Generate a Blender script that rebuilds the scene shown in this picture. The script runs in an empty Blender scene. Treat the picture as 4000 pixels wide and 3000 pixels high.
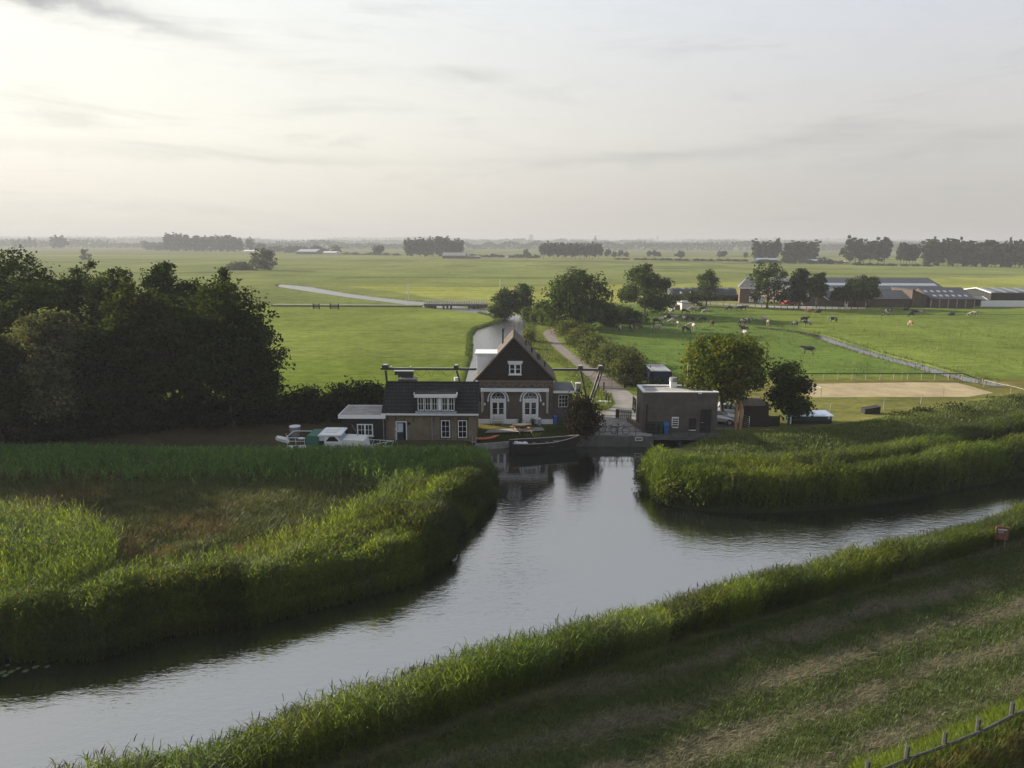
import bpy, bmesh, math, random
import numpy as np
from mathutils import Vector, Matrix

S = bpy.context.scene
COL = S.collection
R = math.radians

# ------------------------------------------------------------------ camera
FPX, CAM_H = 2778.0, 18.0
PITCH, ROLL = math.atan((1500 - 945) / FPX), R(0.25)
_cp, _sp = math.cos(PITCH), math.sin(PITCH)
_fw = np.array([0, _cp, -_sp]); _u0 = np.array([0, _sp, _cp]); _r0 = np.array([1., 0, 0])
_rt = _r0 * math.cos(ROLL) + _u0 * math.sin(ROLL)
_up = _u0 * math.cos(ROLL) - _r0 * math.sin(ROLL)
cam = bpy.data.cameras.new('camera')
cam.sensor_fit = 'HORIZONTAL'; cam.sensor_width = 36; cam.lens = 36 * FPX / 4000
cam.clip_start = 0.5; cam.clip_end = 30000
camo = bpy.data.objects.new('camera', cam); COL.objects.link(camo)
camo.matrix_world = Matrix(((_rt[0], _up[0], -_fw[0], 0), (_rt[1], _up[1], -_fw[1], 0),
                            (_rt[2], _up[2], -_fw[2], CAM_H), (0, 0, 0, 1)))
S.camera = camo

def _ray(px, py): return _fw + _rt * (px - 2000) / FPX + _up * (1500 - py) / FPX
def G(px, py, z=0.0):                     # a photo pixel on the level z
    d = _ray(px, py); t = (z - CAM_H) / d[2]
    return (d[0] * t, d[1] * t)
def P(px, py, Y):                         # a photo pixel on the upright plane at depth Y
    d = _ray(px, py); t = Y / d[1]
    return (d[0] * t, Y, CAM_H + d[2] * t)
def X(px, Y, py=1500): return P(px, py, Y)[0]
def Z(py, Y, px=2000): return P(px, py, Y)[2]

# ------------------------------------------------------------------ light
EXPO = 1.3
K = 2 ** -EXPO
SUN_AZ, SUN_EL = R(66), R(18.5)           # left of the viewing direction, low
sd = Vector((-math.sin(SUN_AZ) * math.cos(SUN_EL), math.cos(SUN_AZ) * math.cos(SUN_EL), math.sin(SUN_EL)))
sun = bpy.data.lights.new('sun', 'SUN'); sun.energy = 5.0; sun.angle = R(0.6); sun.color = (1.0, 0.90, 0.75)
suno = bpy.data.objects.new('sun', sun); COL.objects.link(suno)
suno.rotation_euler = sd.to_track_quat('Z', 'Y').to_euler()

S.view_settings.view_transform = 'Standard'; S.view_settings.look = 'None'
S.view_settings.exposure = EXPO; S.view_settings.gamma = 1; S.view_settings.use_curve_mapping = False
S.cycles.max_bounces = 6; S.cycles.diffuse_bounces = 2; S.cycles.glossy_bounces = 2
S.cycles.transmission_bounces = 3; S.cycles.volume_bounces = 0; S.cycles.transparent_max_bounces = 4
S.cycles.sample_clamp_indirect = 3; S.cycles.sample_clamp_direct = 8; S.cycles.caustics_reflective = False; S.cycles.caustics_refractive = False

class N:                                   # small node-tree helper
    def __init__(s, tree): s.t = tree; s.l = tree.links
    def n(s, kind, **kw):
        nd = s.t.nodes.new(kind)
        for k, v in kw.items():
            if k.startswith('i_'):
                key = k[2:]; key = int(key) if key.isdigit() else key.replace('__', ' ')
                s.set(nd.inputs[key], v)
            else: setattr(nd, k, v)
        return nd
    def set(s, sock, v):
        if isinstance(v, bpy.types.NodeSocket): s.l.new(v, sock)
        elif isinstance(v, bpy.types.Node): s.l.new(v.outputs[0], sock)
        else: sock.default_value = v
    def m(s, op, a, b=None, c=None, clamp=False):
        nd = s.t.nodes.new('ShaderNodeMath'); nd.operation = op; nd.use_clamp = clamp
        for i, v in enumerate((a, b, c)):
            if v is not None: s.set(nd.inputs[i], v)
        return nd.outputs[0]
    def mix(s, f, a, b, mode='MIX'):
        nd = s.t.nodes.new('ShaderNodeMix'); nd.data_type = 'RGBA'; nd.blend_type = mode
        s.set(nd.inputs[0], f)
        for i, v in ((6, a), (7, b)):
            if isinstance(v, (tuple, list)) and len(v) == 3: v = (*v, 1)
            s.set(nd.inputs[i], v)
        return nd.outputs[2]
    def ramp(s, f, pts, interp='LINEAR'):
        nd = s.t.nodes.new('ShaderNodeValToRGB'); cr = nd.color_ramp; cr.interpolation = interp
        while len(cr.elements) < len(pts): cr.elements.new(0.5)
        for e, (p, c) in zip(cr.elements, pts): e.position = p; e.color = (*c, 1) if len(c) == 3 else c
        s.set(nd.inputs[0], f); return nd.outputs[0]
    def mr(s, v, a, b, c=0.0, d=1.0, smooth=True):
        nd = s.t.nodes.new('ShaderNodeMapRange'); nd.interpolation_type = 'SMOOTHSTEP' if smooth else 'LINEAR'
        s.set(nd.inputs[0], v)
        for i, q in enumerate((a, b, c, d)): nd.inputs[i + 1].default_value = q
        return nd.outputs[0]
    def noise(s, vec, scale, detail=4, rough=0.55, dist=0.0):
        nd = s.n('ShaderNodeTexNoise'); nd.inputs['Scale'].default_value = scale
        nd.inputs['Detail'].default_value = detail; nd.inputs['Roughness'].default_value = rough
        nd.inputs['Distortion'].default_value = dist
        if vec is not None: s.set(nd.inputs['Vector'], vec)
        return nd.outputs[0]

# ------------------------------------------------------------------ sky
w = bpy.data.worlds.new('World'); S.world = w; w.use_nodes = True
w.node_tree.nodes.clear(); t = N(w.node_tree)
tc = t.n('ShaderNodeTexCoord'); d = tc.outputs['Generated']
sx = t.n('ShaderNodeSeparateXYZ'); t.set(sx.inputs[0], d)
el = t.m('MULTIPLY', t.m('ARCSINE', sx.outputs[2]), 180 / math.pi)
az = t.m('MULTIPLY', t.m('ARCTAN2', sx.outputs[0], sx.outputs[1]), 180 / math.pi)
hz = t.n('ShaderNodeVectorMath', operation='DOT_PRODUCT'); t.set(hz.inputs[0], d); hz.inputs[1].default_value = (-math.sin(SUN_AZ), math.cos(SUN_AZ), 0)
sunf = t.m('POWER', t.mr(hz.outputs['Value'], -0.12, 0.93, smooth=False), 1.45)
elf = t.m('DIVIDE', el, 90, clamp=True)
away = t.ramp(elf, [(0.0, (.51, .485, .455)), (.03, (.56, .54, .51)), (.085, (.67, .655, .63)), (.19, (.69, .73, .80)), (.30, (.72, .76, .83)), (.55, (.55, .61, .71)), (1, (.24, .32, .50))])
tow = t.ramp(elf, [(0.0, (.92, .855, .71)), (.03, (1.03, .97, .83)), (.085, (1.17, 1.14, 1.0)), (.19, (1.13, 1.14, 1.06)), (.30, (.96, .98, .97)), (.55, (.66, .71, .76)), (1, (.28, .36, .52))])
veil = t.mix(sunf, away, tow)
# warm bright veil close round the sun
dt = t.n('ShaderNodeVectorMath', operation='DOT_PRODUCT'); t.set(dt.inputs[0], d); dt.inputs[1].default_value = sd
glow = t.m('POWER', t.m('MAXIMUM', dt.outputs['Value'], 0.0), 26)
veil = t.mix(1.0, veil, t.mix(glow, (0, 0, 0), (.42, .36, .24)), 'ADD')
# thin streaked clouds
cmb = t.n('ShaderNodeCombineXYZ'); t.set(cmb.inputs[0], t.m('MULTIPLY', az, 0.055)); t.set(cmb.inputs[1], t.m('MULTIPLY', el, 0.42))
n1 = t.noise(cmb, 1.0, 6, .6, .6)
cm2 = t.n('ShaderNodeCombineXYZ'); t.set(cm2.inputs[0], t.m('MULTIPLY', az, 0.35)); t.set(cm2.inputs[1], t.m('MULTIPLY', el, 0.9)); cm2.inputs[2].default_value = 3.3
n2 = t.noise(cm2, 1.0, 5, .6, .3)
streak = t.m('MULTIPLY', t.mr(n1, .50, .74), t.mr(el, 26, 10))
def smudge(a0, e0, wa, we, tilt=0.0):
    da = t.m('SUBTRACT', az, a0); de = t.m('SUBTRACT', t.m('SUBTRACT', el, e0), t.m('MULTIPLY', da, tilt))
    de = t.m('ADD', de, t.m('MULTIPLY', t.m('SUBTRACT', n2, .5), we * 2.6)); da = t.m('ADD', da, t.m('MULTIPLY', t.m('SUBTRACT', n2, .5), wa * .8))
    r2 = t.m('ADD', t.m('POWER', t.m('ABSOLUTE', t.m('DIVIDE', da, wa)), 2.0), t.m('POWER', t.m('ABSOLUTE', t.m('DIVIDE', de, we)), 2.0))
    return t.m('POWER', 2.718, t.m('MULTIPLY', r2, -1.0))
cl = t.m('MULTIPLY', streak, .24)
for a0, e0, wa, we, ti, st in ((-35, 15.6, 7.5, 1.1, -.12, .8), (-25, 14.0, 6, .4, -.12, .22), (-3.6, 12.2, 3.2, .55, -.05, .26), (-6, 13.1, 4.5, .5, 0, -.05),
                               (9, 6.2, 10, .42, .02, .20), (19, 6.9, 6, .35, .05, .15), (-28, 6.0, 13, .5, 0, .12), (30, 6.3, 5, .5, 0, .12), (-14, 5.8, 7, .3, 0, .10)):
    cl = t.m('ADD', cl, t.m('MULTIPLY', smudge(a0, e0, wa, we, ti), st))
cl = t.m('ADD', cl, t.m('MULTIPLY', t.m('SUBTRACT', n2, .5), t.mr(el, 30, 12, 0, .18)))
veil = t.mix(t.m('MAXIMUM', cl, 0.0), veil, (.30, .31, .34))
sky = t.n('ShaderNodeTexSky'); sky.sky_type = 'NISHITA'; sky.sun_disc = False
sky.sun_elevation = SUN_EL; sky.sun_rotation = -SUN_AZ; sky.dust_density = 2.0
nish = t.mix(1.0, sky.outputs[0], (.10, .10, .10), 'MULTIPLY')
colr = t.mix(t.mr(el, 22, 70, 1.0, .72), nish, t.mix(1.0, veil, (K, K, K), 'MULTIPLY'))
bg = t.n('ShaderNodeBackground'); t.set(bg.inputs[0], colr); bg.inputs[1].default_value = 1.0
wo = t.n('ShaderNodeOutputWorld'); t.l.new(bg.outputs[0], wo.inputs[0])

# ------------------------------------------------------------------ materials
def newmat(name):
    m = bpy.data.materials.new(name); m.use_nodes = True; m.node_tree.nodes.clear(); t = N(m.node_tree)
    o = t.n('ShaderNodeOutputMaterial'); return m, t, o
def mat(name, col, rough=.75, var=.25, scale=3.0, bump=0.0, spec=.3, metal=0.0, col2=None, stretch=(1, 1, 1)):
    m, t, o = newmat(name)
    tc = t.n('ShaderNodeTexCoord'); mp = t.n('ShaderNodeMapping'); t.set(mp.inputs[0], tc.outputs['Object']); mp.inputs['Scale'].default_value = stretch
    n1 = t.noise(mp, scale, 5, .6); n2 = t.noise(mp, scale * 7, 3, .6)
    f = t.m('ADD', t.m('MULTIPLY', n1, .65), t.m('MULTIPLY', n2, .35))
    a = tuple(c * (1 - var) for c in col); b = tuple(min(1, c * (1 + var)) for c in (col2 or col))
    c = t.mix(t.mr(f, .3, .7), a, b)
    p = t.n('ShaderNodeBsdfPrincipled'); t.set(p.inputs['Base Color'], c); p.inputs['Roughness'].default_value = rough
    p.inputs['Specular IOR Level'].default_value = spec; p.inputs['Metallic'].default_value = metal
    if bump:
        b_ = t.n('ShaderNodeBump'); b_.inputs['Strength'].default_value = .6; b_.inputs['Distance'].default_value = bump
        t.set(b_.inputs['Height'], f); t.l.new(b_.outputs[0], p.inputs['Normal'])
    t.l.new(p.outputs[0], o.inputs[0]); return m
def brickmat(name, c1, c2, mortar, bw=.22, bh=.075, rough=.85, ax='xz', bump=.006, offset=.5):
    m, t, o = newmat(name)
    tc = t.n('ShaderNodeTexCoord'); sp = t.n('ShaderNodeSeparateXYZ'); t.set(sp.inputs[0], tc.outputs['Object'])
    cb = t.n('ShaderNodeCombineXYZ')
    if ax == 'xz': u, v = t.m('ADD', sp.outputs[0], sp.outputs[1]), sp.outputs[2]
    else: u, v = sp.outputs['XYZ'.index(ax[0].upper())], sp.outputs['XYZ'.index(ax[1].upper())]
    t.set(cb.inputs[0], u); t.set(cb.inputs[1], v)
    b = t.n('ShaderNodeTexBrick', offset=offset); t.set(b.inputs['Vector'], cb)
    for k, q in (('Color1', c1), ('Color2', c2), ('Mortar', mortar)): b.inputs[k].default_value = (*q, 1)
    b.inputs['Scale'].default_value = 1; b.inputs['Mortar Size'].default_value = .008 if bw < .25 else .045
    b.inputs['Brick Width'].default_value = bw; b.inputs['Row Height'].default_value = bh
    n = t.noise(tc.outputs['Object'], .9, 5, .65)
    c = t.mix(1.0, b.outputs[0], t.ramp(n, [(.25, (.62, .62, .62)), (.75, (1.3, 1.3, 1.3))]), 'MULTIPLY')
    p = t.n('ShaderNodeBsdfPrincipled'); t.set(p.inputs['Base Color'], c); p.inputs['Roughness'].default_value = rough; p.inputs['Specular IOR Level'].default_value = .25
    bp = t.n('ShaderNodeBump'); bp.inputs['Strength'].default_value = .7; bp.inputs['Distance'].default_value = bump
    t.set(bp.inputs['Height'], t.m('SUBTRACT', 1.0, b.outputs['Fac'])); t.l.new(bp.outputs[0], p.inputs['Normal'])
    t.l.new(p.outputs[0], o.inputs[0]); return m
def leafmat(name, trans=.42, gloss=.0, tcol=(1.35, 1.25, .55)):
    m, t, o = newmat(name)
    at = t.n('ShaderNodeAttribute', attribute_name='col'); oi = t.n('ShaderNodeObjectInfo')
    c = t.mix(1.0, at.outputs[0], oi.outputs['Color'], 'MULTIPLY')
    df = t.n('ShaderNodeBsdfDiffuse'); t.set(df.inputs[0], c)
    tr = t.n('ShaderNodeBsdfTranslucent'); t.set(tr.inputs[0], t.mix(1.0, c, tcol, 'MULTIPLY'))
    mx = t.n('ShaderNodeMixShader'); mx.inputs[0].default_value = trans
    t.l.new(df.outputs[0], mx.inputs[1]); t.l.new(tr.outputs[0], mx.inputs[2])
    gl = t.n('ShaderNodeBsdfGlossy'); gl.inputs['Roughness'].default_value = .45; gl.inputs[0].default_value = (.8, .85, .8, 1)
    m2 = t.n('ShaderNodeMixShader'); m2.inputs[0].default_value = gloss
    t.l.new(mx.outputs[0], m2.inputs[1]); t.l.new(gl.outputs[0], m2.inputs[2]); t.l.new(m2.outputs[0], o.inputs[0]); return m

M = {}
M['white'] = mat('white_paint', (.64, .655, .67), .5, .06, 2)
M['offwhite'] = mat('weathered_white_paint', (.58, .58, .55), .6, .12, 3)
M['black'] = mat('black_tarred_wood', (.012, .013, .014), .7, .4, 3, stretch=(1, 1, 9))
M['darkpaint'] = mat('dark_blue_paint', (.018, .026, .04), .5, .2)
M['steel'] = mat('galvanised_steel', (.42, .43, .44), .4, .15, 4, metal=.6)
M['darksteel'] = mat('dark_painted_steel', (.025, .027, .03), .45, .3, 4, spec=.4)
M['beam'] = mat('black_painted_beam', (.03, .032, .036), .4, .3, 2, spec=.5)
M['rail'] = mat('bare_rail_steel', (.5, .5, .5), .3, .15, 5, metal=.8)
M['iron'] = mat('wrought_iron', (.02, .02, .022), .55, .2)
M['lead'] = mat('lead_sheet', (.20, .23, .27), .5, .2, 5)
M['wood'] = mat('grey_weathered_wood', (.13, .115, .095), .85, .35, 4, stretch=(1, 1, 6))
M['woodwarm'] = mat('brown_timber', (.30, .17, .085), .8, .3, 4)
M['fencewood'] = mat('grey_fence_wood', (.05, .048, .042), .85, .35, 4, stretch=(1, 1, 6))
M['gunwale'] = mat('pale_worn_gunwale', (.34, .31, .26), .7, .25, 3)
M['darkwood'] = mat('dark_stained_boards', (.022, .019, .016), .85, .4, 3)
M['postwood'] = mat('fence_wood', (.22, .19, .14), .9, .35, 6)
M['concrete'] = mat('concrete', (.24, .235, .22), .85, .3, 2, bump=.005)
M['darkconcrete'] = mat('wet_dark_concrete', (.075, .075, .07), .7, .4, 1.5, bump=.005)
M['paving'] = mat('yard_asphalt', (.20, .185, .165), .9, .22, .9, bump=.008)
M['verge'] = mat('grassy_track', (.11, .115, .05), .95, .3, .6)
M['path'] = mat('track_asphalt', (.15, .125, .11), .9, .25, .7, bump=.01)
M['gravel'] = mat('pale_gravel', (.26, .25, .23), .95, .3, 5, bump=.02)
M['gravelroof'] = mat('roof_gravel', (.30, .285, .27), .95, .3, 4, bump=.02)
M['bitumen'] = mat('roofing_felt', (.27, .255, .235), .9, .3, 1.2)
M['bitumendark'] = mat('dark_roofing_felt', (.11, .11, .11), .9, .3, 1.2)
M['darkfelt'] = mat('black_felt', (.022, .022, .024), .95, .3, 2, spec=.05)
M['sand'] = mat('riding_sand', (.275, .215, .12), .95, .22, .35, bump=.03, col2=(.29, .238, .135))
M['glass'] = mat('dark_window_glass', (.012, .015, .018), .06, .2, 2, spec=.7)
M['curtain'] = mat('pale_curtained_glass', (.40, .45, .53), .15, .15, 3, spec=.6)
M['yellowbrick'] = brickmat('yellow_brick', (.17, .135, .092), (.135, .108, .075), (.16, .14, .115))
M['brownbrick'] = brickmat('brown_brick', (.098, .078, .066), (.072, .057, .05), (.11, .10, .09))
M['archbrick'] = mat('moulded_brick', (.16, .115, .085), .85, .3, 6)
M['greybrick'] = brickmat('grey_brown_brick', (.098, .083, .074), (.078, .066, .06), (.07, .064, .06))
M['redbrick'] = brickmat('red_brick', (.145, .078, .056), (.12, .064, .047), (.14, .12, .10))
M['farmbrick'] = brickmat('brown_red_barn_brick', (.088, .058, .044), (.07, .048, .038), (.085, .075, .065))
M['buffbrick'] = brickmat('buff_brick', (.12, .098, .076), (.10, .08, .062), (.12, .105, .09))
M['tile'] = brickmat('dark_glazed_pantiles', (.030, .029, .031), (.017, .017, .019), (.004, .004, .005), .30, .26, .8, 'xz', .03, 0.0)
M['tilehang'] = brickmat('brown_hung_tiles', (.034, .028, .025), (.022, .019, .018), (.006, .006, .006), .26, .26, .7, 'xz', .02, .5)
M['tilered'] = brickmat('weathered_red_roof_tiles', (.105, .080, .064), (.08, .062, .052), (.03, .027, .025), .22, .22, .75, 'yz', .03, 0.0)
M['cementroof'] = mat('dark_fibre_cement', (.045, .05, .06), .8, .2, .6, bump=.0)
M['cementroof2'] = mat('grey_fibre_cement', (.13, .135, .14), .8, .2, .6)
M['skylight'] = mat('translucent_roof_sheet', (.25, .28, .32), .5, .1, .5)
M['bluesteel'] = mat('blue_container_steel', (.016, .026, .065), .5, .25, 2)
M['silver'] = mat('silver_car_paint', (.48, .50, .54), .28, .05, 1, metal=.5, spec=.5)
M['redpaint'] = mat('red_paint', (.25, .03, .02), .4, .15, 2)
M['signred'] = mat('faded_red_signboard', (.14, .055, .042), .6, .3, 4)
M['tyre'] = mat('rubber', (.015, .015, .016), .8, .2)
M['greencanvas'] = mat('green_canvas', (.03, .115, .085), .7, .2, 4)
M['hullgreen'] = mat('dark_green_hull_paint', (.012, .05, .04), .3, .1, 2, spec=.5)
M['tar'] = mat('black_hull_tar', (.012, .012, .014), .55, .3, 3)
M['orange'] = mat('orange_plastic', (.50, .13, .05), .45, .15, 3)
M['bluebin'] = mat('blue_plastic', (.03, .11, .36), .45, .1, 3)
M['greenbin'] = mat('dark_green_plastic', (.018, .04, .022), .5, .15, 3)
M['blackbin'] = mat('black_plastic', (.014, .015, .017), .5, .2, 3)
M['grey'] = mat('grey_plastic', (.19, .19, .20), .6, .2, 3)
M['canvas'] = mat('pale_tarpaulin', (.48, .49, .50), .8, .2, 3)
M['fred'] = mat('flag_red', (.45, .04, .03), .8, .1); M['fblue'] = mat('flag_blue', (.03, .06, .30), .8, .1)
M['silage'] = mat('black_silage_sheet', (.012, .012, .013), .4, .4, .8, bump=.06, spec=.5)
M['blueroof'] = mat('pale_blue_metal_roof', (.33, .40, .52), .35, .1, 2, metal=.3)
M['teal'] = mat('dark_teal_boards', (.02, .045, .055), .6, .25, 3)
M['palepink'] = mat('pale_pinkish_boards', (.46, .41, .39), .75, .12, 3)
M['lily'] = mat('lily_leaf', (.10, .14, .06), .35, .2, 4)
M['bark'] = mat('bark', (.075, .06, .045), .95, .4, 5, bump=.02, stretch=(1, 1, .25))
M['barkpale'] = mat('pale_bark', (.20, .18, .15), .9, .4, 5, stretch=(1, 1, .25))
M['leaf'] = leafmat('leaf')
M['reed'] = leafmat('reed_leaf', .60, .01, (2.0, 1.85, .6))
M['sedge'] = leafmat('sedge_leaf', (.35), .015, (1.2, 1.05, .55))
M['hazewood'] = leafmat('far_foliage', .2, .0)

# cow hide: pied pattern steered by each cow's object colour (r = share of white, g = brownness, b = seed)
m, t, o = newmat('cow_hide')
tc = t.n('ShaderNodeTexCoord'); oi = t.n('ShaderNodeObjectInfo'); sp = t.n('ShaderNodeSeparateColor'); t.set(sp.inputs[0], oi.outputs['Color'])
va = t.n('ShaderNodeVectorMath', operation='ADD'); t.set(va.inputs[0], tc.outputs['Object'])
cx = t.n('ShaderNodeCombineXYZ'); t.set(cx.inputs[0], t.m('MULTIPLY', sp.outputs[2], 37.0)); t.set(cx.inputs[1], t.m('MULTIPLY', sp.outputs[2], 11.0)); t.l.new(cx.outputs[0], va.inputs[1])
nz = t.noise(va, 1.3, 1, .4)
f = t.m('GREATER_THAN', t.m('ADD', nz, t.m('MULTIPLY', t.m('SUBTRACT', sp.outputs[0], .58), .55)), .5)
dark = t.mix(sp.outputs[1], (.012, .011, .011), (.20, .075, .03))
c = t.mix(f, dark, (.30, .27, .23))
p = t.n('ShaderNodeBsdfPrincipled'); t.set(p.inputs['Base Color'], c); p.inputs['Roughness'].default_value = .8
t.l.new(p.outputs[0], o.inputs[0]); M['cow'] = m

# water
m, t, o = newmat('canal_water')
tc = t.n('ShaderNodeTexCoord'); mp = t.n('ShaderNodeMapping'); t.set(mp.inputs[0], tc.outputs['Object'])
mp.inputs['Rotation'].default_value = (0, 0, R(-28)); mp.inputs['Scale'].default_value = (1, 2.6, 1)
r1 = t.noise(mp, 1.5, 3, .55, .3); r2 = t.noise(mp, 5.0, 2, .5); calm = t.noise(tc.outputs['Object'], .05, 2, .5)
h = t.m('MULTIPLY', t.m('ADD', t.m('MULTIPLY', r1, 1.0), t.m('MULTIPLY', r2, .3)), t.mr(calm, .35, .65, .35, 1.0))
sy = t.n('ShaderNodeSeparateXYZ'); t.set(sy.inputs[0], tc.outputs['Object'])
h = t.m('MULTIPLY', h, t.m('ADD', t.mr(sy.outputs[1], 44, 58, 1.0, .22), t.mr(sy.outputs[1], 80, 95, 0.0, .15)))
bp = t.n('ShaderNodeBump'); bp.inputs['Strength'].default_value = 1; bp.inputs['Distance'].default_value = .030; t.set(bp.inputs['Height'], h)
p = t.n('ShaderNodeBsdfPrincipled'); p.inputs['Base Color'].default_value = (.010, .012, .010, 1); p.inputs['Roughness'].default_value = .03
p.inputs['IOR'].default_value = 4.6; p.inputs['Specular IOR Level'].default_value = .5; t.l.new(bp.outputs[0], p.inputs['Normal'])
t.set(p.inputs['Roughness'], t.m('ADD', .03, t.m('MULTIPLY', t.mr(sy.outputs[1], 80, 105, .0, .24), t.mr(sy.outputs[0], 20, 24, 1.0, .0)))); t.l.new(p.outputs[0], o.inputs[0]); M['water'] = m

# ground: zone albedo from the mesh, broken up by tufts
m, t, o = newmat('grassland')
at = t.n('ShaderNodeAttribute', attribute_name='col'); tc = t.n('ShaderNodeTexCoord'); ob = tc.outputs['Object']
mp = t.n('ShaderNodeMapping'); t.set(mp.inputs[0], ob); mp.inputs['Scale'].default_value = (.6, 1, 1)
a1 = t.noise(mp, .6, 6, .7); a2 = t.noise(mp, 2.3, 4, .7); a3 = t.noise(ob, .02, 4, .6)
f = t.m('ADD', t.m('ADD', t.m('MULTIPLY', a1, .5), t.m('MULTIPLY', a2, .3)), t.m('MULTIPLY', a3, .25))
c = t.mix(1.0, at.outputs[0], t.ramp(f, [(.39, (.52, .62, .6)), (.50, (.95, .97, .92)), (.61, (1.36, 1.30, 1.1))]), 'MULTIPLY')
df = t.n('ShaderNodeBsdfDiffuse'); t.set(df.inputs[0], c)
bp = t.n('ShaderNodeBump'); bp.inputs['Strength'].default_value = .9; bp.inputs['Distance'].default_value = .10
t.set(bp.inputs['Height'], t.m('ADD', t.m('MULTIPLY', a2, .8), t.m('MULTIPLY', a1, 1.6))); t.l.new(bp.outputs[0], df.inputs['Normal'])
t.l.new(df.outputs[0], o.inputs[0]); M['ground'] = m

# ------------------------------------------------------------------ building helpers
W = {}                                     # world position of each thing's origin
class MB:
    def __init__(s): s.v = []; s.f = []
    def add(s, vs, fs):
        b = len(s.v); s.v += [tuple(map(float, q)) for q in vs]; s.f += [tuple(i + b for i in f) for f in fs]; return s
    def box(s, x0, x1, y0, y1, z0, z1):
        return s.add([(x0, y0, z0), (x1, y0, z0), (x1, y1, z0), (x0, y1, z0), (x0, y0, z1), (x1, y0, z1), (x1, y1, z1), (x0, y1, z1)],
                     [(0, 3, 2, 1), (4, 5, 6, 7), (0, 1, 5, 4), (1, 2, 6, 5), (2, 3, 7, 6), (3, 0, 4, 7)])
    def prism(s, poly, a, b, ax='y'):
        n = len(poly)
        mk = {'y': lambda p, h: (p[0], h, p[1]), 'z': lambda p, h: (p[0], p[1], h), 'x': lambda p, h: (h, p[0], p[1])}[ax]
        vs = [mk(p, a) for p in poly] + [mk(p, b) for p in poly]
        return s.add(vs, [tuple(range(n)), tuple(range(2 * n - 1, n - 1, -1))] + [(i, n + i, n + (i + 1) % n, (i + 1) % n) for i in range(n)])
    def slab(s, q, th):                    # a thick sheet under four corners
        q = [Vector(p) for p in q]; nrm = (q[1] - q[0]).cross(q[3] - q[0]).normalized()
        if nrm.z < 0: nrm = -nrm
        lo = [p - nrm * th for p in q]
        return s.add(q + lo, [(0, 1, 2, 3), (7, 6, 5, 4)] + [(i, i + 4, (i + 1) % 4 + 4, (i + 1) % 4) for i in range(4)])
    def cyl(s, p0, p1, r0, r1=None, n=8, caps=True):
        r1 = r0 if r1 is None else r1; p0, p1 = Vector(p0), Vector(p1); a = (p1 - p0).normalized()
        u = a.orthogonal().normalized(); v = a.cross(u); vs = []
        for p, r in ((p0, r0), (p1, r1)):
            vs += [p + (u * math.cos(2 * math.pi * i / n) + v * math.sin(2 * math.pi * i / n)) * r for i in range(n)]
        fs = [(i, (i + 1) % n, n + (i + 1) % n, n + i) for i in range(n)]
        if caps: fs += [tuple(range(n - 1, -1, -1)), tuple(range(n, 2 * n))]
        return s.add(vs, fs)
    def tube(s, pts, r, n=6):
        for a, b in zip(pts[:-1], pts[1:]): s.cyl(a, b, r, r, n)
        return s
    def limb(s, pts, rs, n=8):             # one tapered bent tube
        pts = [Vector(p) for p in pts]; vs = []; fs = []
        for k, p in enumerate(pts):
            a = (pts[min(k + 1, len(pts) - 1)] - pts[max(k - 1, 0)]).normalized()
            u = a.cross(Vector((.3, 1, .1))).normalized(); v = a.cross(u)
            vs += [p + (u * math.cos(2 * math.pi * i / n) + v * math.sin(2 * math.pi * i / n)) * rs[k] for i in range(n)]
            if k: fs += [((k - 1) * n + i, (k - 1) * n + (i + 1) % n, k * n + (i + 1) % n, k * n + i) for i in range(n)]
        fs += [tuple(range(n - 1, -1, -1)), tuple(range(len(vs) - n, len(vs)))]
        return s.add(vs, fs)
    def ball(s, c, r, nu=10, nv=6, zmin=-1.0):
        r = (r, r, r) if isinstance(r, (int, float)) else r; vs = []; fs = []
        for j in range(nv + 1):
            th = math.acos(max(-1, min(1, 1 - (1 - zmin) * j / nv)))
            vs += [(c[0] + r[0] * math.sin(th) * math.cos(2 * math.pi * i / nu), c[1] + r[1] * math.sin(th) * math.sin(2 * math.pi * i / nu), c[2] + r[2] * math.cos(th)) for i in range(nu)]
        for j in range(nv): fs += [(j * nu + i, (j + 1) * nu + i, (j + 1) * nu + (i + 1) % nu, j * nu + (i + 1) % nu) for i in range(nu)]
        fs.append(tuple(nv * nu + i for i in range(nu - 1, -1, -1)))
        return s.add(vs, fs)
    def ring(s, c, r, rr, ax='y', n=20, m=6, a0=0, a1=2 * math.pi):
        pts = []
        for i in range(n + 1):
            a = a0 + (a1 - a0) * i / n; q = (r * math.cos(a), r * math.sin(a))
            pts.append({'y': (c[0] + q[0], c[1], c[2] + q[1]), 'x': (c[0], c[1] + q[0], c[2] + q[1]), 'z': (c[0] + q[0], c[1] + q[1], c[2])}[ax])
        return s.tube(pts, rr, m)
    def arch(s, cx, cz, r0, r1, y0, y1, n=14, a0=0, a1=math.pi):   # flat arched band in the xz plane
        vs = []; fs = []
        for i in range(n + 1):
            a = a0 + (a1 - a0) * i / n; c, q = math.cos(a), math.sin(a)
            vs += [(cx + r0 * c, y0, cz + r0 * q), (cx + r1 * c, y0, cz + r1 * q), (cx + r1 * c, y1, cz + r1 * q), (cx + r0 * c, y1, cz + r0 * q)]
        for i in range(n):
            b = i * 4
            fs += [(b, b + 4, b + 5, b + 1), (b + 1, b + 5, b + 6, b + 2), (b + 2, b + 6, b + 7, b + 3), (b + 3, b + 7, b + 4, b)]
        fs += [(0, 1, 2, 3), (4 * n + 3, 4 * n + 2, 4 * n + 1, 4 * n)]
        return s.add(vs, fs)
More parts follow.
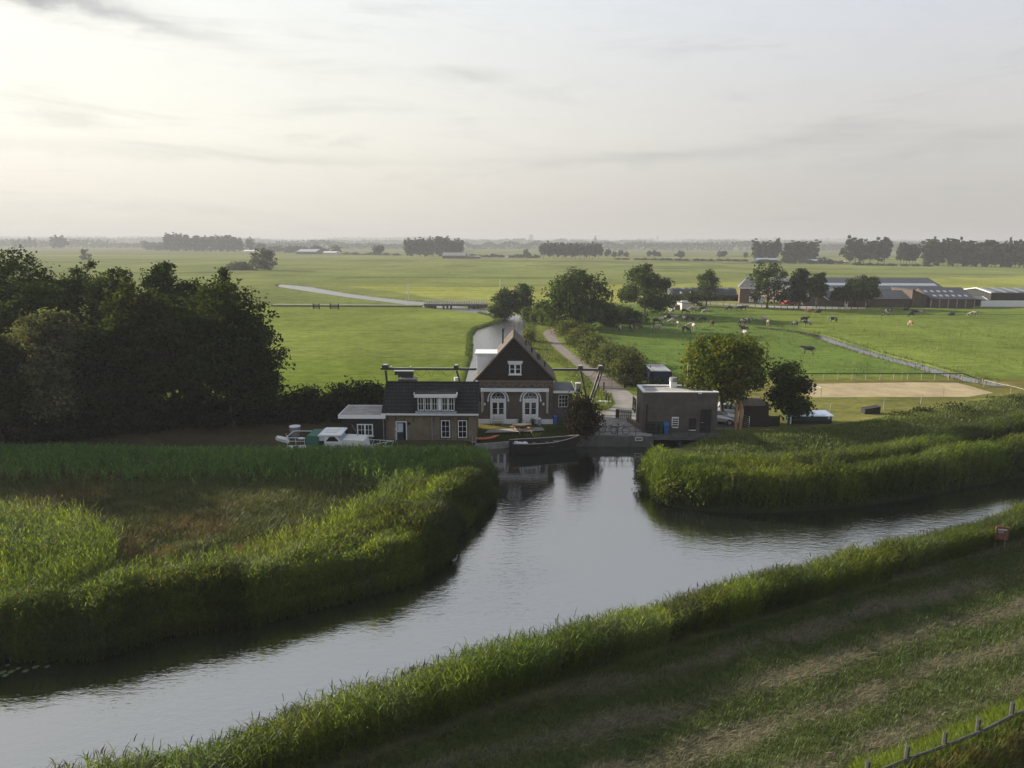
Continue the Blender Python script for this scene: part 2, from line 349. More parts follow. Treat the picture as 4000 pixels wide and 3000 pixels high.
    def build(s, name, m, parent=None, smooth=False, bevel=0.0):
        me = bpy.data.meshes.new(name); off = W.get(parent.name, (0, 0, 0)) if parent else (0, 0, 0)
        me.from_pydata([(x - off[0], y - off[1], z - off[2]) for x, y, z in s.v], [], s.f)
        bm = bmesh.new(); bm.from_mesh(me); bmesh.ops.recalc_face_normals(bm, faces=bm.faces)
        if bevel: bmesh.ops.bevel(bm, geom=list(bm.edges), offset=bevel, segments=2, affect='EDGES', profile=.5)
        bm.to_mesh(me); bm.free()
        if smooth: me.polygons.foreach_set('use_smooth', [True] * len(me.polygons))
        return link(name, me, m, parent)
def pieces(name, m, parent, mbs): return [q.build(name, m, parent) for q in mbs]
def link(name, me, m, parent=None):
    if m is not None and not me.materials: me.materials.append(M[m] if isinstance(m, str) else m)
    o = bpy.data.objects.new(name, me); COL.objects.link(o)
    if parent: o.parent = parent; W[o.name] = W.get(parent.name, (0, 0, 0))
    return o
def tag(o, label, cat, group=None, kind=None):
    if label: o['label'] = label
    if cat: o['category'] = cat
    if group: o['group'] = group
    if kind: o['kind'] = kind
    return o
def thing(name, label, cat, loc=(0, 0, 0), group=None):
    o = bpy.data.objects.new(name, None); COL.objects.link(o); o.location = loc; o.empty_display_size = .3
    W[o.name] = tuple(map(float, loc)); return tag(o, label, cat, group)
def struct(o): o['kind'] = 'structure'; return o
def dup(root, loc, rz, label, group=None, color=None, scale=None):
    def cp(o, par):
        c = o.copy(); COL.objects.link(c)
        if par: c.parent = par
        if color and c.type == 'MESH': c.color = color
        for ch in kids.get(o, ()): cp(ch, c)
        return c
    kids = {}
    for o in [root] + list(root.children_recursive): kids[o] = list(o.children)
    r = cp(root, None); r.location = loc; r.rotation_euler = (0, 0, rz); r['label'] = label
    if group: r['group'] = group
    if scale: r.scale = (scale,) * 3 if isinstance(scale, (int, float)) else scale
    return r
def rawmesh(name, V, F4, colv=None):       # numpy: all-quad mesh with point colours
    me = bpy.data.meshes.new(name); nv, nf = len(V), len(F4)
    me.vertices.add(nv); me.vertices.foreach_set('co', np.ascontiguousarray(V, np.float32).ravel())
    me.loops.add(nf * 4); me.loops.foreach_set('vertex_index', np.ascontiguousarray(F4, np.int32).ravel())
    me.polygons.add(nf); me.polygons.foreach_set('loop_start', np.arange(0, nf * 4, 4, dtype=np.int32))
    me.update(calc_edges=True)
    if colv is not None:
        a = me.color_attributes.new('col', 'FLOAT_COLOR', 'POINT')
        a.data.foreach_set('color', np.c_[colv, np.ones(nv)].astype(np.float32).ravel())
    return me
_tab = np.random.default_rng(5).random((256, 256))
def vn(x, y, s, seed=0):                   # smooth value noise 0..1
    x = np.asarray(x) / s + seed * 17.3; y = np.asarray(y) / s + seed * 7.7
    i = np.floor(x).astype(int); j = np.floor(y).astype(int); u = x - i; v = y - j; u = u * u * (3 - 2 * u); v = v * v * (3 - 2 * v)
    q = lambda a, b: _tab[a % 256, b % 256]
    return (q(i, j) * (1 - u) + q(i + 1, j) * u) * (1 - v) + (q(i, j + 1) * (1 - u) + q(i + 1, j + 1) * u) * v
def fbm(x, y, s, seed=0): return .55 * vn(x, y, s, seed) + .3 * vn(x, y, s / 2.3, seed + 3) + .15 * vn(x, y, s / 5.1, seed + 7)
def inpoly(x, y, poly):
    x = np.asarray(x); r = np.zeros(x.shape, bool); n = len(poly)
    for i in range(n):
        (x0, y0), (x1, y1) = poly[i], poly[(i + 1) % n]
        if y0 == y1: continue
        c = ((y0 > y) != (y1 > y)) & (x < (x1 - x0) * (y - y0) / (y1 - y0) + x0); r ^= c
    return r
def linedist(x, y, pts, closed=False):
    d = np.full(np.shape(x), 1e9); n = len(pts)
    for i in range(n if closed else n - 1):
        (x0, y0), (x1, y1) = pts[i], pts[(i + 1) % n]; dx, dy = x1 - x0, y1 - y0; L = dx * dx + dy * dy + 1e-12
        u = np.clip(((x - x0) * dx + (y - y0) * dy) / L, 0, 1); d = np.minimum(d, np.hypot(x - x0 - u * dx, y - y0 - u * dy))
    return d
def sdpoly(x, y, poly):                    # > 0 inside
    return np.where(inpoly(x, y, poly), 1, -1) * linedist(x, y, poly, True)
def scatter(poly, n, rng):
    a = np.array(poly); lo, hi = a.min(0), a.max(0); out = np.zeros((0, 2))
    while len(out) < n:
        q = rng.random((n * 2, 2)) * (hi - lo) + lo; out = np.r_[out, q[inpoly(q[:, 0], q[:, 1], poly)]]
    return out[:n]

def blades(base, az, L, wd, el0, droop, col, segs=2):
    n = len(base); lat = np.c_[-np.sin(az), np.cos(az), np.zeros(n)]; p = base.copy(); V = []
    for k in range(segs + 1):
        tt = k / segs; hw = (wd * (1 - tt) ** .6 * (.55 + .45 * min(1, tt * 4 + .3)) + wd * .04)[:, None] * .5
        V += [p - lat * hw, p + lat * hw]
        e = el0 - droop * (tt + .5 / segs)
        p = p + np.c_[np.cos(e) * np.cos(az), np.cos(e) * np.sin(az), np.sin(e)] * (L / segs)[:, None]
    V = np.stack(V, 1); m = 2 * (segs + 1); b = (np.arange(n) * m)[:, None]
    F = np.concatenate([b + np.array([[2 * k, 2 * k + 1, 2 * k + 3, 2 * k + 2]]) for k in range(segs)], 1).reshape(-1, 4)
    return V.reshape(-1, 3), F, np.repeat(col, m, 0)
def joinm(parts):
    V = []; F = []; Cc = []; b = 0
    for v, f, c in parts: V.append(v); F.append(f + b); Cc.append(c); b += len(v)
    return np.concatenate(V), np.concatenate(F), np.concatenate(Cc)
def jit(rng, n, col, a=.22, hue=.12):
    c = np.array(col)[None] * (1 + a * (rng.random((n, 1)) * 2 - 1)); c[:, 0] *= 1 + hue * (rng.random(n) * 2 - 1); return c
def reedmesh(pts, z, H, rng, col, width=.03, nl=6, panicle=.25, leafL=.55, segs=2, cols=None):
    n = len(pts); az = rng.random(n) * 6.283; cc = jit(rng, n, col) if cols is None else cols * (1 + .22 * (rng.random((n, 1)) * 2 - 1))
    base = np.c_[pts, z]; lean = R(86) - rng.random(n) * R(14); wind = R(-20) + rng.normal(0, 1.0, n)
    parts = [blades(base, wind, H, np.full(n, width * .45), lean, R(8) + rng.random(n) * R(10), cc * .9, 2)]
    for k in range(nl):
        f = .10 + .86 * (k + rng.random(n)) / nl
        sx = np.cos(lean) * np.cos(wind); sy = np.cos(lean) * np.sin(wind)
        b = base + np.c_[sx * f * H, sy * f * H, f * H * .99]
        a = az + k * 2.4 + rng.normal(0, .5, n)
        parts.append(blades(b, a, H * 0 + leafL * (.7 + .6 * rng.random(n)), np.full(n, width) * (.8 + .5 * rng.random(n)), R(55) + rng.random(n) * R(30), R(50) + rng.random(n) * R(60), cc * (.92 + .16 * rng.random((n, 1))), segs))
    if panicle:
        q = rng.random(n) < panicle; k = q.sum()
        b = base[q] + np.c_[(np.cos(lean) * np.cos(wind) * H)[q], (np.cos(lean) * np.sin(wind) * H)[q], (H * .97)[q]]
        parts.append(blades(b, wind[q], np.full(k, .32), np.full(k, width * 1.7), np.full(k, R(70)), np.full(k, R(70)), jit(rng, k, (.062, .054, .040)), 2))
    return joinm(parts)
def leafquads(c, nrm, size, col, rng):
    n = len(c); nrm = nrm / np.linalg.norm(nrm, axis=1, keepdims=True)
    a = rng.normal(size=(n, 3)); t1 = np.cross(nrm, a); t1 /= np.linalg.norm(t1, axis=1, keepdims=True); t2 = np.cross(nrm, t1)
    s1 = (size * .62)[:, None]; s2 = (size * .40)[:, None]
    V = np.stack([c - t1 * s1, c + t2 * s2 + nrm * s2 * .2, c + t1 * s1, c - t2 * s2 + nrm * s2 * .2], 1).reshape(-1, 3)
    return V, np.arange(4 * n).reshape(-1, 4), np.repeat(col, 4, 0)

def crownmesh(name, blobs, nleaf, leaf, col, rng, clump=.45, tips=0.0, yellow=None):
    blobs = np.array(blobs, float); wgt = (blobs[:, 3] * blobs[:, 4] + blobs[:, 3] * blobs[:, 5] + blobs[:, 4] * blobs[:, 5]); wgt /= wgt.sum()
    nc = max(8, nleaf // 26); bi = rng.choice(len(blobs), nc, p=wgt); B = blobs[bi]
    u = rng.normal(size=(nc, 3)); u /= np.linalg.norm(u, axis=1, keepdims=True)
    rad = .72 + .36 * rng.random(nc) ** .8; cc = B[:, :3] + u * B[:, 3:] * rad[:, None]
    tint = jit(rng, nc, col, .45, .15)
    if yellow is not None:
        q = rng.random(nc) < .35; tint[q] = jit(rng, int(q.sum()), yellow, .25, .15)
    li = rng.integers(0, nc, nleaf); spread = clump * (.6 + .8 * rng.random(nc)) * np.cbrt(B[:, 3] * B[:, 4] * B[:, 5]) ** .5
    off = np.clip(rng.normal(size=(nleaf, 3)), -1.5, 1.5) * spread[li][:, None] * np.array([1, 1, .7])
    c = cc[li] + off; nr = u[li] * .6 + rng.normal(size=(nc, 3))[li] * .55 + rng.normal(size=(nleaf, 3)) * .6 + np.array([0, 0, .35])
    return rawmesh(name, *leafquads(c, nr, leaf * (.6 + .8 * rng.random(nleaf)), tint[li] * (.8 + .4 * rng.random((nleaf, 1))), rng))
def makeblobs(kind, w, h, th, rng):
    r = w / 2; ch = h - th; out = []
    if kind == 'poplar':
        k = 9
        for i in range(k):
            f = (i + .5) / k; rr = r * (1 - .75 * abs(f - .4) ** 1.3) * .8
            out.append((rng.normal(0, r * .18), rng.normal(0, r * .18), th + ch * f, rr, rr, ch / k * 1.3))
    elif kind == 'cone':
        for i in range(11):
            f = (i + .3) / 12.5; rr = r * (1 - f) ** .8 * .75 + .25
            a = rng.random() * 6.28; out.append((math.cos(a) * rr * .4, math.sin(a) * rr * .4, th + ch * f, rr, rr, ch / 11 * 1.1))
    elif kind == 'bush':
        for i in range(9):
            a = rng.random() * 6.28; q = rng.random() ** .5 * .6; rr = r * (.35 + .25 * rng.random())
            hh = h * (.5 + .45 * rng.random()) * (1 - .3 * q)
            out.append((math.cos(a) * r * q, math.sin(a) * r * q, hh * .5, rr, rr, hh * .52))
    elif kind == 'open':
        for i in range(16):
            a = i * 2.4 + rng.random() * .8; f = ((i * 5) % 16 + .5) / 16; rr = r * (.20 + .15 * rng.random())
            q = (r - rr) * (.35 + .65 * math.sin(math.pi * (.2 + .65 * f))) * (.6 + .4 * rng.random())
            out.append((math.cos(a) * q, math.sin(a) * q, th + ch * (.06 + .84 * f), rr, rr, rr * (.6 + .35 * rng.random())))
    else:
        out.append((0, 0, th + ch * .5, r * .62, r * .62, ch * .42))
        k = 13 if kind == 'round' else 17
        for i in range(k):
            a = i * 2.4 + rng.random(); f = (i + .5) / k; zc = th + ch * (.12 + .76 * f)
            prof = math.sin(math.pi * (.18 + .72 * f)) ** .7 if kind == 'round' else (.45 + .55 * math.sin(math.pi * (.25 + .6 * f)))
            rr = r * (.30 + .2 * rng.random()); q = max(0, r * prof - rr * .75)
            out.append((math.cos(a) * q, math.sin(a) * q, zc, rr, rr, rr * (.75 + .4 * rng.random())))
        out.append((rng.normal(0, r * .15), rng.normal(0, r * .15), h - r * .28, r * .3, r * .3, r * .3))
    return out
def trunkmb(blobs, th, h, r, rng, kind):
    mb = MB(); top = th + (h - th) * .6; j = lambda a: rng.normal(0, a)
    mb.limb([(0, 0, -.3), (j(.05), j(.05), th * .5), (j(.12), j(.12), th), (j(.25), j(.25), top)], [r * 1.25, r, r * .8, r * .25])
    if kind not in ('poplar', 'cone'):
        for b in blobs[1::2][:8]:
            s = th * .75 + rng.random() * (h - th) * .25
            mb.limb([(0, 0, s), (b[0] * .45, b[1] * .45, s + (b[2] - s) * .55), (b[0] * .9, b[1] * .9, b[2])], [r * .45, r * .28, r * .08], 5)
    return mb
LEAFG = (.045, .075, .018)
def tree(name, label, loc, w, h, kind='round', nleaf=5000, leaf=.3, col=LEAFG, th=None, seed=1, group=None, cat='tree', bark='bark', yellow=None, clump=.45, tr=None):
    rng = np.random.default_rng(seed); th = h * .22 if th is None else th
    t = thing(name, label, cat, loc, group); bl = makeblobs(kind, w, h, th, rng)
    me = crownmesh('crown', bl, nleaf, leaf, col, rng, clump, yellow=yellow); c = link('crown', me, 'leaf', t)
    r = tr or max(.10, h * .018)
    mb = trunkmb(bl, th, h, r, rng, kind); me2 = bpy.data.meshes.new('trunk'); me2.from_pydata(mb.v, [], mb.f); me2.polygons.foreach_set('use_smooth', [True] * len(mb.f))
    link('trunk' if cat == 'tree' else 'stem', me2, bark, t); return t
def treepx(name, label, x0, x1, ytop, Y, zb=0.0, **kw):
    xm = (x0 + x1) / 2; px = X(xm, Y, (ytop + 1500) / 2); w = (x1 - x0) * (Y * 1.02) / FPX; h = (Z(ytop, Y, xm) - zb) * .965
    return tree(name, label, (px, Y, zb), w, h, **kw)

def window(par, x0, x1, z0, z1, y, cols=2, rows=2, fw=.06, bar=.032, name='window', fm='white', gm='glass', cas=1, sill=False, face='-y', proud=.05):
    # frame with glazing bars and one glass sheet, on an upright wall plane
    def put(mb, a0, a1, d0, d1, b0, b1):
        if face == '-y': mb.box(a0, a1, y - d1, y - d0, b0, b1)
        else: mb.box(y - d1, y - d0, a0, a1, b0, b1)
    f = MB()
    put(f, x0, x1, -.03, proud, z0, z0 + fw); put(f, x0, x1, -.03, proud, z1 - fw, z1)
    put(f, x0, x0 + fw, -.03, proud, z0 + fw, z1 - fw); put(f, x1 - fw, x1, -.03, proud, z0 + fw, z1 - fw)
    iw = (x1 - x0 - 2 * fw) / cas
    for c in range(cas):
        a = x0 + fw + c * iw
        if c: put(f, a - fw * .7, a + fw * .7, -.03, proud - .004, z0 + fw, z1 - fw)
        for k in range(1, cols): put(f, a + iw * k / cols - bar / 2, a + iw * k / cols + bar / 2, -.03, proud - .012, z0 + fw, z1 - fw)
    for k in range(1, rows): zz = z0 + fw + (z1 - z0 - 2 * fw) * k / rows; put(f, x0 + fw, x1 - fw, -.03, proud - .016, zz - bar / 2, zz + bar / 2)
    if sill: put(f, x0 - .06, x1 + .06, -.03, proud + .06, z0 - .07, z0 - .002)
    fr = f.build(name, fm, par); g = MB(); put(g, x0 + fw * .5, x1 - fw * .5, .0, .02, z0 + fw * .5, z1 - fw * .5); g.build('pane', gm, fr); return fr

def mounds(line, off0, off1, n, r0, r1, a0, a1, seed):      # random swells along a bank line
    r = np.random.default_rng(seed); p = np.array(line); sg = np.diff(p, axis=0); L = np.hypot(sg[:, 0], sg[:, 1]); k = r.choice(len(L), n, p=L / L.sum()); u = r.random(n)
    c = p[k] + sg[k] * u[:, None] + np.c_[-sg[k, 1], sg[k, 0]] / L[k][:, None] * (off0 + (off1 - off0) * r.random(n))[:, None]
    return c, r0 + (r1 - r0) * r.random(n), a0 + (a1 - a0) * r.random(n), r.random(n)
def mound_h(p, md):
    h = np.zeros(len(p)); idx = np.zeros(len(p))
    for c, r, a, q in zip(*md):
        g = a * np.exp(-(((p - c) ** 2).sum(1) / r ** 2) ** 1.5); m = g > h; h = np.where(m, g, h); idx = np.where(m, q, idx)
    return h, idx

# ------------------------------------------------------------------ terrain, water, roads
WATER = -1.0
LEFTBANK = [G(a, b, WATER) for a, b in ((0, 2575), (362, 2570), (633, 2480), (995, 2430), (1356, 2340), (1610, 2272), (1740, 2190), (1765, 2105), (1854, 2015), (1915, 1955), (1920, 1850))]
NEARBACK = [G(a, b, 0) for a, b in ((1338, 3000), (1990, 2767), (2676, 2514), (3000, 2423), (3617, 2242), (4000, 2116))]
NEARBACK = [(-22.0, 12.8), (-12.0, 18.3)] + NEARBACK + [(60.0, 52.5)]
def offs(pts, d):
    p = np.array(pts); tg = np.gradient(p, axis=0); tg /= np.linalg.norm(tg, axis=1, keepdims=True)
    return [tuple(q) for q in p + np.c_[-tg[:, 1], tg[:, 0]] * d]
NEARTOP = offs(NEARBACK, 2.4)
RIGHTBED = [G(a, b, WATER) for a, b in ((2700, 1752), (2610, 1775), (2535, 1810), (2503, 1855), (2512, 1915), (2570, 1962), (2680, 1990), (2860, 2003), (3060, 2000), (3300, 1985), (3600, 1940), (4000, 1860))]
nb_l = (NEARTOP[0][0] - 60, NEARTOP[0][1] - 22); nb_r = (NEARTOP[-1][0] + 40, NEARTOP[-1][1] + 20)
CREEK = [(-2.0, 62.0), (-9.0, 62.3), (-19.5, 61.8), (-24.0, 61.0), (-24.2, 58.6), (-19, 58.9), (-9, 59.2), (-1.6, 59.0)]
FRONTW = [(LEFTBANK[0][0] - 45, LEFTBANK[0][1] - 17)] + LEFTBANK + [(-1.5, 59.0), (-2.6, 62.2), (-3.3, 64.0), (-1.6, 64.15), (0.6, 64.9), (3.5, 65.45), (5.6, 65.5), (5.62, 65.3), (13.3, 65.3), (13.3, 71), (18.6, 71), (18.62, 65.2)] + RIGHTBED + \
         [(RIGHTBED[-1][0] + 60, RIGHTBED[-1][1] + 31), nb_r] + NEARTOP[::-1] + [nb_l]
WB = -.28
BACKL = [G(a, b, WB) for a, b in ((1846, 1400), (1850, 1345), (1846, 1314), (1866, 1288), (1930, 1268), (1968, 1252), (1940, 1240), (1880, 1227), (1790, 1216), (1705, 1209), (1640, 1199), (1565, 1188), (1362, 1163), (1194, 1138), (1090, 1121))]
BACKR = [G(a, b, WB) for a, b in ((2010, 1400), (2034, 1345), (2049, 1305), (2051, 1273), (2055, 1250), (2030, 1232), (1960, 1217), (1900, 1208), (1850, 1204), (1740, 1190), (1651, 1180), (1588, 1174), (1452, 1159), (1335, 1143), (1203, 1120), (1090, 1110))]
BACKW = [(BACKL[0][0] + .4, 76)] + BACKL + BACKR[::-1] + [(BACKR[0][0] - .2, 76)]
DITCHC = [G(a, b, -.13) for a, b in ((2985, 1283), (3060, 1290), (3130, 1299), (3200, 1315), (3300, 1349), (3400, 1382), (3500, 1408), (3600, 1434), (3700, 1463), (3800, 1487))] + [(63.4, 92.2)]
LEFTD = [G(a, b, -.5) for a, b in ((1000, 1094), (1060, 1101), (1090, 1108))]

def grow(a, b, step0, fn):
    out = [a]
    while out[-1] < b: out.append(out[-1] + max(step0, fn(out[-1])))
    return out
gy = np.array(grow(8, 9000, .45, lambda y: (min(1.1, .000075 * y * y) if y < 330 else .000075 * y * y) if y > 60 else .4))
xr = np.array(grow(0, 9000, .5, lambda x: 0.0 if x < 75 else (x - 75) * .06 + .5))
gx = np.unique(np.r_[-xr[::-1], xr])
GXX, GYY = np.meshgrid(gx, gy)
fx, fy = GXX.ravel(), GYY.ravel()
def terrain(x, y):
    z = np.zeros(np.shape(x))
    near = (y < 100)
    # near dike: mown berm, low crest along the fence, falling away behind it
    sdw = sdpoly(x, y, FRONTW)
    crest = FENCE_D(x, y)
    z = np.where(near & (crest > -18) & (y < 60), .25 * np.exp(-((crest - 0.2) / 2.2) ** 2), z)
    z = np.where((crest > .6) & (y < 45), z - np.clip((crest - .6) * .42, 0, 2.4), z)
    un = (fbm(x, y, 3.0, 2) - .5)
    z = z + (un + .5 * (vn(x, y, .9, 8) - .5)) * np.where((y < 62) & (sdw < -1), .22, 0)
    # gentle slope of the yard lawn down to the quay
    lawn = (x > -3.6) & (x < 9) & (y > 63) & (y < 70)
    z = np.where(lawn, np.minimum(z, -.45 * np.clip((69.2 - y) / 4.5, 0, 1)), z)
    # dike ridge behind the right reed bed
    rb = np.exp(-((linedist(x, y, DIKER) / 2.6) ** 2)); z = z + np.where(y < 95, rb * .9, 0)
    z = np.where(sdw > -1.0, np.minimum(z, np.interp(sdw, [-1.0, -.15, .1, 1.2], [.05, -.55, -1.15, -2.2])), z)
    q = sdpoly(x, y, CREEK); z = np.where(q > -1.1, np.minimum(z, np.interp(q, [-1.1, -.2, .15, 1.0], [.02, -.7, -1.2, -2.0])), z)
    q = sdpoly(x, y, BACKW); z = np.where(q > -.9, np.minimum(z, np.interp(q, [-.9, -.1, .15, 1.0], [.0, -.2, -.4, -1.4])), z)
    dl = linedist(x, y, DITCHC); z = np.where(dl < 1.6, np.minimum(z, np.interp(dl, [0, 1.35, 1.5, 1.8], [-.6, -.35, -.10, 0.0])), z)
    return z
FEN = [G(a, b, .3) for a, b in ((3380, 3068), (3531, 3008), (3683, 2948), (3817, 2893), (3944, 2838), (4080, 2782))]
FEN = [(FEN[0][0] - 12, FEN[0][1] - 5.2)] + FEN + [(FEN[-1][0] + 40, FEN[-1][1] + 17)]
def FENCE_D(x, y):                         # signed distance beyond the fence line, + on the camera side
    a = np.array(FEN[0]); b = np.array(FEN[-1]); dv = (b - a) / np.linalg.norm(b - a)
    return (x - a[0]) * dv[1] - (y - a[1]) * dv[0]
DIKER = [G(a, b, .5) for a, b in ((2900, 1730), (3080, 1712), (3300, 1690), (3600, 1640), (4000, 1560))]; DIKER.append((DIKER[-1][0] + 40, DIKER[-1][1] + 18))
fz = terrain(fx, fy)

# albedo zones
def zone(x, y):
    n = len(x); c = np.tile(np.array([.105, .135, .028]), (n, 1))
    def lay(mask, col, f=1.0):
        f = np.asarray(f) * mask; f = f[:, None] if np.ndim(f) else f; c[:] = c * (1 - f) + np.array(col) * f
    b = fbm(x, y, 60, 4)
    far = y > 110
    lay(far & (x < 60), (.125, .150, .038)); lay(far & (x > 25), (.09, .125, .032))
    # strips of the far polder
    px = np.array([[0, 0, 0]])
    lay(y > 255, (.105, .125, .038)); 
    for (y0, y1, x0, x1, col) in ((205, 520, -400, 1500, (.125, .142, .048)), (520, 560, -900, 1500, (.120, .140, .045)), (560, 640, -900, 1500, (.14, .155, .05)),
                                  (640, 700, -900, 1500, (.105, .120, .042)), (700, 830, -1500, 1500, (.125, .14, .05)), (830, 900, -1500, 1500, (.17, .17, .065)), (900, 1200, -2000, 2000, (.115, .125, .05)), (1200, 9000, -9000, 9000, (.11, .12, .05))):
        sk = y + .02 * x + 8 * (vn(x, y, 160, 6) - .5) * (y0 > 500)
        lay((sk > y0) & (sk < y1) & (x > x0) & (x < x1), col)
    ye = 293 + .40 * np.maximum(x, 0); xb = np.interp(y, [200, 219, 261, 318], [0, -22, -46, -92]) + 3
    lay((y > 214 + .06 * np.maximum(x, 0)) & (y < ye) & (x > xb), (.195, .205, .055)); lay((np.abs(y - 238 - .2 * np.maximum(x, 0)) < .8) & (x > xb) | (np.abs(y - 268 - .3 * np.maximum(x, 0)) < .8) & (x > xb) | (np.abs(y - ye) < 1.4) & (x > xb), (.09, .11, .03), .8)
    lay((y > 205) & (linedist(x, y, BACKW, True) < 1.5), (.085, .085, .03), .6)
    # ditch lines between the strips
    for yl in (365, 405, 440, 520, 560, 600, 640, 700, 830, 900, 1000): lay(np.abs(y + .02 * x - yl) < .0022 * yl + .35, (.055, .07, .022), .75)
    # meadow right of the lane, slightly bluer and patchy
    rm = (x > 14) & (y > 97) & (y < 205); lay(rm, (.084, .122, .030)); lay(rm & (x > 62), (.120, .155, .036))
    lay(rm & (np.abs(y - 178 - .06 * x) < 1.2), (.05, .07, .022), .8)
    # pale dry grass round the sand paddock
    lay((x > 22) & (x < 75) & (y > 66) & (y < 95), (.125, .115, .04)); lay((x > 22) & (y > 66) & (y < 84) & (x < 60), (.11, .112, .036), .7)
    # left sedge meadow
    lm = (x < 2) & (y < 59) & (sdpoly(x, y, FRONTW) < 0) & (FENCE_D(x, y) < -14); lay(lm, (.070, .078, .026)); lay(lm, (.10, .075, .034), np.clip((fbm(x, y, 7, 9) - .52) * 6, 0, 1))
    lay((x < 0) & (y > 58) & (y < 82) & (x > -80) & (y < 80), (.05, .05, .025)); lay((x < -18) & (y > 62) & (y < 75), (.055, .048, .028))  # grove floor darkened: the shade under the trees is put into the colour
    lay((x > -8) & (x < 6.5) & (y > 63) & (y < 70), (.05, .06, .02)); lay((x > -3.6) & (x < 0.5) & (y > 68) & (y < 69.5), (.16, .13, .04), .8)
    # right reed bed and dike
    lay((x > 9) & (y > 46) & (y < 66) & (FENCE_D(x, y) < -14), (.055, .065, .022))
    # mown berm: hay swathes along the bank
    mb = (FENCE_D(x, y) > -18) & (y < 60) & (sdpoly(x, y, FRONTW) < -.3); dd = FENCE_D(x, y) + 1.2 * (fbm(x, y, 6, 3) - .5)
    lay(mb, (.075, .080, .030)); sw = .5 + .5 * np.sin(dd * 6.283 / 2.3); lay(mb, (.092, .090, .050), np.clip(sw * 1.25 - .5 + (fbm(x, y, 2.5, 5) - .5) * 1.8, 0, .85)); lay(mb, (.055, .080, .022), np.clip((.35 - sw) * 1.6, 0, .7))
    lay(mb & (FENCE_D(x, y) > .9), (.08, .07, .03))
    pol = ((y > 96) | (x > 22) & (y > 66))[:, None]
    v = 1 + .5 * (fbm(x, y, 26, 12) - .5) + .35 * (fbm(x, y, 7, 13) - .5) - .22 * (np.abs((y + .03 * x) % 17 - 8.5) < .3) * (y > 96)
    c = np.where(pol, c * v[:, None] * np.array([[1, 1, 1]]), c)
    # under water: dark mud
    return c
fcol = zone(fx, fy); fcol[fz < -.85] = (.03, .028, .02); fcol[(fy < 66) & (sdpoly(fx, fy, FRONTW) > -1.3)] = (.022, .026, .012); fcol[(fz < -.3) & (fy > 75)] = (.03, .028, .02)  # shade below the reeds put into the colour of the waterline strip
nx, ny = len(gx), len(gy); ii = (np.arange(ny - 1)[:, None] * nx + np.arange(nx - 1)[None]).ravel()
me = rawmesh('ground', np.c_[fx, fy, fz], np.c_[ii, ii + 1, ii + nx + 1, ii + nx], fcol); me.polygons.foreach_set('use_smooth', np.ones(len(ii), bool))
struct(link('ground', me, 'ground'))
def sheet(name, pts, z, m, kind='structure', th=None):
    mb = MB().add([(p[0], p[1], z) for p in pts], [tuple(range(len(pts)))]); o = mb.build(name, m)
    if o.data.polygons[0].normal.z < 0: o.data.flip_normals()
    o['kind'] = kind; return o
wm = MB(); wm.add([(-300, 4, WATER), (300, 4, WATER), (300, 75, WATER), (-300, 75, WATER)], [(0, 1, 2, 3)]); struct(wm.build('water', 'water')); wm = MB(); wm.add([(-125, 75.2, WB), (25, 75.2, WB), (25, 345, WB), (-125, 345, WB)], [(0, 1, 2, 3)]); struct(wm.build('canal_water', 'water')); wm = MB(); wm.add([(30, 84, -.13), (100, 84, -.13), (100, 170, -.13), (30, 170, -.13)], [(0, 1, 2, 3)]); struct(wm.build('ditch_water', 'water'))
# lane, yard, farm road, sand paddock: thin sheets just above the turf
lane = [(2340, 1518), (2301, 1480), (2261, 1440), (2215, 1400), (2172, 1365), (2140, 1330), (2121, 1305), (2128, 1293), (2150, 1286), (2185, 1284), (2260, 1278)]
laner = [(2260, 1284), (2195, 1292), (2172, 1302), (2176, 1325), (2200, 1352), (2240, 1385), (2290, 1420), (2342, 1450), (2395, 1485), (2441, 1518)]
sheet('lane', [G(*p) for p in lane + laner], .03, 'path')
sheet('yard', [G(*p) for p in ((2335, 1519), (2442, 1519), (2475, 1545), (2530, 1560), (2530, 1640))] + [(13.0, 66), (13.0, 65.4), (5.8, 65.4), (5.8, 69.5), (7.6, 72)] + [G(*p) for p in ((2310, 1610), (2380, 1600), (2405, 1575), (2390, 1545))], .024, 'paving')
sheet('parking_yard', [G(*p) for p in ((2790, 1680), (2880, 1678), (2960, 1640), (2960, 1600), (2760, 1600))], .028, 'paving')
sheet('farm_road', [G(*p) for p in ((2640, 1178), (2700, 1184), (2900, 1195), (3080, 1206), (3380, 1206), (3380, 1199), (3080, 1196), (2900, 1188), (2700, 1180))], .03, 'gravel')
sheet('farm_road', [G(*p) for p in ((2440, 1178), (2640, 1184), (2640, 1178), (2440, 1172))], .035, 'paving')
sheet('sand_paddock', [G(*p) for p in ((3150, 1500), (3560, 1494), (3740, 1496), (3800, 1512), (3870, 1532), (3915, 1550), (3700, 1551), (3400, 1552), (3180, 1553), (3120, 1530))], .02, 'sand')
sheet('gravel_terrace', [(-2.6, 66.2), (0.2, 66.5), (3.2, 67.2), (3.0, 68.4), (0.5, 68.0), (-2.3, 67.3)], -.02, 'gravel').location.z = .0

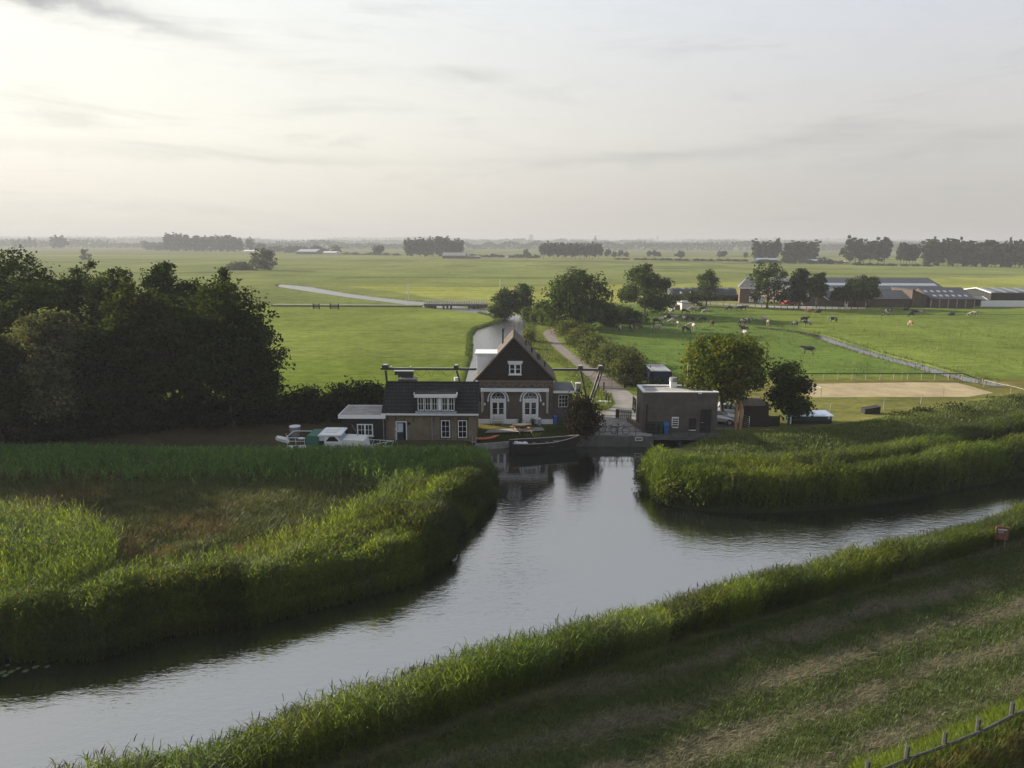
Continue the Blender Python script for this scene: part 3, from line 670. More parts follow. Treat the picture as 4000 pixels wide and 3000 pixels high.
# ------------------------------------------------------------------ reeds and grasses
rng = np.random.default_rng(11)
def band(n, side_pts, w0, w1, r):          # random points along a line, offset to its left by w0..w1
    p = np.array(side_pts); seg = np.diff(p, axis=0); L = np.hypot(seg[:, 0], seg[:, 1]); k = r.choice(len(L), n, p=L / L.sum()); u = r.random(n)
    nrm = np.c_[-seg[k, 1], seg[k, 0]] / L[k][:, None]; off = w0 + (w1 - w0) * r.random(n)
    return p[k] + seg[k] * u[:, None] + nrm * off[:, None]
def dry(p, m=-.15): return p[sdpoly(p[:, 0], p[:, 1], FRONTW) < -m]
def stuff(name, mesh, m, label, cat): o = link(name, rawmesh(name, *mesh), m); return tag(o, label, cat, kind='stuff')
def zt(p): return terrain(p[:, 0], p[:, 1])
REEDC = (.070, .108, .020); REEDB = (.075, .100, .066); REEDY = (.130, .166, .025)
def reedcols(p, seed):
    f = np.clip((fbm(p[:, 0], p[:, 1], 5, seed) - .35) * 2.6, 0, 1)[:, None]; g = (fbm(p[:, 0], p[:, 1], 3.1, seed + 20) > .60)[:, None]
    c = np.array(REEDC) * (1 - f) + np.array(REEDY) * f; return np.where(g, c * .55 + np.array(REEDB) * .45, c)
# near bank: dense belt between the water and the mown berm
q = offs(NEARBACK, .25) + offs(NEARBACK, 2.75)[::-1]
p = scatter(q, 24000, rng); wv = linedist(p[:, 0], p[:, 1], NEARBACK)
h0 = np.interp(p[:, 0], [-12, -6, 2, 12, 30, 45], [2.2, 2.3, 2.0, 1.8, 1.65, 1.7])
mh, mi_ = mounds(offs(NEARBACK, .0), .5, 2.0, 62, .9, 1.9, .25, .75, 5), None
mh, mi_ = mound_h(p, mh)
h = (h0 - wv * .22) * (.60 + .22 * fbm(p[:, 0], p[:, 1], 3.2, 31)) + mh * .95 + .22 * fbm(p[:, 0], p[:, 1], .9, 33) + .25 * rng.random(len(p)) ** 2 - zt(p) * .55
stuff('reeds', reedmesh(p, zt(p) - .05, h, rng, REEDC, .034, 8, .10, .46, 2, reedcols(p, 41) * (.6 + .75 * mi_[:, None])), 'reed', 'belt of tall green reeds along the near bank of the canal', 'reeds')
# left bank: broad belt of mounded reeds
LB = [(LEFTBANK[0][0] - 14, LEFTBANK[0][1] - 5)] + LEFTBANK
inner = [G(*a) for a in ((1905, 1835), (1800, 1850), (1660, 1900), (1560, 1980), (1380, 2090), (1250, 2170), (900, 2285), (600, 2330), (420, 2330), (260, 2400), (0, 2420))]
q = LB + inner + [(inner[-1][0] - 14, inner[-1][1] - 4)]
q = [(a + .35, b - .35) for a, b in LB] + inner + [(inner[-1][0] - 14, inner[-1][1] - 4)]
p = dry(scatter(q, 34000, rng), -.55); md = mounds(LB, .5, 4.5, 70, .8, 1.9, .3, 1.15, 9); mh, mi_ = mound_h(p, md); edge_ = linedist(p[:, 0], p[:, 1], LB)
h = .75 + mh * .95 + .35 * fbm(p[:, 0], p[:, 1], 1.5, 53) + .3 * rng.random(len(p)) ** 2 + np.interp(edge_, [0, 2.2, 3.5, 6], [.3, .4, .2, .1])
h *= np.interp(p[:, 1], [47, 52, 58], [1, .78, .68]) * .76
stuff('reeds', reedmesh(p, np.maximum(zt(p) - .1, -1.15), h, rng, REEDC, .038, 8, .14, .5, 2, reedcols(p, 61) * (.55 + .8 * mi_[:, None])), 'reed', 'mounded belt of bright green reeds along the left bank', 'reeds')
q = inner + [G(*a) for a in ((0, 2330), (420, 2230), (900, 2180), (1200, 2080), (1400, 1990), (1560, 1900), (1700, 1850))]
p = scatter(q, 2600, rng); p = p[rng.random(len(p)) < np.clip(1.1 - linedist(p[:, 0], p[:, 1], inner) / 3.2, .05, 1)]; h = .7 + .9 * rng.random(len(p))
stuff('reeds', reedmesh(p, zt(p), h, rng, REEDC, .04, 6, .1, .5, 2, reedcols(p, 65)), 'reed', 'scattered reeds straying from the left bank into the sedge meadow', 'reeds')
# pale sparse reeds at far left of the sedge meadow
q = [G(*a) for a in ((-250, 2040), (120, 2060), (330, 2080), (470, 2170), (430, 2290), (200, 2390), (-250, 2420))]
p = scatter(q, 5200, rng); p = p[rng.random(len(p)) < .25 + .75 * fbm(p[:, 0], p[:, 1], 2.2, 71)]
h = 1.5 + .9 * rng.random(len(p)); stuff('reeds', reedmesh(p, zt(p), h, rng, REEDY, .036, 6, .1, .5, 2, reedcols(p, 81) * 1.1), 'reed', 'pale upright reeds standing loosely at the left of the sedge meadow', 'reeds')
# back of the meadow, before the boat and cottage
q = [(-62, 58.3), (-46, 58.6), (-30, 58.5), (-20, 58.3), (-10, 58.5), (-2.0, 58.7), (-1.6, 54.0), (-6, 53), (-14, 53.4), (-24, 53), (-36, 53), (-62, 53)]
p = dry(scatter(q, 15000, rng)); p[:, 1] -= np.abs(rng.normal(0, 1.2, len(p))) * (p[:, 1] < 55.5); p = p[rng.random(len(p)) < .35 + 1.1 * fbm(p[:, 0], p[:, 1], 1.8, 95)]; f = fbm(p[:, 0], p[:, 1], 3.5, 91); h = (1.0 + .8 * f + .2 * rng.random(len(p))) * np.interp(p[:, 1], [52.5, 55, 57, 58.7], [.62, 1, .75, .5])
stuff('reeds', reedmesh(p, zt(p), h, rng, (.045, .082, .022), .055, 5, .05, .55, 2, jit(rng, len(p), (.10, .17, .055), .4)), 'reed', 'dark green reeds before the motor cruiser and cottage', 'reeds')
# sedge meadow
q = [G(*a) for a in ((-500, 1850), (700, 1870), (1700, 1850), (1640, 1900), (1540, 1980), (1360, 2090), (1230, 2180), (900, 2300), (430, 2350), (-500, 2400))]
p = scatter(q, 52000, rng); n = len(p); f = np.clip((fbm(p[:, 0], p[:, 1], 6, 101) - .50) * 5, 0, 1)[:, None]; g = np.clip((fbm(p[:, 0], p[:, 1], 9, 111) - .45) * 4, 0, 1)[:, None]
ridge = np.clip(1 - np.abs(p[:, 1] - 39.5 - .05 * p[:, 0]) / 2.2, 0, 1)[:, None] * (fbm(p[:, 0], p[:, 1], 4, 121)[:, None] > .42)
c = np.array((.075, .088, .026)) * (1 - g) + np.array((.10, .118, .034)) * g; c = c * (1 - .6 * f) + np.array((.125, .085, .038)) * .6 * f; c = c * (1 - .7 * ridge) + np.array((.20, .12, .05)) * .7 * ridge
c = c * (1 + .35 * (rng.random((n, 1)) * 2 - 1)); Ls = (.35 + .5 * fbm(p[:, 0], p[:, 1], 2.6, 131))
prt = []
for k in range(3):
    j = p + rng.normal(0, .08, p.shape); prt.append(blades(np.c_[j, zt(j) - .03], rng.random(n) * 6.283, Ls * (.7 + .6 * rng.random(n)), np.full(n, .05), R(60) + rng.random(n) * R(28), R(20) + rng.random(n) * R(60), c * (.9 + .2 * rng.random((n, 1))), 2))
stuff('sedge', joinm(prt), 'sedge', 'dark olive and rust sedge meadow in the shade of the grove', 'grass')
# right bed: front row, middle and rear row
RBp = RIGHTBED + [(RIGHTBED[-1][0] + 30, RIGHTBED[-1][1] + 15.5)]
bk = [G(*a, .0) for a in ((2640, 1835), (2900, 1838), (3200, 1822), (3600, 1755), (4000, 1655), (4300, 1585))]
q = RBp[2:] + bk[::-1]
p = dry(scatter(q, 32000, rng), -.3); e = np.abs(sdpoly(p[:, 0], p[:, 1], FRONTW)); rear = linedist(p[:, 0], p[:, 1], bk)
hf = np.interp(e, [0, .8, 2.2, 3.0], [1.6, 2.1, 2.0, .55]); hr = np.interp(rear, [0, 1.0, 2.2, 2.8], [1.6, 2.2, 2.1, .55]); mh, mi_ = mound_h(p, mounds(RBp, .4, 2.0, 40, 1.0, 2.0, .2, .8, 15)); rear_in = np.clip((linedist(p[:, 0], p[:, 1], RBp[:5]) - .2) / 1.5, 0, 1); h = np.maximum(hf, hr) * np.interp(p[:, 0], [10, 14, 18], [.62, .8, 1]) * (.58 + .42 * fbm(p[:, 0], p[:, 1], 3.5, 141)) + mh * .8 + .25 * rng.random(len(p)) ** 2
stuff('reeds', reedmesh(p, np.maximum(zt(p) - .1, -1.15), h, rng, REEDC, .048, 7, .10, .55, 2, reedcols(p, 151) * (.6 + .75 * mi_[:, None])), 'reed', 'reed bed on the point right of the pumping station inlet', 'reeds')
# rough grass on the bank behind it
q = [(17.5, 65)] + [G(*a, .3) for a in ((2800, 1690), (2960, 1680), (3270, 1664), (3600, 1625), (4000, 1545), (4250, 1490), (4250, 1600), (4000, 1668), (3600, 1765), (3200, 1832), (2900, 1845), (2690, 1835), (2640, 1800), (2720, 1765))]
p = dry(scatter(q, 15000, rng), .2); n = len(p); c = jit(rng, n, (.095, .125, .030), .35); prt = []
for k in range(3):
    j = p + rng.normal(0, .1, p.shape); prt.append(blades(np.c_[j, zt(j) - .02], rng.random(n) * 6.283, .22 + .4 * fbm(p[:, 0], p[:, 1], 3, 161) * rng.random(n), np.full(n, .06), R(60) + rng.random(n) * R(28), R(60) * rng.random(n), c, 2))
stuff('grass', joinm(prt), 'sedge', 'rough grass on the low dike behind the reed bed', 'grass')
# mown berm and rough grass round the fence
q = [(-9, 15.5)] + [(-9, 20.0)] + NEARBACK[2:-1] + [(44, 46)] + [(36, 34), (24, 20), (10, 13)]
p = scatter(q, 120000, rng); fd = FENCE_D(p[:, 0], p[:, 1]); n = len(p)
sw = .5 + .5 * np.sin((fd + 1.2 * (fbm(p[:, 0], p[:, 1], 6, 3) - .5)) * 6.283 / 2.3); hay = np.clip(sw * 1.25 - .5 + (fbm(p[:, 0], p[:, 1], 2.5, 5) - .5) * 1.8, 0, 1)[:, None] > rng.random((n, 1)) * .9
c = np.where(hay, jit(rng, n, (.150, .138, .084), .5), jit(rng, n, (.060, .088, .022), .5)); L = np.where(hay[:, 0], .34, .2) * (.6 + .8 * rng.random(n)); e0 = np.where(hay[:, 0], R(4) + R(26) * rng.random(n), R(35) + R(50) * rng.random(n))
prt = []
for k in range(2):
    j = p + rng.normal(0, .07, p.shape); prt.append(blades(np.c_[j, zt(j) + .005], np.where(hay[:, 0], R(24) + rng.normal(0, .9, n), rng.random(n) * 6.283), L, np.full(n, .022), e0, R(30) * rng.random(n), c * (.85 + .3 * rng.random((n, 1))), 2))
stuff('grass', joinm(prt), 'sedge', 'mown grass and hay swathes on the near dike', 'grass')
p = band(9000, FEN[1:-1] + [(FEN[-2][0] + 5, FEN[-2][1] + 2.2)], -1.15, .75, rng); n = len(p); fd = FENCE_D(p[:, 0], p[:, 1]); c = jit(rng, n, (.10, .14, .022), .3); r_ = (fbm(p[:, 0], p[:, 1], 1.6, 171)[:, None] * (fd[:, None] > .35)) > .55
c = np.where(r_, jit(rng, n, (.115, .105, .04), .3), c); prt = []
for k in range(3):
    j = p + rng.normal(0, .06, p.shape); prt.append(blades(np.c_[j, zt(j) - .02], rng.random(n) * 6.283, (.3 + .55 * rng.random(n)) * np.interp(fd, [-.8, -.2, .6, 1.2], [.5, 1, 1, .5]), np.full(n, .026), R(55) + R(33) * rng.random(n), R(75) * rng.random(n), c, 2))
stuff('grass', joinm(prt), 'reed', 'sunlit tall grass growing along the wooden fence at the bottom corner', 'grass')
# fringes of the back canal, field ditch and lane
pb = [p for p in BACKL if p[1] < 186]; prb = [p for p in BACKR if p[1] < 186]
p = np.r_[band(1500, pb, .1, 1.2, rng), band(1700, prb, -1.6, -.1, rng)]; p = p[sdpoly(p[:, 0], p[:, 1], BACKW) < -.1]; p = p[p[:, 1] > 78]
h = .2 + .35 * fbm(p[:, 0], p[:, 1], 9, 181) * rng.random(len(p)); stuff('reeds', reedmesh(p, zt(p), h, rng, (.07, .095, .025), .09, 4, 0, .4, 2, jit(rng, len(p), (.06, .09, .026), .3)), 'reed', 'reed fringe along the banks of the canal behind the house', 'reeds')
p = band(2600, DITCHC[2:], -2.6, 2.6, rng); p = p[linedist(p[:, 0], p[:, 1], DITCHC) > 1.6]; n = len(p)
stuff('grass', blades(np.c_[p, zt(p)], rng.random(n) * 6.283, .25 + .35 * rng.random(n), np.full(n, .09), R(60) + R(25) * rng.random(n), R(60) * rng.random(n), jit(rng, n, (.085, .095, .03), .3)), 'sedge', 'tufts edging the narrow field ditch', 'grass')
# pasture tufts
q = [(16, 97), (62, 97), (100, 97), (110, 200), (24, 200), (14, 150)]
p = scatter(q, 26000, rng); p = p[rng.random(len(p)) < np.clip((fbm(p[:, 0], p[:, 1], 4, 191) - .40) * 5, .04, 1)]; p = p[linedist(p[:, 0], p[:, 1], DITCHC) > 1.6]; n = len(p)
c = np.where((p[:, 0] > 63)[:, None], jit(rng, n, (.13, .165, .03), .3), jit(rng, n, (.09, .13, .03), .3))
stuff('grass', blades(np.c_[p, zt(p) - .01], rng.random(n) * 6.283, .2 + .3 * rng.random(n), np.full(n, .09), R(45) + R(40) * rng.random(n), R(60) * rng.random(n), c), 'sedge', 'rank tufts in the cow pasture', 'grass')
# verge of the lane and quay lawn
q = [G(*a) for a in ((2060, 1290), (2110, 1300), (2165, 1370), (2255, 1440), (2330, 1510), (2390, 1545), (2400, 1580), (2340, 1620), (2260, 1500), (2180, 1420), (2075, 1400), (2065, 1340))]
p = scatter(q, 6000, rng); p = p[sdpoly(p[:, 0], p[:, 1], BACKW) < -.3]; n = len(p)
stuff('grass', blades(np.c_[p, zt(p)], rng.random(n) * 6.283, .15 + .6 * fbm(p[:, 0], p[:, 1], 4, 201) * rng.random(n), np.full(n, .09), R(55) + R(30) * rng.random(n), R(60) * rng.random(n), jit(rng, n, (.12, .145, .03), .35)), 'sedge', 'sunny rough verge between the back canal and the lane', 'grass')
q = [(-3.3, 64.2), (1, 65.1), (5.4, 65.8), (6.4, 66.5), (6.4, 69), (3.4, 68.6), (3.3, 67.0), (0, 66.4), (-3.3, 66.1)]
p = scatter(q, 5000, rng); n = len(p)
stuff('grass', blades(np.c_[p, zt(p)], rng.random(n) * 6.283, .08 + .14 * rng.random(n), np.full(n, .05), R(55) + R(30) * rng.random(n), R(60) * rng.random(n), jit(rng, n, (.06, .08, .02), .35)), 'sedge', 'small lawn between the quay wall and the gabled house', 'grass')

# ------------------------------------------------------------------ trees: the grove on the left
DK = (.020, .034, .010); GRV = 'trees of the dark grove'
grove = [  # name, label, x0, x1, top, Y, kind, nleaf, col
    ('alder_tree', 'broad dark tree at the left edge of the grove skyline', -60, 300, 955, 80, 'round', 9000, DK),
    ('birch_tree', 'slender loose-crowned tree poking above the left grove skyline', 320, 455, 960, 77, 'cone', 4500, (.045, .062, .018)),
    ('birch_tree', 'pointed tree with loose top beside the slender birch in the grove', 440, 560, 990, 79, 'cone', 4500, (.042, .060, .018)),
    ('alder_tree', 'rounded dark crown behind the grove front', 545, 760, 1008, 80, 'round', 8000, DK),
    ('poplar_tree', 'narrow upright dark tree near the right end of the grove', 800, 945, 1035, 76, 'broad', 5500, DK),
    ('willow_tree', 'wide tree closing the right end of the grove, foliage down to its foot', 690, 1080, 1105, 68, 'broad', 15000, (.024, .036, .012)),
    ('alder_tree', 'dark tree with a rounded olive top in the middle of the grove', 410, 680, 1085, 67, 'broad', 10000, (.032, .043, .014)),
    ('silver_willow', 'pale silvery willow catching sun at the front of the grove', 20, 380, 1190, 63.5, 'round', 11000, (.07, .082, .045)),
    ('alder_tree', 'low dark tree in front corner of the grove at the left picture edge', -190, 110, 1290, 61.5, 'round', 8000, (.03, .04, .015)),
    ('alder_tree', 'shaded leafy tree between the silvery willow and the olive-topped tree', 300, 520, 1250, 65, 'broad', 8000, (.022, .032, .012)),
    ('alder_tree', 'dense dark tree in the second row behind the silvery willow', 60, 330, 1080, 73, 'round', 8000, DK),
    ('alder_tree', 'dense dark tree in the second row behind the olive-topped tree', 560, 800, 1130, 73, 'round', 8000, DK),
    ('alder_tree', 'dark crown behind the broad left-edge tree and the slender birch', 215, 420, 1005, 83, 'round', 6000, DK),
    ('alder_tree', 'dark crown filling the skyline between the slender birches', 370, 560, 1030, 81, 'round', 6000, DK),
    ('alder_tree', 'dark crown filling the skyline left of the narrow upright tree', 660, 860, 1075, 81, 'round', 6000, DK),
    ('alder_tree', 'small dark tree at the right foot of the grove', 900, 1075, 1330, 71, 'broad', 5000, DK)]
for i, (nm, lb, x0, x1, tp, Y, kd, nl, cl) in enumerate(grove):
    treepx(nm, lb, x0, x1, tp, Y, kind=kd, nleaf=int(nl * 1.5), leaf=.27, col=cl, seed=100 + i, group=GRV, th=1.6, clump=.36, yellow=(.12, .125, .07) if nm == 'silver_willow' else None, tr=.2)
for i, (x0, x1, tp, Y, lb) in enumerate(((-160, 120, 1500, 63, 'dark shrub added for the shade at the left edge below the grove'), (90, 330, 1530, 63.4, 'dark shrub added for the shade under the silvery willow'), (300, 520, 1500, 65.5, 'dark shrub added for the shade right of the silvery willow'), (480, 720, 1510, 67, 'dark shrub added for the shade under the olive-topped tree'), (680, 900, 1490, 68.5, 'dark shrub added for the shade under the wide right-end tree'), (860, 1090, 1500, 70, 'dark shrub added for the shade between grove and high hedge'))):
    treepx('shade_filler_shrub', lb, x0, x1, tp, Y, kind='bush', nleaf=5000, leaf=.24, col=(.018, .028, .010), seed=190 + i, group='undergrowth of the grove', cat='shrub', th=.3)  # dark shrubs added where the grove foot is only darkness
for i, (x, y, h, w_) in enumerate(((-53, 72, 15, 12), (-58, 62, 14, 11), (-66, 68, 16, 12))):  # grove continued out of frame; trees added to shade the left meadow
    tree('alder_tree', 'dark tree beyond the left picture edge, continuing the grove, added to shade the meadow', (x, y, 0), w_, h, 'round', 3500, .5, DK, 2, 140 + i, GRV, tr=.22)
# high hedge left of the cottage, made of five grown-together shrubs
for i, (x0, x1, tp, Y, lb) in enumerate(((1060, 1210, 1500, 70.5, 'first shrub of the high hedge, next to the grove'), (1150, 1300, 1478, 71, 'second shrub of the high hedge counted from the grove'), (1240, 1400, 1462, 71.5, 'tallest middle shrub of the high hedge behind the black shed'), (1330, 1470, 1456, 72, 'shrub of the high hedge behind the left end of the cottage roof'), (1400, 1520, 1475, 73, 'last shrub of the high hedge, under the gantry end'))):
    treepx('hedge_shrub', lb, x0, x1, tp, Y, kind='bush', nleaf=5500, leaf=.22, col=(.020, .029, .010), seed=150 + i, group='shrubs of the high hedge', cat='shrub', th=.4, yellow=(.045, .05, .02))
treepx('willow_bush', 'grey-green willow bush cut by the left picture edge among reeds', -130, 75, 2030, 42, kind='bush', nleaf=5000, leaf=.12, col=(.06, .075, .055), seed=160, cat='bush', th=.2)
for x0, x1, tp, pb_, lb in ((2505, 2590, 1800, 1905, 'leafy green shrub on the tip of the right reed bed'), (2570, 2680, 1845, 1972, 'leafy green shrub at the water edge of the right reed bed'), (2690, 2790, 1870, 1985, 'low leafy shrub in the front of the right reed bed')):
    x, y = G((x0 + x1) / 2, pb_, -.8); treepx('shore_shrub', lb, x0, x1, tp, y + .9, zb=-.6, kind='bush', nleaf=2600, leaf=.17, col=(.07, .10, .026), seed=x0, group='shrubs in the right reed bed', cat='shrub', th=.2, yellow=(.1, .12, .03))
treepx('copper_shrub', 'dark purplish shrub standing on the quay beside the black boat', 2226, 2362, 1490, 65.9, kind='bush', nleaf=11000, leaf=.15, col=(.019, .017, .012), seed=161, cat='shrub', th=.2, yellow=(.034, .025, .016), clump=.35)
treepx('rose_bush', 'small green bush on the lawn in front of the blue container', 2540, 2600, 1470, 88, kind='bush', nleaf=1200, leaf=.18, col=(.04, .065, .03), seed=162, cat='bush', th=.2)
# bushes along the lane
HB = 'bushes lining the lane'
for i, (x0, x1, tp, pb_, cl, ye, lb) in enumerate((
        (2165, 2290, 1235, 1310, (.055, .075, .022), (.10, .11, .03), 'leafy bush at the bend of the lane below the big round tree'),
        (2215, 2330, 1268, 1352, (.055, .072, .022), (.10, .11, .03), 'second bush along the lane from the bend'),
        (2255, 2390, 1290, 1402, (.06, .078, .035), (.13, .14, .08), 'pale-leaved bush halfway along the lane hedge'),
        (2315, 2440, 1305, 1452, (.052, .068, .026), (.10, .11, .05), 'olive bush in the lane hedge next to the last bush by the gate'),
        (2385, 2500, 1315, 1500, (.052, .064, .024), (.085, .095, .036), 'tall brownish-green bush behind the iron gate'),
        (2285, 2370, 1285, 1420, (.05, .07, .024), (.1, .115, .04), 'green bush filling the gap between the pale-leaved and the olive bush'),
        (2410, 2500, 1360, 1470, (.055, .062, .022), (.1, .1, .035), 'dull green bush on the field side of the tall brownish bush'),
        (2330, 2420, 1330, 1440, (.05, .065, .022), (.1, .1, .04), 'darker bush on the field side of the lane hedge'))):
    x, y = G((x0 + x1) / 2, pb_); treepx('lane_bush', lb, x0 - 14, x1 + 14, tp, y, kind='bush', nleaf=4200, leaf=.26, col=cl, seed=170 + i, group=HB, cat='bush', th=.3, yellow=ye)
# mid-distance trees
MG = (.034, .056, .016)
def tpx(nm, lb, x0, x1, tp, pb_, kind='round', nl=4000, lf=.5, cl=MG, sd_=1, **kw):
    x, y = G((x0 + x1) / 2, pb_); return treepx(nm, lb, x0, x1, tp, y, kind=kind, nleaf=nl, leaf=lf, col=cl, seed=sd_, **kw)
tpx('lime_tree', 'big round dark tree beside the bend of the lane', 2125, 2385, 1058, 1285, 'round', 11000, .42, (.030, .050, .014), 201, th=1.4)
tpx('ash_tree', 'large airy tree at the corner of the cow pasture', 2412, 2618, 1030, 1236, 'open', 8500, .46, (.038, .060, .018), 202, th=2.2)
tpx('elder_tree', 'low spreading tree under the right side of the airy pasture tree', 2490, 2630, 1150, 1228, 'round', 2600, .45, MG, 203, th=1.2)
tpx('pasture_bush', 'dark bush at the pasture gate under the airy tree', 2385, 2520, 1170, 1262, 'bush', 3600, .4, (.030, .045, .016), 204, cat='bush')
tpx('pasture_bush', 'dark bush behind the big round tree, right side', 2330, 2430, 1150, 1275, 'bush', 2600, .4, (.028, .044, .015), 205, cat='bush')
tpx('alder_tree', 'dark tree left of the reedy clumps across the back canal', 1920, 2020, 1130, 1240, 'broad', 3600, .42, (.036, .055, .018), 206, th=.6)
tpx('alder_tree', 'taller dark tree on the back canal, second left of the big round one', 2000, 2090, 1103, 1240, 'broad', 3000, .42, (.034, .055, .018), 207, th=.6)
tpx('canal_bush', 'leafy bush overhanging the back canal by the bridge end', 1912, 1990, 1172, 1242, 'bush', 2200, .4, (.045, .062, .022), 208, cat='bush')
tpx('canal_bush', 'dark bush between canal trees and the big round tree', 2060, 2160, 1160, 1250, 'bush', 2600, .4, (.030, .046, .015), 209, cat='bush')
for i, x0 in enumerate((2038, 2070, 2098, 2126, 2150)):
    tpx('willow_clump', 'upright green willow clump in the row along the back canal', x0, x0 + 36, 1194 + i * 3, 1262 + i * 5, 'broad', 1100, .28, (.065, .095, .024), 210 + i, th=.3, group='willow clumps in a row by the back canal', cat='bush')
tpx('lane_bush', 'small yellow-green bush on the canal verge by the bend', 2040, 2092, 1262, 1335, 'bush', 1400, .25, (.09, .115, .03), 216, cat='bush')
tpx('lane_bush', 'small brownish bush at the water beside the house roof', 2030, 2075, 1315, 1362, 'bush', 900, .2, (.085, .075, .03), 217, cat='bush')
ct = treepx('chestnut_tree', 'golden-green chestnut tree behind the brick pump building', 2684, 2978, 1308, 69.8, kind='broad', nleaf=19000, leaf=.23, col=(.058, .080, .015), seed=218, th=2.9, tr=.2, yellow=(.105, .115, .02), clump=.36); ct.scale = (1, .78, 1)
tpx('maple_tree', 'small dark drooping tree in front of the teal shed', 3002, 3186, 1408, 1660, 'open', 6500, .25, (.034, .052, .015), 231, th=1.1, tr=.12, clump=.55)
tpx('orchard_tree', 'solitary slim tree in front of the silage heap', 2712, 2796, 1056, 1196, 'round', 2300, .5, (.05, .072, .022), 220, th=3.2)
tpx('apple_tree', 'low round tree behind the white field shed', 2662, 2744, 1142, 1196, 'round', 1500, .42, (.035, .05, .018), 221, th=.9)
for i, (x0, x1, tp, pb_, kd, lb) in enumerate(((2910, 3072, 1022, 1205, 'round', 'tallest broad dark tree beside the red farmhouse'), (3076, 3152, 1044, 1206, 'broad', 'drooping willow-like tree right of the tallest farmyard tree'), (3148, 3216, 1060, 1202, 'round', 'dark tree in front of the white-edged farm gable'), (3240, 3302, 1126, 1206, 'round', 'low dark tree before the long barn, left of the pair'), (3330, 3416, 1076, 1204, 'broad', 'tall dark tree before the long barn'), (3290, 3350, 1090, 1200, 'round', 'thin-crowned tree between two darker trees at the long barn'))):
    tpx('farmyard_tree', lb, x0, x1, tp, pb_, kd, 3600, .5, (.028, .044, .015), 230 + i, group='trees of the farmyard', th=2.6 if i != 1 else 1.5)
tpx('farmyard_bush', 'bush between the skylight barn and the open barn', 3760, 3800, 1130, 1165, 'bush', 700, .5, MG, 240, cat='bush')
tpx('field_tree', 'rounded lone tree in the hazy left fields', 1000, 1086, 968, 1056, 'round', 2600, 1.0, (.04, .055, .02), 241, th=.8)
tpx('field_bush', 'long low bush attached left of the lone hazy field tree', 890, 1020, 1010, 1054, 'bush', 2200, 1.0, (.04, .055, .02), 242, cat='bush')
tpx('field_tree', 'small hazy tree peeking over the grove', 335, 385, 962, 1015, 'cone', 900, 1.1, (.04, .055, .02), 243, th=.8)
for i, (x0, x1, tp, pb_) in enumerate(((3470, 3560, 1600, 1650), (3560, 3660, 1596, 1640), (3650, 3780, 1575, 1628), (3780, 3880, 1578, 1600), (3880, 4030, 1545, 1585))):
    tpx('dike_bush', ('grassy pale bush on the low dike, first from the left', 'first dark bush on the low dike right of the pale one', 'biggest dark bush on the low dike', 'bush with pale tips on the low dike right of the biggest', 'dark bush on the low dike at the right picture edge')[i], x0, x1, tp, pb_, 'bush', 1900, .2, (.075, .085, .03) if i in (0, 3) else (.03, .042, .014), 250 + i, group='bushes on the low dike', cat='bush', th=.2)

# ------------------------------------------------------------------ far trees (copies of a few shapes)
def proto(nm, lb, w_, h_, kind, nl, lf, seed, th, cl=(.035, .050, .020)):
    return tree(nm, lb, (0, 0, 0), w_, h_, kind, nl, lf, cl, th, seed, tr=.3)
used = {}
def far(p, key, x, pb_, top, wpx, lb, group, sx=1.0):
    X0, Y0 = G(x, pb_); h = Z(top, Y0, x); wd = wpx * Y0 / FPX
    root = PRO[key]; w0, h0 = PW[key]; sc = (wd / w0, wd / w0, h / h0)
    if key not in used: used[key] = 1; root.location = (X0, Y0, 0); root['label'] = lb; root['group'] = group; root.scale = sc; root.rotation_euler = (0, 0, rng.random() * 6); return root
    return dup(root, (X0, Y0, 0), rng.random() * 6.28, lb, group, scale=sc)
PRO = {'pop': proto('poplar_tree', 'x', 8, 26, 'poplar', 1500, 1.7, 301, 3), 'pop2': proto('poplar_tree', 'x', 8, 26, 'poplar', 1500, 1.7, 302, 4), 'rnd': proto('field_tree', 'x', 14, 16, 'round', 1700, 1.5, 303, 3), 'rnd2': proto('field_tree', 'x', 14, 16, 'round', 1700, 1.5, 304, 4.5), 'bsh': proto('field_bush', 'x', 14, 7, 'bush', 900, 1.4, 305, .3)}
PW = {'pop': (8, 26), 'pop2': (8, 26), 'rnd': (14, 16), 'rnd2': (14, 16), 'bsh': (14, 7)}
def row(n, x0, x1, pb0, pb1, t0, t1, wpx, keys, lb, g, jt=6):
    for i in range(n):
        f = (i + .5) / n; far(None, keys[i % len(keys)], x0 + (x1 - x0) * f + rng.normal(0, 2), pb0 + (pb1 - pb0) * f, t0 + (t1 - t0) * f + rng.normal(0, jt), wpx * (.85 + .3 * rng.random()), lb, g)
row(19, 645, 945, 982, 984, 917, 928, 27, ('pop', 'pop2'), 'tall hazy poplar in the long straight row above the grove', 'poplars in the long left row', 4)
far(None, 'rnd', 978, 984, 932, 36, 'hazy tree just right of the long poplar row', 'far single trees')
row(13, 1582, 1808, 1002, 1003, 933, 933, 34, ('pop', 'pop2', 'rnd'), 'hazy tree of the dense square clump near the middle horizon', 'trees of the dense middle clump', 5)
row(13, 2115, 2345, 1009, 1011, 952, 954, 40, ('rnd2', 'rnd'), 'hazy tree of the domed row left of the church spire', 'trees of the domed row by the spire', 3)
row(4, 2365, 2455, 1008, 1006, 975, 985, 26, ('rnd2', 'rnd'), 'small hazy tree straggling right of the domed row', 'trees right of the domed row')
row(3, 2530, 2580, 1007, 1007, 980, 983, 24, ('rnd2',), 'small hazy tree in the trio over the far hedge', 'trio over the far hedge', 2)
far(None, 'rnd', 2657, 1010, 981, 36, 'single round hazy tree over the far hedge right of the trio', 'far single trees')
row(2, 2800, 2838, 1008, 1008, 983, 982, 28, ('rnd', 'rnd2'), 'one of two round hazy trees over the far hedge', 'pair over the far hedge', 1)
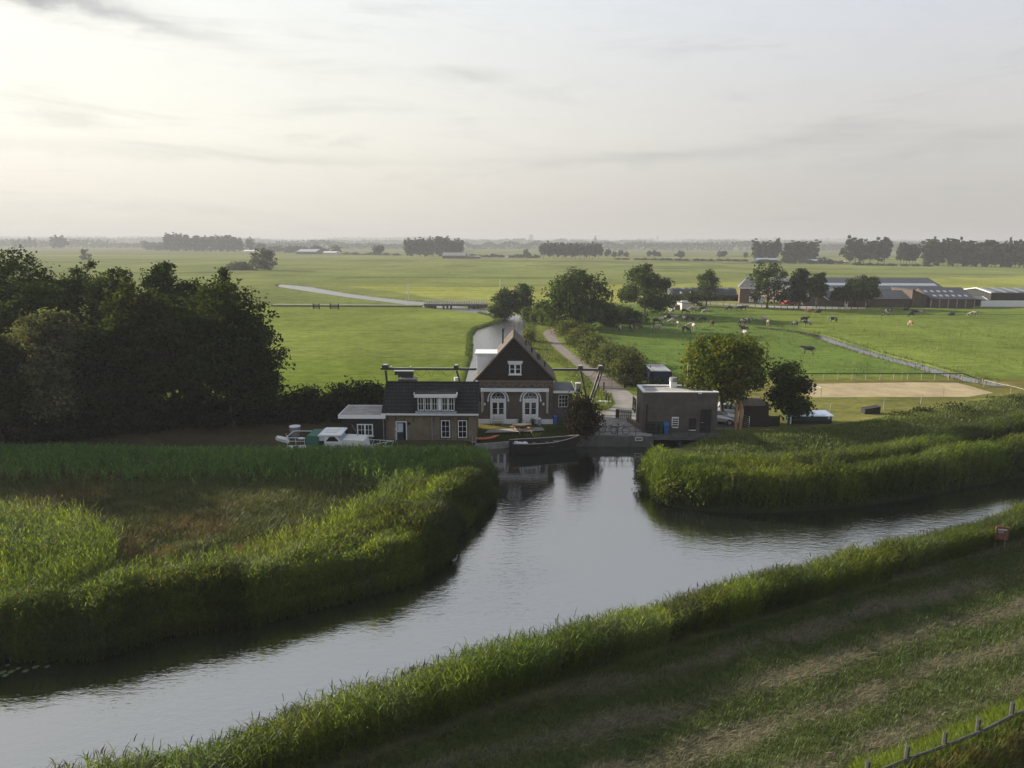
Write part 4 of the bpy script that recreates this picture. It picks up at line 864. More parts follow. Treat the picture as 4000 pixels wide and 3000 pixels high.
far(None, 'rnd', 2912, 1009, 986, 20, 'smallest hazy tree at the right end of the far hedge', 'far single trees')
far(None, 'rnd', 2056, 1008, 975, 28, 'single hazy tree left of the domed row', 'far single trees')
row(2, 1455, 1500, 1000, 1000, 961, 957, 28, ('rnd', 'rnd2'), 'one of two round hazy trees in the centre-left fields', 'pair in the centre-left fields', 1)
row(6, 2940, 3040, 1022, 1024, 946, 946, 34, ('pop', 'pop2', 'rnd2'), 'poplar of the first grey clump left of the blue-roofed sheds', 'first poplar clump on the right', 5)
row(8, 3060, 3188, 1024, 1026, 948, 944, 32, ('pop2', 'pop'), 'poplar of the second grey clump on the right horizon', 'second poplar clump on the right', 5)
row(6, 3300, 3470, 1030, 1032, 935, 940, 62, ('rnd', 'rnd2'), 'big hazy tree of the double dome on the right horizon', 'trees of the double dome', 5)
row(6, 3512, 3582, 1036, 1036, 956, 956, 36, ('rnd2',), 'bare-stemmed tree of the small airy row right of the double dome', 'small airy row', 4)
row(22, 3600, 4010, 1038, 1046, 942, 952, 46, ('pop', 'pop2', 'rnd', 'pop2', 'rnd2'), 'dark tall tree of the row running off the right edge', 'trees of the dark right row', 6)
row(2, 205, 262, 975, 975, 923, 924, 46, ('rnd',), 'one of two round hazy trees at the far left horizon', 'pair at the far left', 1)
row(5, 45, 150, 970, 970, 932, 934, 14, ('pop',), 'slim hazy poplar at the far left horizon', 'slim poplars at the far left', 3)
row(5, 560, 640, 975, 980, 945, 948, 34, ('rnd', 'bsh'), 'low hazy tree left of the long poplar row', 'low trees left of the poplar row', 3)
row(9, 1000, 1330, 984, 992, 955, 966, 52, ('rnd', 'bsh'), 'hazy tree round the white-roofed far farm', 'trees round the white-roofed far farm', 4)
row(7, 1340, 1560, 994, 998, 984, 986, 40, ('bsh',), 'low hazy bush on the centre-left field edge', 'bushes on the centre-left field edge', 2)
row(10, 1830, 2110, 1003, 1008, 990, 993, 40, ('bsh',), 'low hazy bush between the dense clump and the domed row', 'bushes between the far clumps', 2)
row(16, 2400, 2930, 1014, 1022, 1005, 1010, 42, ('bsh',), 'low dark bush of the far hedge in the middle distance', 'bushes of the far hedge', 1)
row(10, 2935, 3300, 1027, 1032, 1008, 1012, 44, ('bsh', 'rnd'), 'low bush round the blue-roofed sheds', 'bushes round the blue sheds', 4)
row(7, 3330, 3640, 1036, 1041, 1024, 1028, 46, ('bsh',), 'low bush at the foot of the right tree rows', 'bushes under the right rows', 2)
# woods that read as one mass on the horizon
def woods(label, Y, px0, px1, hm, n, seed):
    r = np.random.default_rng(seed); x = X(px0, Y) + (X(px1, Y) - X(px0, Y)) * r.random(n); y = Y + r.random(n) * Y * .12
    prof = hm * (.35 + .75 * fbm(x, x * 0 + seed, Y * .045, seed)) * np.clip(.6 + .8 * vn(x, x * 0, Y * .012, seed + 2), .6, 1.15)
    z = prof * r.random(n) ** .6; c = np.c_[x, y, z]; nr = r.normal(size=(n, 3)) + np.array([0, -.2, .6])
    o = link('woods', rawmesh('woods', *leafquads(c, nr, (Y * .0026) * (.6 + .8 * r.random(n)), jit(r, n, (.035, .048, .022), .25), r)), 'hazewood'); return tag(o, label, 'woods', kind='stuff')
woods('hazy belt of woods across the middle of the horizon', 1700, -300, 4300, 21, 22000, 401)
woods('paler wooded horizon line behind the first belt', 2900, -300, 4300, 32, 20000, 402)
woods('palest blue-grey wooded skyline', 4600, -400, 4400, 46, 16000, 403)

# ------------------------------------------------------------------ gabled pumping-station house
def gabled_house():
    Y = 69.6; Yb = 75.2; q = lambda px, py: P(px, py, Y)
    t = thing('gabled_house', 'dark brick gabled house with brown tiled gable and two white arched doors on the quay', 'house', (0.4, Y, 0))
    xl, xr = q(1868, 1560)[0], q(2160, 1560)[0]; ze = q(2010, 1486)[2]; xa, za = q(2007, 1312)[0], q(2007, 1312)[2]
    exl, exr = q(1850, 1487)[0], q(2175, 1487)[0]
    zp = q(2000, 1637)[2]
    MB().prism([(xl, 0), (xr, 0), (xr, ze), (xl, ze)], Y, Yb).build('wall', 'brownbrick', t)
    MB().prism([(exl + .25, ze + .002), (exr - .25, ze + .002), (xa, za - .16)], Y - .05, Yb).build('gable', 'tilehang', t)
    pieces('plinth', 'white', t, [MB().box(a, b, Y - .06, Y + .1, 0, zp) for a, b in ((xl - .04, q(1914, 1640)[0]), (q(1977, 1640)[0], q(2040, 1640)[0]), (q(2103, 1640)[0], xr + .03))])
    # roof: two thick slopes, barge boards, ridge and finials
    yo, yk = Y - .28, Yb + .25
    rf = MB(); rf.slab([(exl, yo, ze), (xa, yo, za), (xa, yk, za), (exl, yk, ze)], .14); rf.slab([(xa, yo, za), (exr, yo, ze), (exr, yk, ze), (xa, yk, za)], .14)
    roof = rf.build('roof', 'tilered', t)
    for y0 in (yo - .05, yk): b = MB(); b.prism([(exl - .02, ze - .18), (xa, za - .17), (xa, za + .03), (exl - .02, ze + .02)], y0, y0 + .05); b.prism([(xa, za - .17), (exr + .02, ze - .18), (exr + .02, ze + .02), (xa, za + .03)], y0, y0 + .05); b.build('barge_board', 'wood', roof)
    MB().limb([(xa, yo, za + .02), (xa, yk, za + .02)], [.09, .09], 8).build('ridge', 'tilehang', roof)
    for y0 in (yo, yk): MB().cyl((xa, y0, za), (xa, y0, za + .35), .07, .05).ball((xa, y0, za + .42), (.08, .08, .12)).build('finial', 'wood', roof)
    sl = (za - ze) / (xa - exl); sr = (za - ze) / (exr - xa)
    x0 = q(1962, 1320)[0]; zz = za - (xa - x0) * sl; MB().cyl((x0, Y + 3.6, zz - .2), (x0, Y + 3.6, zz + 1.35), .1, .1, 10).cyl((x0, Y + 3.6, zz + 1.25), (x0, Y + 3.6, zz + 1.6), .17, .17, 10).build('chimney', 'darksteel', roof)
    for px, dy in ((2056, 2.6), (2079, 1.6), (2102, 1.4), (2110, 2.2), (2131, 1.2)):
        x0 = q(px, 1400)[0]; zz = za - (x0 - xa) * sr; MB().cyl((x0, Y + dy, zz - .2), (x0, Y + dy, zz + .5), .08, .08, 8).cyl((x0, Y + dy, zz + .46), (x0, Y + dy, zz + .55), .12, .12, 8).build('vent_pipe', 'darksteel', roof)
    # white dormer on the left slope
    x1 = exl - .02; zc = Z(1378, Y + 1.2); zb = Z(1458, Y + 1.2); xin = xa - (za - zc) / sl
    dm = MB().prism([(x1 + .35, zb - .1), (xa - (za - (zb - .1)) / sl + .1, zb - .1), (xin + .15, zc - .1), (x1 + .35, zc - .1)], Y + .9, Y + 3.3).build('dormer', 'white', roof)
    MB().box(x1 + .10, xin + .3, Y + .72, Y + 3.48, zc - .1, zc).box(x1 + .2, xin + .2, Y + .8, Y + 3.4, zc - .24, zc - .102).build('cornice', 'white', dm)
    window(dm, Y + 1.15, Y + 3.05, zb + .15, zc - .35, x1 + .35, 2, 2, face='-x', fm='offwhite', gm='curtain', cas=2)
    # gable window with white surround
    gw = (q(1988, 1600)[0], q(2035, 1600)[0]); z0, z1 = q(2012, 1462)[2], q(2012, 1420)[2]
    f = window(t, gw[0], gw[1], z0, z1, Y - .06, 1, 2, fw=.11, bar=.04, cas=2, proud=.14, sill=True)
    MB().box(gw[0] - .1, gw[1] + .1, Y - .32, Y - .05, z1 + .002, z1 + .2).box(gw[0] - .16, gw[1] + .16, Y - .36, Y - .05, z1 + .2, z1 + .27).build('cornice', 'white', f)
    # eaves band of moulded brick arches and two small square vents
    mb = MB(); n = 9; zc = q(2000, 1512)[2]
    mb.box(xl - .03, xr + .03, Y - .07, Y - .02, ze - .16, ze - .004)
    for i in range(n): mb.arch(xl + (xr - xl) * (i + .5) / n, zc, .27, .38, Y - .07, Y + .02, 10)
    mb.build('arcade_frieze', 'archbrick', t)
    for px in (2023, 2076): c = q(px, 1505); MB().box(c[0] - .14, c[0] + .14, Y - .03, Y + .02, c[2] - .14, c[2] + .14).build('wall_vent', 'glass', t)
    # awning cassette with its two side guides
    a0, a1 = q(1879, 1522)[0], q(2144, 1522)[0]; z0, z1 = q(2000, 1529)[2], q(2000, 1516)[2]
    mb = MB().box(a0, a1, Y - .30, Y - .02, z0, z1); mb.build('awning', 'white', t, bevel=.03)
    mb = MB().box(a0 + .06, a0 + .13, Y - .24, Y - .17, q(2300, 1611)[2], z0 - .002).box(a0 + .2, a0 + .24, Y - .24, Y - .17, q(2300, 1605)[2], z0 - .002).box(a1 - .13, a1 - .06, Y - .24, Y - .17, q(2300, 1614)[2], z0 - .002).box(a1 - .26, a1 - .22, Y - .24, Y - .17, q(2300, 1612)[2], z0 - .002); mb.build('awning_guide', 'offwhite', t)
    # doors
    for px in (1946, 2072):
        cx = q(px, 1600)[0]; hw = (q(px + 31, 1600)[0] - q(px - 31, 1600)[0]) / 2; zs = q(px, 1562)[2]
        d = thing('arched_door', None, None)
        d.parent = t; d.location = (0, 0, 0); W[d.name] = W[t.name]
        f = MB(); f.box(cx - hw, cx - hw + .16, Y - .09, Y + .02, 0, zs).box(cx + hw - .16, cx + hw, Y - .09, Y + .02, 0, zs).box(cx - hw, cx + hw, Y - .11, Y + .02, zs + .002, zs + .14)
        f.arch(cx, zs + .14, hw - .12, hw, Y - .09, Y + .02, 18); f.build('door_frame', 'white', d)
        h = MB().arch(cx, zs + .05, hw + .16, hw + .26, Y - .16, Y + .02, 20); h.box(cx - hw - .30, cx - hw - .14, Y - .17, Y + .02, zs - .14, zs + .049).box(cx + hw + .14, cx + hw + .30, Y - .17, Y + .02, zs - .14, zs + .049); h.build('hood_mould', 'white', d)
        gl = MB(); n = 16; ri = hw - .11; gl.add([(cx + ri * math.cos(math.pi * i / n), Y - .025, zs + .14 + ri * math.sin(math.pi * i / n)) for i in range(n + 1)], [tuple(range(n + 1))]); gl.build('fanlight', 'glass', d)
        tr = MB().ring((cx, Y - .05, zs + .14 + ri * .56), ri * .33, .016, n=14, m=5)
        for k in range(4): tr.ring((cx - ri * .66 + k * ri * .44, Y - .05, zs + .14), ri * .30, .015, n=9, m=4, a0=0, a1=math.pi)
        tr.build('tracery', 'white', d)
        for s in (-1, 1):
            e0, e1 = (cx - hw + .162, cx - .006) if s < 0 else (cx + .006, cx + hw - .162)
            lf = MB().box(e0, e1, Y - .06, Y + .02, .04, zs - .002).build('door_leaf', 'white', d)
            zg0, zg1 = q(px, 1617)[2], q(px, 1572)[2]; g = MB()
            g.box(e0 + .09, e1 - .09, Y - .075, Y - .05, zg0, (zg0 + zg1) / 2 - .02).box(e0 + .09, e1 - .09, Y - .075, Y - .05, (zg0 + zg1) / 2 + .02, zg1); g.build('pane', 'glass', lf)
            MB().box(e0 + .1, e1 - .1, Y - .08, Y - .055, .15, zg0 - .2).build('panel', 'offwhite', lf)
        MB().cyl((cx + .07, Y - .12, 1.0), (cx + .19, Y - .12, 1.0), .015).build('handle', 'iron', d)
    for px in (1893.5, 2122.5): c = q(px, 1578); MB().box(c[0] - .09, c[0] + .09, Y - .16, Y + .01, c[2] - .11, c[2] + .11).build('wall_lamp', 'offwhite', t, bevel=.02)
    # flat-roofed side wing
    w0, w1 = xr + .02, q(2237, 1550)[0]; zt_ = q(2200, 1531)[2]; wg = MB().box(w0, w1, Y + .35, Y + 4.6, 0, zt_ - .1).build('side_wing', 'greybrick', t)
    MB().box(w0 - .0, w1 + .22, Y + .06, Y + 4.85, zt_ - .1, zt_ + .06).build('flat_roof', 'bitumendark', wg); MB().box(w0, w1 + .24, Y + .0, Y + .058, zt_ - .14, zt_ + .1).box(w1 + .222, w1 + .30, Y + .0, Y + 4.9, zt_ - .14, zt_ + .13).build('fascia', 'offwhite', wg)
    p0, p1 = P(2181, 1590, Y + .3), P(2220, 1543, Y + .3); window(wg, p0[0], p1[0], p0[2], p1[2], Y + .35, 3, 3, fw=.05, bar=.03, fm='offwhite', name='window')
    return t
gabled_house()

def box_with_cap(nm, lb, cat, c, m, cap): pass
# ------------------------------------------------------------------ cottage with tiled roof
def cottage():
    Y = 63.5; q = lambda px, py: P(px, py, Y)
    t = thing('cottage', 'long yellow-brick cottage with dark pantile roof and five-light dormer', 'house', (-7.5, Y, 0))
    xl, xr = q(1507, 1660)[0], q(1859, 1660)[0]; e0, e1 = P(1492, 1613, Y - .4), P(1867, 1617, Y - .4); ze = e0[2]
    Yr = 65.9; r0, r1 = P(1499.5, 1493, Yr), P(1867, 1496, Yr); zr = r0[2]; Yb = 2 * Yr - Y
    MB().box(xl, xr, Y, Yb, -.3, ze - .02).prism([(Y + .02, ze - .02), (Yb - .02, ze - .02), (Yr, zr - .2)], xl, xr, 'x').build('wall', 'yellowbrick', t)
    rf = MB(); rf.slab([(e0[0], Y - .4, ze), (e1[0], Y - .4, ze), (e1[0], Yr, zr), (e0[0], Yr, zr)], .14); rf.slab([(e0[0], Yr, zr), (e1[0], Yr, zr), (e1[0], Yb + .4, ze), (e0[0], Yb + .4, ze)], .14); roof = rf.build('roof', 'tile', t)
    MB().limb([(e0[0], Yr, zr + .02), (e1[0], Yr, zr + .02)], [.1, .1], 8).build('ridge', 'tile', roof)
    for x in (e0[0] - .05, e1[0] - .0): mb = MB(); mb.prism([(Y - .42, ze - .2), (Yr, zr - .16), (Yr, zr + .08), (Y - .42, ze + .06)], x, x + .05, 'x'); mb.prism([(Yr, zr - .16), (Yb + .4, ze - .2), (Yb + .4, ze + .06), (Yr, zr + .08)], x, x + .05, 'x'); mb.build('barge_board', 'darkpaint', roof)
    MB().box(e0[0] - .06, e1[0] + .06, Y - .53, Y - .41, ze - .19, ze - .04).build('gutter', 'offwhite', t)
    x = q(1687, 1600)[0]; MB().cyl((x, Y - .08, -.1), (x, Y - .08, ze - .35), .045).cyl((x, Y - .08, ze - .35), (x, Y - .45, ze - .19), .045).build('downpipe', 'lead', t)
    # dormer
    ds = (zr - ze) / (Yr - Y + .4); yd = Y + .28; a, b = P(1627, 1545, yd), P(1783, 1545, yd); zt_ = P(1700, 1534, yd)[2]; zs = P(1700, 1600, yd)[2]
    yfront = Y - .4 + (zs - .12 - ze) / ds
    yroof = lambda z: Y - .4 + (z - ze) / ds
    dm = MB().prism([(yroof(zs - .1), zs - .12), (yroof(zt_ - .1) + .3, zt_ - .15), (yroof(zs - .1), zt_ - .15)], a[0] + .1, b[0] - .1, 'x').build('dormer', 'darkpaint', roof)
    yd = yroof(zs - .1)
    MB().slab([(a[0] - .08, yd - .2, zt_ - .03), (b[0] + .08, yd - .2, zt_ - .03), (b[0] + .08, yroof(zt_ + .06) + .2, zt_ + .06), (a[0] - .08, yroof(zt_ + .06) + .2, zt_ + .06)], .12).build('dormer_roof', 'darkfelt', dm)
    MB().box(a[0] - .1, b[0] + .1, yd - .26, yd - .202, zt_ - .28, zt_ + .02).box(a[0] - .14, a[0] - .08, yd - .26, yd + .1, zt_ - .1, zt_ + .14).box(b[0] + .08, b[0] + .14, yd - .26, yd + .1, zt_ - .1, zt_ + .14).build('fascia', 'white', dm)
    MB().slab([(a[0] - .05, yd - .22, zs - .24), (b[0] + .05, yd - .22, zs - .24), (b[0] + .05, yd + .02, zs + .0), (a[0] - .05, yd + .02, zs + .0)], .04).build('flashing', 'lead', dm)
    z0, z1 = zs + .06, zt_ - .3
    for p0, p1 in ((1632, 1656), (1659.3, 1683), (1685.5, 1709), (1725.3, 1749), (1751.5, 1775)): window(dm, P(p0, 1570, yd)[0], P(p1, 1570, yd)[0], z0, z1, yd, 2, 2, fw=.06, bar=.03)
    MB().box(P(1711.5, 1570, yd)[0], P(1723, 1570, yd)[0], yd - .05, yd + .02, z0, z1).build('panel', 'white', dm, bevel=.02)
    # ground floor
    for k, (p0, p1) in enumerate(((1721.8, 1757.5), (1788, 1824))):
        w_ = window(t, q(p0, 1600)[0], q(p1, 1600)[0], q(1750, 1709.5)[2], q(1750, 1641)[2], Y, 2, 3, fw=.075, bar=.035, gm='curtain' if k == 0 else 'glass')
        MB().box(q(p0, 1600)[0] - .1, q(p1, 1600)[0] + .1, Y - .02, Y + .02, q(1750, 1709.5)[2] - .1, q(1750, 1641)[2] + .08).build('surround', 'darkpaint', w_)
        MB().box(q(p0, 1600)[0] - .12, q(p1, 1600)[0] + .12, Y - .012, Y + .02, q(1750, 1641)[2] + .09, q(1750, 1641)[2] + .28).build('lintel', 'brownbrick', w_)
    d0, d1 = q(1544.5, 1600)[0], q(1587.5, 1600)[0]; zt_ = q(1560, 1649)[2]
    f = MB().box(d0, d0 + .08, Y - .06, Y + .02, -.1, zt_).box(d1 - .08, d1, Y - .06, Y + .02, -.1, zt_).box(d0, d1, Y - .065, Y + .02, zt_ + .002, zt_ + .09).build('door', 'white', t)
    MB().box(d0 + .082, d1 - .082, Y - .012, Y + .02, -.1, zt_).build('doorway', 'glass', f)  # dark sheet paints the unlit room seen through the open door
    lf = MB().box(d0 + .09, d0 + .70, Y - .05, Y - .014, .02, zt_ - .02).build('door_leaf', 'darkpaint', f); 
    MB().box(d0 + .14, d0 + .66, Y - .062, Y - .052, .75, zt_ - .10).build('door_glass', 'curtain', f)
    c = q(1598, 1653); MB().box(c[0] - .1, c[0] + .1, Y - .18, Y + .01, c[2] - .12, c[2] + .12).build('wall_lamp', 'black', t, bevel=.02)
    mb = MB()
    for u in (180, 325, 495, 660, 860, 1050, 1415, 1700): c = q(1480 + u * .2049, 1636); mb.box(c[0] - .025, c[0] + .025, Y - .03, Y + .01, c[2] - .22, c[2] + .2)
    mb.build('wall_anchors', 'iron', t); t.children[-1]['kind'] = 'thing'
    x = P(1781, 1480, 66.5)[0]; zc = P(1781, 1494, 66.6)[2]; MB().cyl((x, 66.6, zc - .7), (x, 66.6, zc + .28), .12, .12, 10).cyl((x, 66.6, zc + .2), (x, 66.6, zc + .5), .2, .2, 10).build('chimney', 'offwhite', roof)
    return t
cottage()
def shed():
    Y = 63.2; q = lambda px, py: P(px, py, Y)
    t = thing('black_shed', 'black boarded lean-to with flat roof and broad white fascia', 'shed', (-14, Y, 0))
    zf = P(1420, 1626, Y - .3)[2]; x0 = q(1341, 1660)[0]; x1 = q(1505, 1660)[0]; yb = Y + 3.6
    MB().box(x0, x1, Y, yb, -.3, zf - .16).build('wall', 'black', t)
    r = MB().box(x0 - .3, x1 + .06, Y - .3, yb + .2, zf - .155, zf + .04).build('flat_roof', 'bitumen', t)
    MB().box(x0 - .36, x1 + .1, Y - .36, Y - .302, zf - .22, zf + .12).box(x0 - .36, x0 - .302, Y - .30, yb + .25, zf - .2, zf + .12).box(x0 - .3, x1 + .06, yb + .202, yb + .25, zf - .15, zf + .1).build('fascia', 'white', r)
    window(t, q(1392, 1600)[0], q(1454.5, 1600)[0], q(1420, 1702)[2], q(1420, 1656)[2], Y, 2, 2, fw=.1, bar=.04, cas=2, sill=True)
    x = q(1496.5, 1600)[0]; MB().cyl((x, Y - .06, -.1), (x, Y - .06, zf - .2), .035).build('downpipe', 'lead', t)
    x0, x1 = q(1393, 1600)[0], q(1453, 1600)[0]; mb = MB().box(x0, x1, Y - .25, Y - .22, .30, .34)
    for i in range(14): mb.box(x0 + (x1 - x0) * i / 14, x0 + (x1 - x0) * i / 14 + .05, Y - .25, Y - .22, -.1, .298)
    mb.build('slat_rack', 'grey', t)
shed()

# ------------------------------------------------------------------ brick pump building
def pump_building():
    Y = 66.45; q = lambda px, py: P(px, py, Y)
    t = thing('pump_building', 'square dark brick pump building with flat gravel roof and white coping', 'building', (16.2, Y, 0))
    x0, x1 = q(2510, 1600)[0], q(2803, 1600)[0]; zt_ = q(2650, 1530)[2]
    # the roof runs back until its rear edge shows at its photographed height
    Yb = Y
    while P(2600, 1503, Yb)[2] > zt_ and Yb < 80: Yb += .05
    wl = MB(); wl.box(x0, x1, Y, Y + .3, 0, zt_ - .1).box(x0, x1, Yb - .3, Yb, -.2, zt_ - .1).box(x0, x0 + .3, Y + .3, Yb - .3, -.2, zt_ - .1).box(x1 - .3, x1, Y + .3, Yb - .3, -.2, zt_ - .1); wl.build('wall', 'greybrick', t)
    rf = MB().box(x0 + .3, x1 - .3, Y + .3, Yb - .3, zt_ - .4, zt_ - .15).build('roof', 'gravelroof', t)
    MB().box(x0 - .03, x1 + .03, Y - .03, Y + .3, zt_ - .098, zt_).box(x0 - .03, x1 + .03, Yb - .3, Yb + .03, zt_ - .098, zt_).box(x0 - .03, x0 + .3, Y + .3, Yb - .3, zt_ - .098, zt_).box(x1 - .3, x1 + .03, Y + .3, Yb - .3, zt_ - .098, zt_).build('coping', 'offwhite', rf)
    yv = Y + 2.6; a, b = P(2619, 1518, yv), P(2644, 1493, yv); v = MB().box(a[0], b[0], yv, yv + .6, zt_ - .15, b[2]).build('roof_vent', 'offwhite', rf)
    MB().cyl(((a[0] + b[0]) / 2, yv + .3, b[2]), ((a[0] + b[0]) / 2, yv + .3, b[2] + .08), .2, .2, 12).cyl(((a[0] + b[0]) / 2, yv + .3, b[2] + .08), ((a[0] + b[0]) / 2, yv + .3, b[2] + .42), .42, .36, 14).build('cowl', 'grey', v, smooth=False)
    ya = Y + 2.4; p = P(2688, 1415, ya); MB().cyl((p[0], ya, zt_ - .32), (p[0], ya, p[2]), .022, .012, 6).cyl((p[0], ya, zt_ - .32), (p[0], ya, zt_ - .25), .2, .2, 10).build('antenna', 'offwhite', rf)
    c = q(2734, 1536); MB().box(c[0] - .16, c[0] + .16, Y - .12, Y + .01, c[2] - .05, c[2] + .05).build('wall_lamp', 'white', t)
    d0, d1 = q(2737, 1600)[0], q(2780, 1600)[0]; d = MB().box(d0, d1, Y - .03, Y + .02, .02, q(2300, 1597)[2]).build('door', 'black', t); MB().cyl((d0 + .08, Y - .09, 1.05), (d0 + .3, Y - .09, 1.05), .018).build('handle', 'steel', d)
    d0, d1 = q(2694, 1600)[0], q(2722, 1600)[0]; MB().box(d0, d1, Y - .03, Y + .02, q(2300, 1676)[2], q(2300, 1632)[2]).build('hatch', 'black', t); MB().box(d0, d1, Y - .05, Y + .02, q(2300, 1679)[2] - .02, q(2300, 1677)[2]).build('hatch_sill', 'white', t)
    d0, d1 = q(2626, 1600)[0], q(2653, 1600)[0]; lv = MB().box(d0, d1, Y - .05, Y + .02, q(2300, 1670)[2], q(2300, 1627)[2]); lo = lv.build('louvre', 'offwhite', t); mb = MB(); zz0, zz1 = q(2300, 1664)[2], q(2300, 1632)[2]
    for i in range(4): zc = zz0 + (zz1 - zz0) * (i + .5) / 4; mb.box(d0 + .08, d1 - .06, Y - .066, Y - .048, zc - .055, zc + .055)
    mb.build('slot', 'black', lo)
    MB().box(q(2524, 1600)[0], q(2530, 1600)[0], Y - .06, Y + .02, 0, q(2300, 1577)[2]).build('downpipe', 'black', t)  # black strip stands in for the dark recess panel, not a pipe
    # left side: window and door
    ly = lambda px, py: None
    window(t, Y + 3.7, Y + 5.4, 1.15, 2.45, x0, 1, 1, fw=.06, face='-x', fm='black', sill=True)
    MB().box(x0 - .04, x0 + .02, Y + 3.6, Y + 5.5, 1.06, 1.14).build('sill', 'white', t)
    MB().box(x0 - .03, x0 + .02, Y + 1.6, Y + 2.6, .02, 2.1).build('door', 'black', t)
    MB().ball((x0 - .08, Y + 2.1, 2.5), .09).build('wall_lamp', 'grey', t)
    return x0, x1, Y, Yb, zt_
pbx0, pbx1, pbY, pbYb, pbz = pump_building()

# quay and inlet below the pump building
q_ = thing('quay', 'dark concrete quay wall and deck over the water inlet', 'quay', (10, 65.3, 0))
pieces('quay_wall', 'darkconcrete', q_, [MB().box(5.5, 13.4, 64.95, 65.5, -2.2, .02), MB().box(18.55, 19.4, 64.9, 72, -2.2, -.02), MB().box(13.0, 13.4, 65.501, 72, -2.2, -.02)])
MB().box(13.41, 20.2, 64.9, 66.44, -.30, .015).build('deck', 'darkconcrete', q_); MB().box(15.9, 16.2, 65.4, 70, -2.2, -.302).build('pier', 'darkconcrete', q_)
MB().box(13.41, 18.5, 70.2, 70.5, -2.2, -.302).build('screen', 'black', q_); MB().box(13.41, 18.54, 66.441, 72.5, -.30, -.02).build('floor_slab', 'darkconcrete', q_)  # floor slab added to keep light from leaking into the inlet
MB().box(P(2470, 1700, 65.6)[0], 13.3, 65.02, 65.75, .022, .11).build('hatch', 'concrete', q_)
a, b = P(2481, 1722, 64.9), P(2510, 1709, 64.9); mb = MB(); mb.box(a[0], b[0], 64.9, 64.948, a[2], a[2] + .06).box(a[0], b[0], 64.9, 64.948, b[2] - .06, b[2]).box(a[0], a[0] + .06, 64.9, 64.948, a[2] + .061, b[2] - .061).box(b[0] - .06, b[0], 64.9, 64.948, a[2] + .061, b[2] - .061); mb.build('gauge_frame', 'offwhite', q_)
mb = MB().prism([(18.6, -.4), (21.8, -.25), (21.8, -1.6), (18.6, -1.6)], 63.0, 63.25).build('wing_wall', 'concrete', q_)
mb = MB(); 
for x in (6.6, 8.3, 10.0, 11.7, 13.4, 15.1, 16.8, 18.5, 20.0): mb.box(x - .025, x + .025, 65.0, 65.05, .016, 1.0)
q2 = thing('quay_railing', 'thin dark metal railing along the quay before the pump building', 'railing', (13, 65.0, 0)); mb.build('railing_posts', 'darksteel', q2)
MB().box(6.6, 20.05, 65.06, 65.10, .94, .98).box(6.6, 20.05, 65.06, 65.10, .45, .485).build('rail', 'darksteel', q2)
sw_ = thing('sheet_wall', 'low concrete retaining wall along the lawn by the water', 'wall', (-1.4, 64.2, 0))
mb = MB()
for (x0, y0), (x1, y1) in zip([(-3.4, 63.7), (-1.6, 64.05), (.6, 64.8), (3.5, 65.35)], [(-1.6, 64.05), (.6, 64.8), (3.5, 65.35), (5.48, 65.4)]): mb.prism([(x0, y0), (x1, y1), (x1, y1 + .22), (x0, y0 + .22)], -2.0, -.42, 'z')
mb.build('wall_body', 'concrete', sw_)

